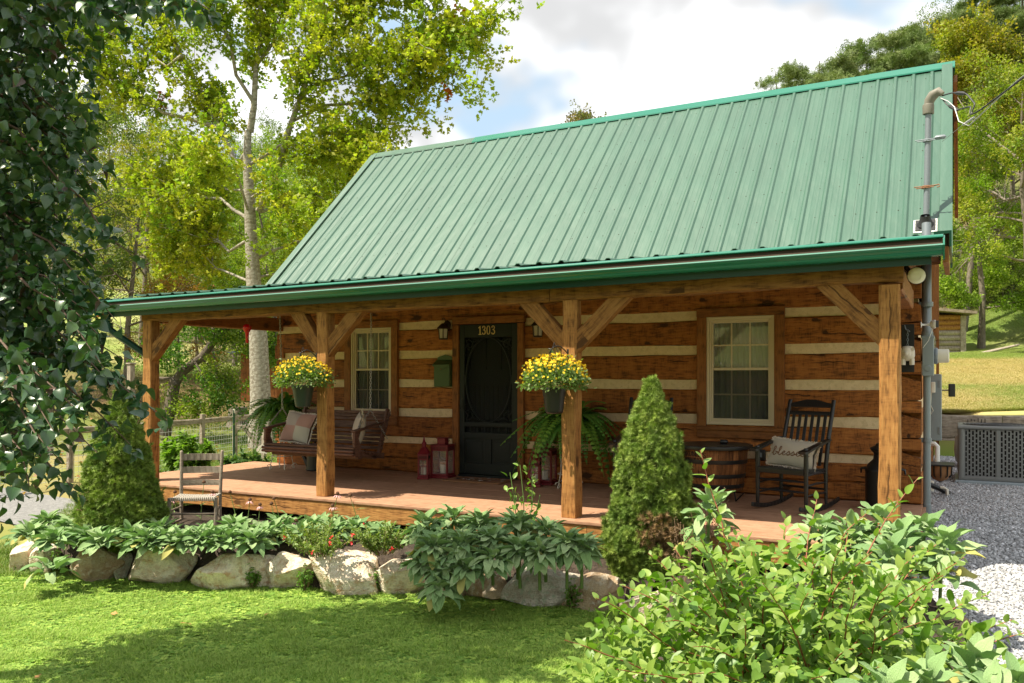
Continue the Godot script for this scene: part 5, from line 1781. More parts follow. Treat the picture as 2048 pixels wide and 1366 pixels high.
	var fbz := Basis(Vector3.UP, -0.05) * Basis(Vector3.RIGHT, PI * 0.5 + 0.3)
	b = MB.new()
	b.lathe([Vector2(0, -0.1), Vector2(0.03, -0.1), Vector2(0.045, -0.07), Vector2(0.066, -0.01), Vector2(0.07, 0.01), Vector2(0.066, 0.012)], 24, Transform3D(fbz, Vector3(0.02, -0.04, 0.06)))
	b.tube([Vector3(-0.08, 0.06, 0.0), Vector3(-0.03, 0.0, 0.02), Vector3(0.0, -0.02, 0.0)], 0.02, 8)
	b.box(Vector3(-0.1, 0.08, 0), Vector3(0.05, 0.06, 0.06), Basis.IDENTITY, 0.005)
	mbpart(fl, "housing", b, M.dark_metal)
	b = MB.new()
	b.lathe([Vector2(0.066, 0.01), Vector2(0.06, 0.02), Vector2(0.035, 0.028), Vector2(0.033, 0.024), Vector2(0.0, 0.03)], 28, Transform3D(fbz, Vector3(0.02, -0.04, 0.06)))
	mbpart(fl, "lamp_lens", b, M.flood_glass)
	# pig ornament on a black board
	var pg := thing("pig_ornament", "pale pig ornament hanging on a black board at the right corner of the log wall", "ornament", Vector3(-0.41, 2.2, ZF + 0.02))
	b = MB.new()
	b.box(Vector3(0.0, 0.06, -0.008), Vector3(0.12, 0.5, 0.018), Basis.IDENTITY, 0.004)
	mbpart(pg, "board", b, M.bear_print)
	b = MB.new()
	b.lathe([Vector2(0, 0.075), Vector2(0.045, 0.07), Vector2(0.068, 0.03), Vector2(0.07, -0.02), Vector2(0.055, -0.06), Vector2(0, -0.07)], 18, Transform3D(Basis.IDENTITY.scaled(Vector3(1, 1.1, 0.9)), Vector3(0, 0.0, 0.075)))
	b.lathe([Vector2(0, 0.05), Vector2(0.035, 0.045), Vector2(0.05, 0.0), Vector2(0.04, -0.04), Vector2(0, -0.05)], 16, Transform3D(Basis.IDENTITY, Vector3(-0.01, 0.015, 0.13)))
	b.lathe([Vector2(0, 0.03), Vector2(0.02, 0.028), Vector2(0.024, 0.0)], 12, Transform3D(Basis(Vector3.RIGHT, PI * 0.5), Vector3(-0.012, 0.005, 0.165)))
	for s in [-1, 1]:
		b.poly(PackedVector2Array([Vector2(0, 0), Vector2(s * 0.03, 0.03), Vector2(s * 0.045, 0.0), Vector2(s * 0.03, -0.02)]), 0.01, Transform3D(Basis.IDENTITY, Vector3(-0.01 + s * 0.035, 0.045, 0.13)))
		for zz in [0.05, 0.1]: b.tube([Vector3(s * 0.04, -0.05, zz), Vector3(s * 0.042, -0.115, zz)], [0.026, 0.024], 10)
	mbpart(pg, "pig", b, M.stoneware)
	b = MB.new()
	link_chain(b, Vector3(0, 0.08, 0.05), Vector3(0, 0.24, 0.03), 0.03)
	b.tube([Vector3(0, 0.24, 0.0), Vector3(0, 0.25, 0.04), Vector3(0.02, 0.23, 0.05)], 0.007, 5)
	b.tube([Vector3(-0.03, 0.3, 0.005), Vector3(-0.02, 0.26, 0.03), Vector3(0.0, 0.24, 0.03)], 0.006, 5)
	mbpart(pg, "hanging_chain", b, M.galvanised)
	# grey panel box, pipes, planter basket, AC, tank
	var eb := thing("breaker_box", "tall grey electric box on the side wall behind the meter", "electric box", Vector3(-0.19, 1.15, -12.2))
	b = MB.new()
	b.box(Vector3(0, 0.42, 0), Vector3(0.13, 0.86, 0.4), Basis.IDENTITY, 0.008)
	mbpart(eb, "box", b, M.grey_box)
	b = MB.new()
	for y in [0.12, 0.72]: b.box(Vector3(0.04, y, 0.205), Vector3(0.03, 0.09, 0.012), Basis.IDENTITY, 0.003)
	mbpart(eb, "hinges", b, M.galvanised)
	b = MB.new()
	b.box(Vector3(-0.03, 0.68, 0.225), Vector3(0.05, 0.14, 0.05), Basis.IDENTITY, 0.006)
	b.tube([Vector3(-0.05, 0.62, 0.21), Vector3(-0.06, 0.45, 0.215), Vector3(-0.03, 0.38, 0.22), Vector3(-0.05, 0.33, 0.215), Vector3(-0.065, 0.4, 0.21)], 0.005, 5)
	mbpart(eb, "side_unit", b, M.cream)
	var pv := thing("white_pipe", "white plastic drain pipe elbowing down the side wall below the grey box", "pipe", Vector3(-0.2, 0.55, -11.9))
	b = MB.new()
	b.tube([Vector3(-0.08, 0.56, 0.05), Vector3(0.0, 0.56, 0.08), Vector3(0.03, 0.53, 0.09), Vector3(0.03, 0.3, 0.09)], 0.03, 12)
	mbpart(pv, "upper_pipe", b, M.white_plastic)
	b = MB.new()
	b.tube([Vector3(-0.02, 0.05, 0.5), Vector3(0.1, 0.06, 0.5), Vector3(0.14, 0.04, 0.5), Vector3(0.15, -0.12, 0.5)], 0.018, 8)
	b.tube([Vector3(-0.05, -0.2, 0.2), Vector3(-0.05, 0.1, 0.2)], 0.045, 12)
	b.lathe([Vector2(0.05, -0.14), Vector2(0.05, -0.125), Vector2(0.02, -0.12)], 14, Transform3D(Basis.IDENTITY, Vector3(0.15, 0, 0.5)))
	mbpart(pv, "lower_pipe", b, M.cream)
	b = MB.new()
	b.tube([Vector3(-0.06, 0.1, 0.55), Vector3(0.05, 0.05, 0.5), Vector3(0.2, -0.06, 0.3), Vector3(0.35, -0.13, 0.0)], 0.03, 8)
	mbpart(pv, "insulated_hose", b, M.cable)
	var hp := thing("hay_basket", "brown coir wall basket in a black iron frame on the side wall", "planter", Vector3(-0.13, 0.72, -11.1))
	b = MB.new()
	b.lathe([Vector2(0.02, 0.0), Vector2(0.09, 0.03), Vector2(0.13, 0.1), Vector2(0.14, 0.2), Vector2(0.12, 0.2), Vector2(0.1, 0.12)], 20, Transform3D(Basis.IDENTITY.scaled(Vector3(0.9, 1, 1.4)), Vector3.ZERO))
	mbpart(hp, "liner", b, M.coir)
	b = MB.new()
	b.box(Vector3(0, 0.205, 0), Vector3(0.3, 0.018, 0.42), Basis.IDENTITY, 0.004)
	for an in [0.3, 0.9, 1.5, 2.1, 2.8]: b.tube([Vector3(cos(an) * 0.13, 0.2, sin(an) * 0.2), Vector3(cos(an) * 0.125, 0.08, sin(an) * 0.19), Vector3(0, -0.01, 0)], 0.008, 5)
	mbpart(hp, "iron_frame", b, M.dark_metal)
	var ac := thing("air_conditioner", "grey air conditioner unit with slotted sides on the gravel beside the house", "air conditioner", Vector3(0.54, 0.5, -13.3))
	b = MB.new()
	b.box(Vector3(0, 0.03, 0), Vector3(1.02, 0.06, 1.0), Basis.IDENTITY, 0.01)
	mbpart(ac, "pad", b, M.tank)
	b = MB.new()
	b.box(Vector3(0, 0.4, 0), Vector3(0.86, 0.62, 0.86))
	mbpart(ac, "coil", b, M.dark_void)
	b = MB.new()
	for s in [-1, 1]:
		for s2 in [-1, 1]: b.box(Vector3(s * 0.43, 0.43, s2 * 0.43), Vector3(0.09, 0.72, 0.09), Basis.IDENTITY, 0.025)
	b.box(Vector3(0, 0.775, 0), Vector3(0.97, 0.05, 0.97), Basis.IDENTITY, 0.015)
	b.box(Vector3(0, 0.09, 0), Vector3(0.94, 0.06, 0.94), Basis.IDENTITY, 0.008)
	b.box(Vector3(0, 0.43, 0.462), Vector3(0.045, 0.68, 0.01), Basis.IDENTITY, 0.002)
	mbpart(ac, "cabinet", b, M.ac_paint)
	for k in [0, 3]:
		var q := Basis(Vector3.UP, k * PI * 0.5)
		b = MB.new()
		var nx := 19
		for i in nx + 1:
			var x := -0.4 + 0.8 * i / nx
			b.box(q * Vector3(x, 0.43, 0.45), Vector3(0.02, 0.66, 0.012) if k == 0 else Vector3(0.012, 0.66, 0.02))
		for i in nx:
			for j in 9:
				var x := -0.4 + 0.8 * (i + 0.5) / nx
				var y := 0.12 + 0.073 * j + (0.036 if i % 2 == 0 else 0.0)
				b.box(q * Vector3(x, y, 0.449), Vector3(0.024, 0.017, 0.011) if k == 0 else Vector3(0.011, 0.017, 0.024))
		mbpart(ac, "slotted_panel", b, M.ac_paint)
	b = MB.new()
	for i in 9:
		var pts := []
		for j in 25: pts.append(Vector3(cos(TAU * j / 24.0) * (0.05 + i * 0.045), 0.805, sin(TAU * j / 24.0) * (0.05 + i * 0.045)))
		b.tube(pts, 0.004, 4)
	mbpart(ac, "fan_grille", b, M.dark_metal)
	var tk := thing("gas_tank", "blue-grey rounded tank behind the air conditioner", "tank", Vector3(0.32, 0.5, -15.2))
	b = MB.new()
	b.lathe([Vector2(0, 0.0), Vector2(0.2, 0.03), Vector2(0.28, 0.12), Vector2(0.3, 0.3), Vector2(0.28, 0.5), Vector2(0.2, 0.6), Vector2(0, 0.64)], 24)
	mbpart(tk, "vessel", b, M.tank)
	b = MB.new()
	b.lathe([Vector2(0.08, 0.62), Vector2(0.08, 0.72), Vector2(0, 0.73)], 14)
	mbpart(tk, "valve_cap", b, M.grey_box)
	var sg := thing("dark_lamp", "small dark square lamp on a stub arm at the back corner of the side wall", "lamp", Vector3(-0.16, 1.76, -14.5))
	b = MB.new()
	b.tube([Vector3(0, 0, 0), Vector3(0.12, 0, 0.03)], 0.012, 6)
	mbpart(sg, "arm", b, M.galvanised)
	b = MB.new()
	b.box(Vector3(0.15, 0, 0.04), Vector3(0.09, 0.2, 0.05), Basis(Vector3.UP, 0.3), 0.008)
	mbpart(sg, "head", b, M.dark_metal)

# ---------------------------------------------------------------- garden
const NTH := ["first", "second", "third", "fourth", "fifth", "sixth", "seventh", "eighth", "ninth", "tenth", "eleventh", "twelfth", "thirteenth", "fourteenth", "fifteenth", "sixteenth", "seventeenth", "eighteenth", "nineteenth", "twentieth", "twenty-first", "twenty-second", "twenty-third", "twenty-fourth"]

func boulder_mesh(s: Vector3, sd: int) -> ArrayMesh:
	var b := MB.new()
	var n := 18
	var r := RandomNumberGenerator.new()
	r.seed = sd
	var cuts := []
	for i in 22:
		var d := Vector3(r.randfn(), r.randfn(), r.randfn()).normalized()
		cuts.append([d, r.randf_range(0.62, 0.86)])
	for ax in 3:
		for sg in [-1, 1]:
			b.sheet(func(u, v):
				var q := Vector3.ZERO
				q[ax] = sg
				q[(ax + 1) % 3] = (u * 2.0 - 1.0) * (1.0 if sg > 0 else -1.0)
				q[(ax + 2) % 3] = v * 2.0 - 1.0
				var d := q.normalized()
				var k := q * 0.72 + d * 0.34
				for c in cuts:
					var e: float = k.dot(c[0]) - c[1]
					if e > 0: k -= c[0] * e
				var nn := nz.get_noise_3d(k.x * 60.0 + sd * 9.0, k.y * 60.0, k.z * 60.0) * 0.09 + nz.get_noise_3d(k.x * 200.0 + sd, k.y * 260.0, k.z * 200.0) * 0.035
				return k * (1.0 + nn) * s * 0.62, n, n)
	# weld the seams so that they shade smoothly
	var seen := {}
	for i in b.ix.size():
		var key := (b.v[b.ix[i]] * 2000.0).round()
		if seen.has(key): b.ix[i] = seen[key]
		else: seen[key] = b.ix[i]
	return b.mesh()

func stones() -> void:
	var px := [[0, 42, 1082, 1150], [38, 92, 1090, 1158], [128, 224, 1096, 1172], [216, 250, 1100, 1165], [230, 378, 1103, 1175], [384, 517, 1103, 1190], [510, 622, 1101, 1187], [612, 754, 1103, 1194], [742, 855, 1112, 1198], [850, 945, 1140, 1204], [932, 1026, 1148, 1208], [1020, 1167, 1144, 1224], [1136, 1277, 1150, 1232], [1258, 1352, 1190, 1262], [1330, 1420, 1230, 1320], [1270, 1345, 1330, 1400]]
	var lb := ["pale tan boulder at the far left end of the bed edge", "second boulder from the left, narrow and pale", "boulder with rusty top behind the lone lamb's ear plant", "small dark stone wedged in the gap between two tan boulders", "long brown-streaked boulder under drooping lamb's ear leaves", "sloping tan boulder right of the drooping yellow leaf", "blocky tan boulder with a greenish right face", "large cream boulder with a grey patch on its face", "flat-topped boulder striped with leaf shadows", "shaded boulder behind the dark hanging lamb's ear", "dark brown boulder left of the lichen-covered one", "rounded grey boulder covered in pale green lichen", "brown boulder with a sloping white top", "pale boulder partly behind the arching shrub stems", "pale boulder buried under the large shrub", "small pale stone at the bottom edge under the shrub"]
	for i in px.size():
		var q: Array = px[i]
		var c := on_y((q[0] + q[1]) * 0.5, q[3], 0.0)
		var d := (c - EYE).dot(Vector3(-SN, 0, -CS))
		var w: float = (q[1] - q[0]) * d / F
		var h: float = (q[3] - q[2]) * d / F * 0.97
		var t := thing("boulder", lb[i], "boulder", Vector3(c.x, 0, c.z) + Vector3(-SN, 0, -CS) * 0.2, 0.49 + R(-0.15, 0.15), "boulders edging the flower bed")
		var m: Material = M.rock1 if i in [11, 3] else M.rock2 if i in [2, 10, 12, 9] else M.rock
		part(t, "stone", boulder_mesh(Vector3(w * 1.0, h * 1.08, 0.4), 500 + i * 7), m, Transform3D(Basis.IDENTITY, Vector3(0, h * 0.4, 0)))

func lambs_ear(where: Vector3, label: String, n: int, size: float, hang: float, group: String, toward := Vector3(0, 0, 1), yellow := 0.04) -> void:
	var t := thing("lambs_ear", label, "plant", where, 0.0, group)
	if where.y > 0.47:
		var sb := MB.new()
		sb.tube([Vector3(-0.04, 0.25 - where.y, -0.08), Vector3(-0.02, -0.08, -0.03), Vector3(0, 0.04, 0)], [0.014, 0.012, 0.01], 6)
		mbpart(t, "stem", sb, M.stem_green)
	var tall := maxf(0.0, where.y - 0.5)
	n = int(n * (1.0 + tall * 1.6))
	for i in n:
		var az := i * 2.39996 + R(-0.3, 0.3)
		var f := sqrt((i + 0.7) / n)
		var d := Vector3(sin(az), 0, cos(az))
		var tilt := lerpf(1.3, 0.3 - hang * 0.85 * clampf(d.dot(toward) + 0.35, 0, 1), pow(f, 1.15)) + R(-0.2, 0.2)
		var s := size * lerpf(0.55, 1.05, sqrt(f)) * R(0.85, 1.15)
		var dir := (d * cos(tilt) + Vector3(0, sin(tilt), 0)).normalized()
		var bs := turned(dir, Vector3.UP if tilt < 1.2 else -d) * Basis(Vector3(0, 0, 1), R(-0.5, 0.5))
		var o := d * (0.02 + 0.06 * f) * size / 0.2 + Vector3(0, lerpf(0.13, 0.03, f), 0) * size / 0.2 - Vector3(0, tall * 0.85 * pow(rng.randf(), 1.3) * smoothstep(0.35, 0.7, f), 0)
		var m: Material = M.ear_yellow if f > 0.75 and rng.randf() < yellow * 3.0 else M["ear%d" % (rng.randi() % 4)]
		part(t, "leaf", G.ears[rng.randi() % G.ears.size()], m, Transform3D(bs.scaled(Vector3.ONE * s), o))

func bed_y(x: float, z: float) -> float:
	return 0.4 - 0.1 * smooth(-6.3, -6.95, z) + 0.02 * nz.get_noise_2d(x * 200.0, z * 200.0)

func spruce(where: Vector3, h: float, r: float, label: String, sd: int, brown: Vector3) -> void:
	rng.seed = sd
	var t := thing("dwarf_spruce", label, "conifer", where)
	var b := MB.new()
	b.tube([Vector3.ZERO, Vector3(0, h * 0.5, 0), Vector3(0, h * 0.96, 0)], [0.04, 0.025, 0.005], 7)
	mbpart(t, "trunk", b, M.bark)
	var m := Many.new()
	# the surface is made of rounded tufts, with gaps between them
	var prof := func(f: float) -> float: return r * (1.0 - pow(f, 2.0)) * (0.95 + 0.05 * sin(f * 11.0)) * smoothstep(-0.35, 0.2, f) + 0.012
	for i in 760:
		var f := pow(rng.randf(), 1.35)
		var an := rng.randf() * TAU
		var rr: float = prof.call(f) * R(0.78, 1.03)
		var out := Vector3(cos(an), 0.25 + f * 0.9, sin(an)).normalized()
		var o := Vector3(cos(an) * rr, f * h, sin(an) * rr)
		var tr := R(0.04, 0.075) * (1.0 - 0.6 * f)
		var c0 := Color(0.13, 0.21, 0.035).lerp(Color(0.25, 0.33, 0.06), rng.randf())
		var bn := brown.length() > 0.0 and (o / h).distance_to(brown) < 0.12 + R(-0.1, 0.06)
		if bn: c0 = Color(0.22, 0.14, 0.065)
		for k in 34:
			var d := (rand_dir() + out * 0.75).normalized()
			var q := o + d * tr * R(0.75, 1.05) - out * tr * 0.55
			m.put(Transform3D(turned(d + rand_dir() * 0.35, rand_dir()).scaled(Vector3.ONE * R(1.1, 1.8)), q), c0 * R(0.75, 1.35))
		if i % 9 == 0:
			for k in 8: m.put(Transform3D(turned(out + rand_dir() * 0.4, rand_dir()).scaled(Vector3.ONE * R(1.0, 1.5)), o + (out + Vector3(0, 0.6, 0)) * (0.012 * k) * (1.0 - 0.5 * f)), c0 * R(0.95, 1.4))
	many_node("foliage", m, G.sprig, M.needle, t)

func coneflower(where: Vector3, h: float, lean: Vector3, label: String, dead: bool) -> void:
	var t := thing("coneflower", label, "flower", where, 0.0, "coneflowers in front of the porch edge")
	var b := MB.new()
	var top := Vector3(lean.x, h, lean.z)
	b.tube([Vector3.ZERO, Vector3(lean.x * 0.3, h * 0.5, lean.z * 0.3), top], [0.005, 0.004, 0.003], 5)
	mbpart(t, "stem", b, M.stem_green)
	b = MB.new()
	b.lathe([Vector2(0, 0.026), Vector2(0.012, 0.022), Vector2(0.02, 0.008), Vector2(0.019, -0.004), Vector2(0, -0.008)], 12, Transform3D(Basis.IDENTITY, top))
	mbpart(t, "cone", b, M.cone_brown)
	if not dead:
		for i in 11:
			var an := i * TAU / 11 + R(-0.15, 0.15)
			var d := Vector3(cos(an), R(-0.9, -0.3), sin(an)).normalized()
			b = MB.new()
			b.leaf(R(0.04, 0.055), 0.014, 3, 0.1, 0.015, Transform3D(turned(d, Vector3.UP), top + d * 0.016 + Vector3(0, -0.003, 0)))
			mbpart(t, "petal", b, M.petal_pink)
	for i in 4:
		var f := R(0.15, 0.7)
		var d := Vector3(R(-1, 1), R(-0.2, 0.5), R(-1, 1)).normalized()
		b = MB.new()
		b.leaf(R(0.08, 0.14), R(0.02, 0.035), 4, 0.15, 0.03, Transform3D(turned(d, Vector3.UP), Vector3(lean.x * f * f, h * f, lean.z * f * f)))
		mbpart(t, "leaf", b, M.stem_green)

func low_shrub(where: Vector3, r: float, h: float, n: int, label: String, c0: Color, c1: Color, called := "low_shrub", leaf = null) -> Node3D:
	var t := thing(called, label, "shrub", where)
	var m := Many.new()
	var b := MB.new()
	for i in 26:
		var an := rng.randf() * TAU
		var rr := sqrt(rng.randf()) * r
		var tip := Vector3(cos(an) * rr, h * R(0.55, 1.05) * (1.0 - 0.35 * rr / r), sin(an) * rr)
		b.tube([Vector3(tip.x * 0.2, 0, tip.z * 0.2), Vector3(tip.x * 0.7, tip.y * 0.55, tip.z * 0.7), tip], [0.004, 0.003, 0.0015], 4)
		for j in n / 26:
			var f := R(0.25, 1.05)
			var q := Vector3(tip.x * (0.2 + 0.8 * f), tip.y * f, tip.z * (0.2 + 0.8 * f)) + rand_dir() * 0.02
			m.put(Transform3D(turned(rand_dir() + Vector3(0, 0.5, 0), Vector3.UP).scaled(Vector3.ONE * R(0.7, 1.3)), q), c0.lerp(c1, rng.randf()))
	mbpart(t, "stems", b, M.dry_stem)
	many_node("foliage", m, G.tiny_leaf if leaf == null else leaf, M.leafy, t)
	return t

func big_shrub() -> void:
	rng.seed = 901
	var o := Vector3(-0.6, 0.22, -3.75)
	var t := thing("arching_shrub", "large bright green shrub with red arching stems in the right foreground", "shrub", o)
	var spots := []
	var tips := []
	for q in [[1395, 905, 3.9], [1420, 1020, 3.7], [1180, 1210, 3.3], [1140, 1290, 3.1], [1255, 1170, 3.5], [1230, 1330, 2.9], [1350, 1080, 3.9], [1290, 1110, 3.7], [1845, 968, 3.7], [1640, 1000, 4.0], [1560, 1020, 4.2], [1730, 1015, 4.0], [1700, 1050, 4.3], [1850, 1090, 4.0], [1930, 1130, 3.7], [2010, 1230, 3.5], [2060, 1250, 3.4], [1980, 1180, 3.9], [1960, 1290, 3.1], [1480, 1060, 4.3], [1600, 1200, 3.0], [1700, 1290, 2.85], [1500, 1250, 2.95], [1400, 1300, 2.9], [1780, 1200, 3.0], [1850, 1240, 2.9], [1550, 1330, 2.8], [1330, 1240, 3.2], [1650, 1120, 3.4], [1750, 1100, 3.3], [1540, 1130, 3.3], [1450, 1160, 3.3], [1370, 1350, 2.8], [1760, 1340, 2.75], [1640, 1345, 2.75]]:
		tips.append(at(q[0], q[1], q[2]) - o)
	for i in 45:
		tips.append(at(R(1330, 1930), R(1060, 1400), R(2.85, 4.3)) - o)
	var stems := MB.new()
	var pieces := 0
	for i in tips.size():
		var tip: Vector3 = tips[i]
		var a := Vector3(R(-0.18, 0.18), 0, R(-0.18, 0.18))
		var mid := (a + tip) * 0.5 + Vector3(0, 0.12 + 0.15 * maxf(0.0, tip.y), 0)
		var pts := []
		for k in 13:
			var f := k / 12.0
			pts.append(a * (1 - f) * (1 - f) + mid * 2 * f * (1 - f) + tip * f * f + Vector3(nz.get_noise_2d(f * 90.0, i * 40.0), nz.get_noise_2d(f * 90.0, i * 40.0 + 500), nz.get_noise_2d(f * 90.0 + 300, i * 40.0)) * 0.06)
		var rad := []
		for k in 13: rad.append(lerpf(0.0065, 0.0016, k / 12.0))
		if i < 35:
			var b := MB.new()
			b.tube(pts, rad, 5)
			mbpart(t, "stem", b, M.stem_red)
		else: stems.tube(pts, rad, 4)
		var n := int((tip - a).length() * (20.0 if i < 13 else 34.0))
		for k in n:
			var f := 0.22 + 0.78 * (k + 0.5) / n
			var x := f * 11.99
			var q: Vector3 = pts[int(x)].lerp(pts[int(x) + 1], x - int(x))
			var d: Vector3 = (pts[int(x) + 1] - pts[int(x)]).normalized()
			var az := k * 2.4 + i
			var side := (turned(d, Vector3.UP) * Vector3(cos(az), sin(az) * 0.6 + 0.35, 0)).normalized()
			var s := R(0.05, 0.078) * (1.0 if f < 0.88 else lerpf(1.0, 0.55, (f - 0.88) / 0.12))
			spots.append([Transform3D(turned(side * 0.8 + d * 0.55 + rand_dir() * 0.25, Vector3(0.1, 1, 0.25) + rand_dir() * 0.5).scaled(Vector3.ONE * s), q), f])
	for i in 6800:
		var d := rand_dir()
		d.y = absf(d.y) * 0.8
		spots.append([Transform3D(turned(rand_dir() + Vector3(0, -0.1, 0.3), Vector3(0, 1, 0) + rand_dir() * 0.6).scaled(Vector3.ONE * R(0.045, 0.082)), Vector3(d.x * 1.05, 0.05 + d.y * 1.22, d.z * 0.85) * pow(rng.randf(), 0.4) + Vector3(-0.02, 0, 0.05)), 0.5])
	mbpart(t, "twigs", stems, M.stem_red)
	spots.sort_custom(func(a, b): return (o + a[0].origin - EYE).length() < (o + b[0].origin - EYE).length())
	var m := Many.new()
	for i in spots.size():
		var young: bool = spots[i][1] > 0.93
		if i % 4 == 0 and i < 1200:
			part(t, "leaf", G.bush_leaves[rng.randi() % 3], M["bush3" if young else "bush%d" % (rng.randi() % 3)], spots[i][0])
		else:
			m.put(spots[i][0], Color(0.2, 0.3, 0.07) if young else Color(0.14, 0.26, 0.04).lerp(Color(0.29, 0.4, 0.075), rng.randf()))
	many_node("foliage", m, G.bush_leaves[0], M.leafy_bush, t)

func pear_tree() -> void:
	rng.seed = 777
	var base := Vector3(-5.75, 0, -2.75)
	var t := thing("pear_tree", "dark glossy leaved tree overhanging the left edge of the picture", "tree", base)
	var b := MB.new()
	b.tube([Vector3.ZERO, Vector3(0.03, 1.5, -0.03), Vector3(0.1, 3.2, -0.1), Vector3(0.2, 7.6, -0.2)], [0.11, 0.09, 0.07, 0.02], 10, Vector2(0.5, 1))
	mbpart(t, "trunk", b, M.bark1)
	var c := Vector3(0.25, 4.35, -0.25)
	var rad := Vector3(1.15, 3.7, 1.15)
	var twigs := MB.new()
	var spots := []
	var lines := []
	# limbs that hang into the picture
	for q in [[332, 832, 4.6], [240, 715, 4.8], [238, 640, 4.7], [205, 560, 5.0], [262, 520, 4.9], [195, 400, 5.0], [212, 335, 5.0], [165, 260, 5.0], [130, 190, 5.0], [140, 110, 5.0], [300, 25, 4.6], [390, 20, 4.4], [430, 12, 4.3], [262, 60, 4.6], [255, 880, 4.7], [225, 780, 4.6], [185, 900, 4.4], [120, 930, 4.3], [70, 965, 4.2], [25, 940, 4.2], [280, 780, 4.9], [215, 470, 4.7], [190, 660, 4.5], [100, 870, 4.0], [165, 830, 4.2], [180, 640, 4.6], [60, 60, 4.6], [200, 10, 4.5], [205, 730, 4.3], [150, 980, 4.5]]:
		var tip := at(q[0], q[1], q[2]) - base
		var h0 := clampf(tip.y + R(0.2, 0.9), 1.6, 6.0)
		lines.append([Vector3(0.1, h0, -0.1), tip, 0.5])
	for i in 120:
		var d := rand_dir()
		var tip := c + Vector3(d.x * rad.x, d.y * rad.y, d.z * rad.z) * R(0.75, 1.0)
		var w := tip + base
		var dep := (w - EYE).dot(Vector3(-SN, 0, -CS))
		if dep > 0.5:
			var u := CX + F * (w - EYE).dot(Vector3(CS, 0, -SN)) / dep
			var v := HOR - F * (w.y - 1.95) / dep
			if u > 165.0 and v > 60.0: continue
		lines.append([Vector3(0.1, clampf(tip.y * 0.8 + 0.5, 1.4, 6.0), -0.1), tip, 0.25])
	for l in lines:
		var a: Vector3 = l[0]
		var tip: Vector3 = l[1]
		var pts := []
		for k in 9:
			var f := k / 8.0
			pts.append(a.lerp(tip, f) + Vector3(0, sin(f * PI) * 0.22, 0) + rand_dir() * 0.03)
		var rr := []
		for k in 9: rr.append(lerpf(0.016, 0.0025, k / 8.0))
		twigs.tube(pts, rr, 5)
		for k in int((tip - a).length() * 56.0):
			var f := R(l[2] * 0.55, 1.0)
			var x := f * 7.99
			var q: Vector3 = pts[int(x)].lerp(pts[int(x) + 1], x - int(x))
			var off := rand_dir() * R(0.0, 0.19) * (1.15 - f * 0.75)
			spots.append(Transform3D(turned(rand_dir() * 0.9 + Vector3(0, -0.55, 0), Vector3(0, 1, 0) + rand_dir() * 0.9).scaled(Vector3.ONE * R(0.06, 0.095)), q + off))
	for i in 11500:
		var d := rand_dir() * pow(rng.randf(), 0.4)
		var p2 := c + Vector3(d.x * rad.x, d.y * rad.y, d.z * rad.z) * 0.92
		var w := p2 + base
		var dep := (w - EYE).dot(Vector3(-SN, 0, -CS))
		var u := CX + F * (w - EYE).dot(Vector3(CS, 0, -SN)) / maxf(dep, 0.3)
		if u > 178.0 + 40.0 * nz.get_noise_2d(p2.y * 60.0, 3.0): continue
		spots.append(Transform3D(turned(rand_dir() * 0.9 + Vector3(0, -0.5, 0), Vector3(0, 1, 0) + rand_dir() * 0.9).scaled(Vector3.ONE * R(0.058, 0.092)), p2))
	mbpart(t, "branches", twigs, M.twig)
	var m := Many.new()
	var near := []
	for i in spots.size():
		var w: Vector3 = spots[i].origin + base - EYE
		var dep := w.dot(Vector3(-SN, 0, -CS))
		var u := CX + F * w.dot(Vector3(CS, 0, -SN)) / maxf(dep, 0.3)
		near.append([dep - (2.5 if u > 150 else 0.0) + (50.0 if u < 0 else 0.0), i])
	near.sort_custom(func(a, b): return a[0] < b[0])
	for k in near.size():
		var x: Transform3D = spots[near[k][1]]
		if k < 300: part(t, "leaf", G.pear_leaves[rng.randi() % 3], M["pear%d" % (rng.randi() % 4)], x)
		else: m.put(x, Color(0.034, 0.095, 0.04).lerp(Color(0.068, 0.14, 0.042), rng.randf()) if rng.randf() < 0.965 else Color(0.1, 0.06, 0.045))
	many_node("foliage", m, G.pear_leaves[0], M.glossy, t)

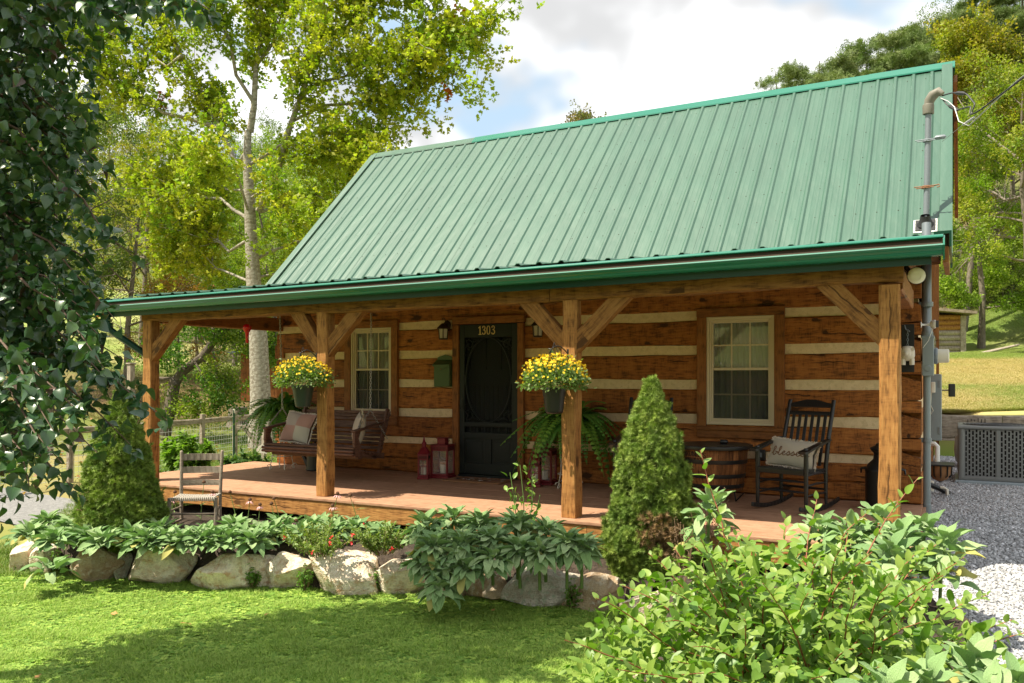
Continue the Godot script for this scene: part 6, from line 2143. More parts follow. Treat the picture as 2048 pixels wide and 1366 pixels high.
func garden() -> void:
	rng.seed = 55
	stones()
	# soil
	var soil := MB.new()
	var fr := [Vector2(-8.7, -5.35), Vector2(-8.1, -5.08), Vector2(-7.2, -5.2), Vector2(-6.6, -5.42), Vector2(-5.8, -5.6), Vector2(-4.8, -6.0), Vector2(-3.9, -6.25), Vector2(-3.0, -6.45), Vector2(-2.5, -6.5), Vector2(-2.1, -6.2), Vector2(-1.7, -5.2), Vector2(-1.55, -4.1), Vector2(-1.1, -3.0), Vector2(0.0, -2.8), Vector2(0.45, -3.6), Vector2(0.3, -5.2), Vector2(0.0, -6.6)]
	for k in fr.size() - 1:
		var a: Vector2 = fr[k]
		var d: Vector2 = fr[k + 1]
		soil.sheet(func(u, v):
			var q: Vector2 = d.lerp(a, u)
			var b := Vector2(q.x, -7.6) if k < 9 else Vector2(lerpf(-1.4, -0.3, clampf((q.x + 1.7) / 2.0, 0, 1)), -7.6)
			var w := q.lerp(b, v)
			var e := smoothstep(0.0, 0.05, v)
			return Vector3(w.x, lerpf(lerpf(0.02, 0.3, e), bed_y(w.x, w.y), smoothstep(0.04, 0.3, v)) - (0.09 * smoothstep(-1.0, 0.3, w.x) * (1.0 - e)), w.y), 6, 12)
	struct("garden_soil", soil.mesh(), M.mulch)
	# lamb's ear leaf shapes
	G.ears = []
	for q in [[1.0, 0.46, 0.3, 0.3, 0.03], [1.0, 0.5, 0.2, 0.5, 0.04], [1.0, 0.42, 0.4, 0.15, 0.025], [1.0, 0.48, 0.24, 0.7, 0.045], [1.0, 0.44, 0.12, 0.4, 0.06], [0.9, 0.5, 0.05, 0.6, 0.07], [1.05, 0.4, 0.34, 0.45, 0.05]]:
		var b := MB.new()
		b.leaf(q[0], q[1], 8, q[2], q[3], Transform3D.IDENTITY, 2, q[4])
		G.ears.append(b.mesh())
	var row := [[60, 1060, 7.6], [110, 1072, 7.2], [95, 1035, 8.3], [160, 1058, 7.4], [205, 1078, 6.95], [215, 1040, 7.8], [262, 1064, 7.2], [300, 1092, 6.75], [318, 1050, 7.5], [362, 1078, 6.95], [412, 1058, 7.3], [405, 1098, 6.7], [455, 1080, 6.9], [470, 1045, 7.6], [505, 1092, 6.75], [525, 1062, 7.2], [560, 1042, 7.6], [602, 1060, 7.3], [640, 1032, 7.6], [690, 1028, 7.5], [735, 1036, 7.3], [668, 1056, 7.2], [770, 1058, 7.1]]
	for i in row.size():
		var q: Array = row[i]
		var p := on_y(q[0], minf(q[1] + 22, 1096), 0.4)
		p.y = minf(p.y, bed_y(p.x, p.z)) if p.z > -6.9 else 0.3
		lambs_ear(p, "pale green lamb's ear rosette, %s from the left along the sunny bed" % NTH[i], 44, 0.168, 0.4, "lamb's ear plants in the flower bed", Vector3(0.4, 0, 1).normalized(), 0.03)
	var row2 := [[140, 1042, 8.0], [180, 1062, 7.7], [240, 1052, 7.6], [285, 1072, 7.2], [340, 1066, 7.2], [385, 1082, 6.95], [430, 1072, 7.1], [485, 1064, 7.2], [545, 1052, 7.4], [582, 1046, 7.5], [620, 1046, 7.4], [660, 1040, 7.4], [710, 1044, 7.3], [330, 1096, 6.8]]
	for i in row2.size():
		var q: Array = row2[i]
		var p := on_y(q[0], minf(q[1] + 24, 1094), 0.4)
		p.y = minf(p.y, bed_y(p.x, p.z)) if p.z > -6.9 else 0.3
		lambs_ear(p, "lamb's ear rosette filling the sunny bed behind the edge plants, %s from the left" % NTH[i], 36, 0.17, 0.3, "lamb's ear plants in the flower bed", Vector3(0.4, 0, 1).normalized(), 0.02)
	var p0 := at(100, 1125, 7.3)
	lambs_ear(Vector3(p0.x, 0.2, p0.z), "lone lamb's ear plant growing in front of the left boulders at the lawn edge", 16, 0.2, 0.9, "lamb's ear plants in the flower bed")
	var dark := [[850, 1062, 7.1], [905, 1050, 7.2], [960, 1060, 7.0], [868, 1105, 6.75], [925, 1100, 6.7], [985, 1092, 6.7], [1035, 1062, 6.9], [1040, 1112, 6.6], [1092, 1076, 6.8], [1135, 1098, 6.6], [1165, 1108, 6.6], [890, 1160, 6.6], [935, 1150, 6.55], [985, 1132, 6.55], [880, 1190, 6.5], [1080, 1120, 6.55], [850, 1140, 6.75], [912, 1128, 6.65]]
	for i in dark.size():
		var q: Array = dark[i]
		var p := at(q[0], q[1], q[2])
		p.y = maxf(p.y, 0.08)
		lambs_ear(p, "grey-green lamb's ear rosette, %s of the large clump spilling over the boulders right of centre" % NTH[i], 44, 0.16, 1.1, "lamb's ear plants in the flower bed", Vector3(0.3, 0, 1).normalized(), 0.03)
	var rt := [[1700, 1062, 5.8], [1760, 1040, 6.0], [1800, 1075, 5.6], [1850, 1060, 5.8], [1890, 1090, 5.5], [1780, 1110, 5.2], [1640, 1060, 6.0], [1420, 1010, 6.3]]
	for i in rt.size():
		var q: Array = rt[i]
		var p := at(q[0], q[1] + 20, q[2])
		lambs_ear(p, "pale lamb's ear rosette, %s behind the arching shrub near the right porch post" % NTH[i], 26, 0.19, 0.7, "lamb's ear plants in the flower bed")
	var br := [[1860, 1345, 2.75], [1950, 1310, 2.9], [2035, 1350, 2.75], [1990, 1380, 2.65], [1780, 1370, 2.7]]
	for i in br.size():
		var q: Array = br[i]
		lambs_ear(at(q[0], q[1] + 60, q[2]), "big silvery lamb's ear rosette, %s from the left at the bottom right edge" % NTH[[1, 2, 4, 3, 0][i]], 26, 0.14, 0.5, "lamb's ear plants in the flower bed")
	spruce(at(240, 1075, 8.3) * Vector3(1, 0, 1) + Vector3(0, 0.28, 0), 1.47, 0.4, "cone-shaped dwarf spruce beside the left end of the porch", 61, Vector3.ZERO)
	spruce(at(1303, 1140, 7.05) * Vector3(1, 0, 1) + Vector3(0, 0.28, 0), 1.63, 0.4, "cone-shaped dwarf spruce with a brown patch in front of the barrel table", 62, Vector3(0.12, 0.22, 0.2))
	rng.seed = 88
	var cf := [[345, 1000, 9.1, 0], [350, 985, 9.2, 1], [408, 965, 9.0, 1], [425, 985, 8.9, 0], [500, 1000, 8.7, 0], [520, 1010, 8.7, 0], [543, 1008, 8.6, 1], [548, 998, 8.7, 1], [460, 985, 9.0, 1], [570, 1040, 8.2, 0], [592, 1042, 8.1, 0], [675, 988, 8.3, 0], [700, 992, 8.3, 1], [665, 1012, 8.2, 0]]
	var cn := ["pink coneflower beside the grey chair's left leg", "dried coneflower head left of the grey chair", "dried coneflower head seen through the grey chair back", "pink coneflower just right of the chair back slats", "pink coneflower right of the grey chair, lower of two", "pink coneflower right of the grey chair, higher of two", "dried coneflower left of the second post", "dark dried coneflower head above the bed, tallest near the chair", "dried coneflower close to the chair's right post", "drooping pink coneflower low among the lamb's ear", "drooping pink coneflower beside the rim board joint", "pink coneflower in front of the second porch post base", "dried coneflower head right of the second post base", "faded pink coneflower low before the second post"]
	for i in cf.size():
		var q: Array = cf[i]
		var top := at(q[0], q[1], q[2])
		var ln := Vector3(R(-0.12, 0.12), 0, R(-0.05, 0.05))
		coneflower(Vector3(top.x - ln.x, 0.3, top.z - ln.z), top.y - 0.3, ln, cn[i], q[3] == 1)
	# salvia-like shrubs with a few red flowers
	for q in [[640, 1108, 0.4, "low feathery shrub with red flowers above the blocky boulder"], [765, 1104, 0.4, "low feathery shrub left of the big dark lamb's ear clump"]]:
		var p := on_y(q[0], q[1], q[2])
		var t := low_shrub(Vector3(p.x, 0.38, p.z), 0.36, 0.34, 1700, q[3], Color(0.15, 0.24, 0.05), Color(0.29, 0.34, 0.1))
		for i in 4:
			var b := MB.new()
			var f := Vector3(R(-0.3, 0.3), R(0.1, 0.3), R(0.1, 0.33))
			for k in 5: b.leaf(0.028, 0.02, 2, 0, 0.01, Transform3D(turned(rand_dir() + Vector3(0, 0.4, 0), Vector3.UP), f))
			mbpart(t, "red_flower", b, M.red_petal)
	# clumps of clover between the stones
	for q in [[505, 1183], [610, 1188], [748, 1192], [118, 1152], [1148, 1224]]:
		var p := on_y(q[0], q[1], 0.0)
		low_shrub(Vector3(p.x, 0.0, p.z), 0.07, 0.27, 260, {505: "clover growing in the gap left of the blocky boulder", 610: "clover between the blocky and the cream boulder", 748: "clover between the cream and the striped boulder", 118: "small weed beside the second boulder from left", 1148: "clover between the lichen boulder and the white-topped one"}[q[0]], Color(0.1, 0.22, 0.03), Color(0.2, 0.36, 0.06), "clover_clump", G.clover)
	# rose canes before the door
	rng.seed = 99
	var ro := at(1050, 1075, 7.3)
	var t := thing("rose_bush", "spindly young rose with yellow-green leaves rising before the door", "rose", Vector3(ro.x, 0.3, ro.z))
	for q in [[1020, 945], [1065, 950], [1030, 985], [1080, 990], [1040, 930], [1060, 1020]]:
		var tip := at(q[0], q[1], 7.3) - t.position
		var b := MB.new()
		var pts := []
		for k in 7:
			var f := k / 6.0
			pts.append(Vector3(0, 0, 0).lerp(tip, f) + Vector3(nz.get_noise_2d(f * 120, q[0]), 0, nz.get_noise_2d(f * 120, q[1])) * 0.06 * sin(f * PI))
		b.tube(pts, 0.004, 5)
		mbpart(t, "cane", b, M.stem_green)
		for k in 16:
			var f := R(0.45, 1.0)
			var x := f * 5.99
			var o: Vector3 = pts[int(x)].lerp(pts[int(x) + 1], x - int(x)) + rand_dir() * 0.05
			part(t, "leaf", G.bush_leaves[1], M["bush%d" % [0, 3, 1, 3][k % 4]], Transform3D(turned(rand_dir(), Vector3.UP + rand_dir() * 0.5).scaled(Vector3.ONE * R(0.055, 0.085)), o))
	# dry flower stalks behind the spruce
	for q in [[1415, 1000, 6.4, "brown dried flower stalks between the spruce and the barrel"], [1360, 1085, 6.2, "brown seedy stalks at the foot of the right spruce"], [165, 1000, 8.0, "dry brown stalks before the left spruce"]]:
		var p := at(q[0], q[1], q[2])
		var d := thing("dried_stalks", q[3], "dried flowers", Vector3(p.x, 0.3, p.z))
		var b := MB.new()
		for k in 7:
			var tip := Vector3(R(-0.13, 0.13), p.y - 0.3 + R(-0.12, 0.2), R(-0.1, 0.1))
			b.tube([Vector3.ZERO, tip * 0.5 + Vector3(0.02, 0, 0), tip], 0.0025, 4)
			for j in 22:
				var o := tip * R(0.55, 1.0) + rand_dir() * 0.045
				b.lathe([Vector2(0, 0.006), Vector2(0.006, 0), Vector2(0, -0.006)], 5, Transform3D(Basis.IDENTITY, o))
		mbpart(d, "stalks", b, M.dry_stem)
	# daylily leaves by the left spruce
	var dl := at(150, 1015, 8.7)
	var dt := thing("daylily", "arching yellow-green strap leaves left of the left spruce", "plant", Vector3(dl.x, 0.2, dl.z))
	for i in 46:
		var an := rng.randf() * TAU
		var b := MB.new()
		b.leaf(R(0.35, 0.6), 0.022, 7, 0.2, R(0.25, 0.7), Transform3D(turned(Vector3(cos(an), R(0.5, 1.5), sin(an)), Vector3.UP), rand_dir() * 0.05), 3)
		mbpart(dt, "strap_leaf", b, M["bush3" if i % 2 else "bush1"])
	# plants past the left end of the porch
	var pa := at(370, 945, 13.2)
	low_shrub(Vector3(pa.x, 0.2, pa.z), 0.42, 0.95, 1500, "bright yellow-green bush behind the grey chair", Color(0.14, 0.27, 0.04), Color(0.26, 0.4, 0.07), "leafy_bush", G.mid_leaf)
	var pb := at(335, 950, 12.4)
	low_shrub(Vector3(pb.x, 0.15, pb.z), 0.35, 0.55, 700, "grey-green sage plant at the left end of the porch", Color(0.17, 0.24, 0.13), Color(0.24, 0.31, 0.18), "sage_plant", G.mid_leaf)
	var pc := at(500, 955, 13.6)
	low_shrub(Vector3(pc.x, 0.1, pc.z), 0.4, 0.75, 420, "straggly dark green weeds beyond the back left porch corner", Color(0.06, 0.14, 0.03), Color(0.11, 0.2, 0.05), "weed_clump", G.mid_leaf)
	var pd := at(445, 955, 13.4)
	low_shrub(Vector3(pd.x, 0.1, pd.z), 0.35, 0.4, 500, "low green weeds between the grey chair and the swing", Color(0.07, 0.17, 0.03), Color(0.13, 0.25, 0.05), "weed_clump", G.mid_leaf)
	big_shrub()
	pear_tree()

# ---------------------------------------------------------------- land, trees, far things
func shapes() -> void:
	var b := MB.new()
	b.leaf(0.034, 0.016, 3, 0.1, 0.006)
	G.tiny_leaf = b.mesh()
	b = MB.new()
	for k in 3:
		b.leaf(0.11, 0.05, 3, 0.12, 0.03, Transform3D(Basis(Vector3.UP, k * 2.1) * Basis(Vector3.RIGHT, -0.3), Vector3.ZERO))
	G.mid_leaf = b.mesh()
	b = MB.new()
	for k in 9:
		b.leaf(0.016, 0.008, 2, 0.0, 0.002, Transform3D(Basis(Vector3.UP, k * TAU / 9), Vector3.ZERO), 2)
	for k in 5:
		b.leaf(0.01, 0.007, 2, 0.0, -0.004, Transform3D(Basis(Vector3.UP, k * TAU / 5) * Basis(Vector3.RIGHT, -0.5), Vector3(0, 0.003, 0)), 2)
	G.daisy = b.mesh()
	b = MB.new()
	for k in 15:
		var d := Vector3(cos(k * 2.4), R(0.1, 1.6), sin(k * 2.4)).normalized()
		b.leaf(R(0.016, 0.024), 0.0035, 1, 0.0, 0.0, Transform3D(turned(Vector3(d.x, d.z, d.y), Vector3.UP), Vector3(0, 0, k * 0.0012)))
	b = MB.new()
	for k in 16:
		var d := Vector3(cos(k * 2.4), sin(k * 2.4), R(0.2, 1.5)).normalized()
		var x := d.cross(Vector3(0.3, 0.5, 0.8)).normalized() * 0.0021
		var o := Vector3(0, 0, k * 0.0014)
		var l := R(0.018, 0.027)
		b.tri(b.p(o - x), b.p(o + x), b.p(o + d * l))
	G.sprig = b.mesh()
	b = MB.new()
	for k in 3:
		var an := k * TAU / 3
		var x := Transform3D(Basis(Vector3.UP, an) * Basis(Vector3.RIGHT, -0.25), Vector3(0, 0.02, 0))
		b.leaf(0.017, 0.017, 2, 0.12, 0.002, x, 2)
	b.tri(b.p(Vector3(-0.001, 0, 0)), b.p(Vector3(0.001, 0, 0)), b.p(Vector3(0, 0.02, 0)))
	G.clover = b.mesh()
	b = MB.new()
	for k in 7:
		var an := k * 2.4
		var d := Vector3(cos(an), 0, sin(an))
		var h := R(0.025, 0.05)
		var o := d * R(0.0, 0.02)
		var sx := Vector3(-d.z, 0, d.x) * 0.0016
		var m1 := o + d * h * 0.3 + Vector3(0, h * 0.7, 0)
		b.quad(b.p(o - sx), b.p(o + sx), b.p(m1 + sx * 0.8), b.p(m1 - sx * 0.8))
		b.tri(b.p(m1 - sx * 0.8), b.p(m1 + sx * 0.8), b.p(o + d * h * 0.75 + Vector3(0, h, 0)))
	G.grass = b.mesh()
	G.pear_leaves = []
	for q in [[0.74, 0.2, 0.25], [0.66, 0.35, 0.12], [0.8, 0.08, 0.4]]:
		b = MB.new()
		b.leaf(1.0, q[0], 6, q[1], q[2], Transform3D(Basis.IDENTITY, Vector3(0, 0, 0.3)), 1, 0.02)
		b.tube([Vector3.ZERO, Vector3(0, 0.01, 0.32)], 0.012, 3)
		G.pear_leaves.append(b.mesh())
	G.bush_leaves = []
	for q in [[0.52, 0.12, 0.15], [0.46, 0.2, 0.25], [0.56, 0.06, 0.1]]:
		b = MB.new()
		b.leaf(1.0, q[0], 6, q[1], q[2], Transform3D.IDENTITY, 2, 0.012)
		G.bush_leaves.append(b.mesh())
	M.leafy_bush = leafmat("leafy_bush", 0.42, Color(0.5, 0.75, 0.15), Color(1, 1, 1), 0.45)
	# clusters for crowns
	b = MB.new()
	for k in 7:
		var d := rand_dir()
		b.star(R(0.11, 0.17), Transform3D(turned(d + Vector3(0, -0.3, 0), Vector3.UP + rand_dir() * 0.6), rand_dir() * R(0.08, 0.26)))
	G.sycamore_spray = b.mesh()
	b = MB.new()
	for k in 16:
		b.leaf(R(0.1, 0.16), R(0.07, 0.1), 2, 0.1, 0.02, Transform3D(turned(rand_dir() + Vector3(0, -0.2, 0), Vector3.UP + rand_dir() * 0.7), rand_dir() * R(0.08, 0.36)))
	G.broad_spray = b.mesh()
	b = MB.new()
	for k in 22:
		var q := Vector3(R(-0.4, 0.4), R(-0.06, 0.06), R(-0.3, 0.3))
		b.leaf(R(0.07, 0.12), R(0.025, 0.04), 1, 0.0, 0.0, Transform3D(turned(Vector3(R(-1, 1), R(-0.3, 0.3), R(-1, 1)), Vector3.UP), q))
	G.fine_spray = b.mesh()
	b = MB.new()
	for k in 30:
		var d := (rand_dir() + Vector3(0, 0.5, 0)).normalized()
		var x := d.cross(Vector3(0.2, 0.4, 0.9)).normalized() * 0.012
		var o := rand_dir() * 0.12
		b.tri(b.p(o - x), b.p(o + x), b.p(o + d * R(0.16, 0.3)))
	G.pine_spray = b.mesh()

func bezier(a: Vector3, m: Vector3, c: Vector3, n: int, wob := 0.0) -> Array:
	var o := []
	for i in n + 1:
		var f := float(i) / n
		o.append(a * (1 - f) * (1 - f) + m * 2 * f * (1 - f) + c * f * f + rand_dir() * wob * sin(f * PI))
	return o

func crown_from(t: Node3D, lines: Array, n: int, spread: float, mesh: Mesh, mt: Material, pal: Array, sc: float, flat := 1.0) -> void:
	n = int(n * 2.1)
	sc *= 0.85
	var m := Many.new()
	var tot := 0.0
	for l in lines: tot += l[1]
	for l in lines:
		var pts: Array = l[0]
		var c0: Color = pal[rng.randi() % pal.size()].lerp(pal[0], 0.3)
		for k in int(n * l[1] / tot) + 1:
			var f := pow(R(l[2] * l[2], 1.0), 0.6)
			var x := f * (pts.size() - 1.01)
			var q: Vector3 = pts[int(x)].lerp(pts[int(x) + 1], x - int(x))
			var off := rand_dir() * pow(rng.randf(), 0.7) * spread
			off.y *= flat
			var c := c0.lerp(pal[rng.randi() % pal.size()], rng.randf() * 0.6) * R(0.8, 1.45)
			m.put(Transform3D(turned(rand_dir() + Vector3(0, -0.15, 0), Vector3.UP + rand_dir() * 0.5).scaled(Vector3.ONE * sc * R(0.75, 1.25)), q + off), c)
	many_node("crown", m, mesh, mt, t)

func tree(called: String, label: String, cat: String, px: float, d: float, h: float, r: float, kind: int, pal: Array, n: int, sd: int, group: String, tr := 0.02, bare := 0.3, lean := 0.0) -> void:
	# kind 0 broadleaf, 1 pine, 2 fine layered foliage
	rng.seed = sd
	var w := at(px, HOR, d)
	var base := Vector3(w.x, ground_h(w.x, w.z) - 0.1, w.z)
	var t := thing(called, label, cat, base, 0.0, group)
	var b := MB.new()
	var side := Vector3(CS, 0, -SN)
	var top := Vector3(R(-0.05, 0.05) * h, h * (0.94 if kind == 1 else 0.86), R(-0.05, 0.05) * h) + side * lean * h
	var trunk := bezier(Vector3.ZERO, top * 0.5 + Vector3(R(-0.05, 0.05) * h, 0, R(-0.05, 0.05) * h), top, 8, h * 0.008)
	var rad := []
	for i in 9: rad.append(h * tr * lerpf(1.25 if i == 0 else 1.0, 0.14, i / 8.0))
	b.tube(trunk, rad, 8, Vector2(0.3, 1.0))
	var lines := []
	var nl := 13 if kind != 1 else 30
	for i in nl:
		var f := lerpf(bare, 0.98, (i + R(0, 0.8)) / nl)
		var x := f * 7.99
		var o: Vector3 = trunk[int(x)].lerp(trunk[int(x) + 1], x - int(x))
		var az := i * 2.4 + R(-0.4, 0.4)
		var e := (f - bare) / (1.0 - bare)
		var ln := r * (sqrt(maxf(0.05, 1.0 - pow(absf(e - 0.35) / 0.72, 2))) if kind != 1 else lerpf(0.9, 0.35, e) * R(0.6, 1.2))
		var up := lerpf(0.15, 1.3, e) if kind == 0 else R(-0.05, 0.3) if kind == 1 else lerpf(0.3, 1.0, e)
		var dir := Vector3(cos(az), up, sin(az)).normalized()
		var tip := o + dir * ln
		var pts := bezier(o, o + dir * ln * 0.5 + Vector3(0, -ln * 0.08, 0), tip, 5, ln * 0.03)
		var rr: float = rad[int(x)] * 0.5
		b.tube(pts, [rr, rr * 0.8, rr * 0.6, rr * 0.45, rr * 0.3, rr * 0.15], 5, Vector2(0.3, 1.0))
		lines.append([pts, ln, 0.35])
		for k in 3:
			var x2 := R(0.35, 0.9) * 4.99
			var o2: Vector3 = pts[int(x2)].lerp(pts[int(x2) + 1], x2 - int(x2))
			var d2 := (dir + rand_dir() * 0.9).normalized()
			if kind == 1: d2.y *= 0.3
			var p2 := bezier(o2, o2 + d2 * ln * 0.25, o2 + d2 * ln * R(0.35, 0.6), 3, 0.02)
			b.tube(p2, [rr * 0.4, rr * 0.3, rr * 0.2, rr * 0.08], 4, Vector2(0.3, 1.0))
			lines.append([p2, ln * 0.5, 0.2])
	mbpart(t, "trunk", b, M.bark if kind != 1 else M.bark1)
	crown_from(t, lines, n, r * [0.26, 0.2, 0.28][kind], [G.broad_spray, G.pine_spray, G.fine_spray][kind], M.leafy if kind != 1 else M.needle, pal, clampf(h * 0.085, 0.7, 1.7), [0.8, 0.35, 0.4][kind])

func sycamore() -> void:
	rng.seed = 4242
	var base := on_y(523, 893, 0.05)
	var t := thing("sycamore_tree", "tall sycamore with pale flaking trunk and yellow-green lobed leaves rising behind the porch", "tree", base)
	var dd := (base - EYE).dot(Vector3(-SN, 0, -CS))
	var P := func(x: float, y: float, e := 0.0) -> Vector3: return at(x, y, dd + e) - base
	var b := MB.new()
	var trunk := [P.call(520, 905), P.call(521, 800), P.call(517, 680), P.call(507, 560), P.call(502, 470), P.call(498, 380), P.call(494, 320), P.call(496, 262)]
	b.tube(trunk, [0.34, 0.28, 0.25, 0.2, 0.165, 0.14, 0.115, 0.095], 14, Vector2(0.4, 1.2))
	mbpart(t, "trunk", b, M.sycamore_bark)
	var lines := []
	var limbs := [
		[[[496, 262], [512, 215], [516, 130], [522, 60], [515, -60], [520, -220]], 0.1, 0.0],
		[[[498, 300], [470, 330], [440, 255], [405, 190], [360, 110], [310, 30], [270, -60]], 0.085, 0.6],
		[[[440, 255], [380, 240], [330, 225], [270, 185], [210, 140], [165, 95], [128, 55]], 0.06, 1.0],
		[[[520, 420], [556, 350], [580, 260], [600, 190], [625, 110], [640, 40], [655, -60], [670, -200]], 0.1, -1.2],
		[[[600, 190], [640, 165], [690, 150], [735, 135], [770, 115], [820, 82]], 0.05, -1.6],
		[[[735, 135], [790, 95], [850, 70], [900, 62], [955, 92]], 0.035, -1.8],
		[[[585, 245], [650, 215], [700, 208], [760, 200], [815, 185], [870, 170], [925, 140]], 0.05, -1.0],
		[[[700, 208], [720, 240], [735, 275], [740, 300]], 0.03, -1.0],
		[[[625, 110], [660, 70], [700, 30], [760, -10], [830, -30]], 0.05, -1.5],
		[[[500, 330], [540, 300], [560, 290], [600, 300], [650, 300], [700, 320]], 0.05, -0.6],
		[[[500, 440], [470, 420], [440, 400], [390, 390], [330, 370], [280, 340]], 0.06, 0.8],
		[[[500, 520], [540, 500], [585, 490], [640, 480], [690, 420]], 0.05, 0.4],
		[[[500, 480], [460, 500], [420, 470], [370, 450], [310, 460]], 0.05, 1.4],
		[[[516, 130], [550, 80], [560, 20], [580, -60]], 0.05, 0.5],
		[[[512, 215], [470, 150], [460, 80], [430, 20], [400, -60]], 0.06, -0.8],
		[[[360, 110], [330, 130], [270, 90], [200, 60], [150, 10]], 0.045, 0.6],
		[[[640, 40], [700, -20], [780, -60], [840, -90]], 0.05, -1.4],
		[[[520, 420], [580, 400], [630, 390], [690, 360], [730, 330]], 0.045, 1.5],
		[[[498, 560], [560, 550], [610, 545], [660, 520]], 0.04, 1.2],
		[[[500, 560], [450, 540], [400, 530], [350, 520]], 0.04, 1.5],
		[[[498, 400], [530, 380], [560, 400], [590, 440]], 0.04, -1.2],
		[[[500, 430], [470, 330], [430, 330], [390, 300]], 0.04, -1.4],
		[[[498, 380], [450, 380], [420, 350], [350, 300]], 0.04, 1.8],
		[[[560, 300], [620, 250], [670, 270], [720, 330]], 0.04, 1.0]]
	var lb := MB.new()
	for l in limbs:
		var pts := []
		var q: Array = l[0]
		for i in q.size(): pts.append(P.call(q[i][0], q[i][1], l[2] * i / (q.size() - 1.0) * 1.6) + rand_dir() * 0.06)
		var rr := []
		for i in q.size(): rr.append(lerpf(l[1], l[1] * 0.22, i / (q.size() - 1.0)))
		lb.tube(pts, rr, 8, Vector2(0.5, 1))
		var ln := 0.0
		for i in pts.size() - 1: ln += (pts[i + 1] - pts[i]).length()
		lines.append([pts, ln, 0.45])
		for k in int(ln * 4.5):
			var x := R(0.3, 1.0) * (pts.size() - 1.01)
			var o: Vector3 = pts[int(x)].lerp(pts[int(x) + 1], x - int(x))
			var d: Vector3 = ((pts[int(x) + 1] - pts[int(x)]).normalized() + rand_dir() * 0.9 + Vector3(0, 0.1, 0)).normalized()
			var p2 := bezier(o, o + d * 0.5, o + d * R(0.7, 2.0) + Vector3(0, -0.1, 0), 4, 0.06)
			lb.tube(p2, [0.016, 0.012, 0.009, 0.006, 0.003], 4)
			lines.append([p2, 0.9, 0.3])
	mbpart(t, "limbs", lb, M.sycamore_bark)
	crown_from(t, lines, 7600, 0.52, G.sycamore_spray, M.leafy, [Color(0.25, 0.34, 0.03), Color(0.33, 0.4, 0.035), Color(0.42, 0.44, 0.04), Color(0.16, 0.27, 0.03), Color(0.52, 0.46, 0.045), Color(0.46, 0.44, 0.04)], 0.85)
	var om := Many.new()
	for q in [[540, 45, 0.3], [190, 132, 1.2], [235, 110, 1.0], [330, 205, 0.8], [910, 30, -2.2], [885, 190, -1.6]]:
		for k in 5: om.put(Transform3D(turned(rand_dir(), Vector3.UP).scaled(Vector3.ONE * 0.8), P.call(q[0], q[1], q[2]) + rand_dir() * 0.2), Color(0.5, 0.13, 0.02))
	many_node("orange_leaves", om, G.sycamore_spray, M.leafy, t)

func leaning_tree(green: Array, yg: Array) -> void:
	rng.seed = 201
	var w := at(330, HOR, 24.5)
	var t := thing("leaning_tree", "dark crooked trunk leaning right, seen under the porch roof at left", "tree", Vector3(w.x, ground_h(w.x, w.z) - 0.1, w.z), 0.0, "trees on the left hillside")
	var b := MB.new()
	var paths := [[[[328, 872], [340, 815], [350, 765], [366, 742], [402, 716], [428, 682], [446, 662]], 0.17], [[[352, 772], [342, 758], [318, 757], [295, 768]], 0.07], [[[428, 682], [427, 660], [426, 645]], 0.05], [[[440, 668], [470, 645], [500, 632], [540, 640]], 0.08]]
	var lines := []
	for q in paths:
		var pts := []
		var rr := []
		var n: int = q[0].size()
		for i in n:
			pts.append(at(q[0][i][0], q[0][i][1], 24.5 + i * 0.12) - t.position)
			rr.append(q[1] * lerpf(1.15, 0.55, i / (n - 1.0)))
		b.tube(pts, rr, 9, Vector2(0.4, 1))
	mbpart(t, "trunk", b, M.bark1)
	var lb := MB.new()
	for q in [[[400, 716], [430, 740], [470, 790]], [[390, 725], [420, 770], [440, 820]], [[428, 660], [410, 640], [380, 650]], [[500, 632], [480, 660], [450, 690]], [[540, 640], [530, 680], [500, 700]], [[350, 790], [380, 800], [400, 840]], [[426, 645], [450, 620], [480, 610]], [[300, 760], [310, 720], [330, 690]], [[540, 640], [560, 670], [550, 720]]]:
		var pts := []
		for i in 3: pts.append(at(q[i][0], q[i][1], 24.2 + R(-0.5, 0.8)) - t.position)
		var pp := bezier(pts[0], pts[1], pts[2], 5, 0.03)
		lb.tube(pp, [0.035, 0.03, 0.022, 0.016, 0.01, 0.005], 5)
		lines.append([pp, 1.2, 0.3])
	mbpart(t, "limbs", lb, M.bark1)
	crown_from(t, lines, 330, 0.85, G.broad_spray, M.leafy, green + yg, 0.85, 0.6)

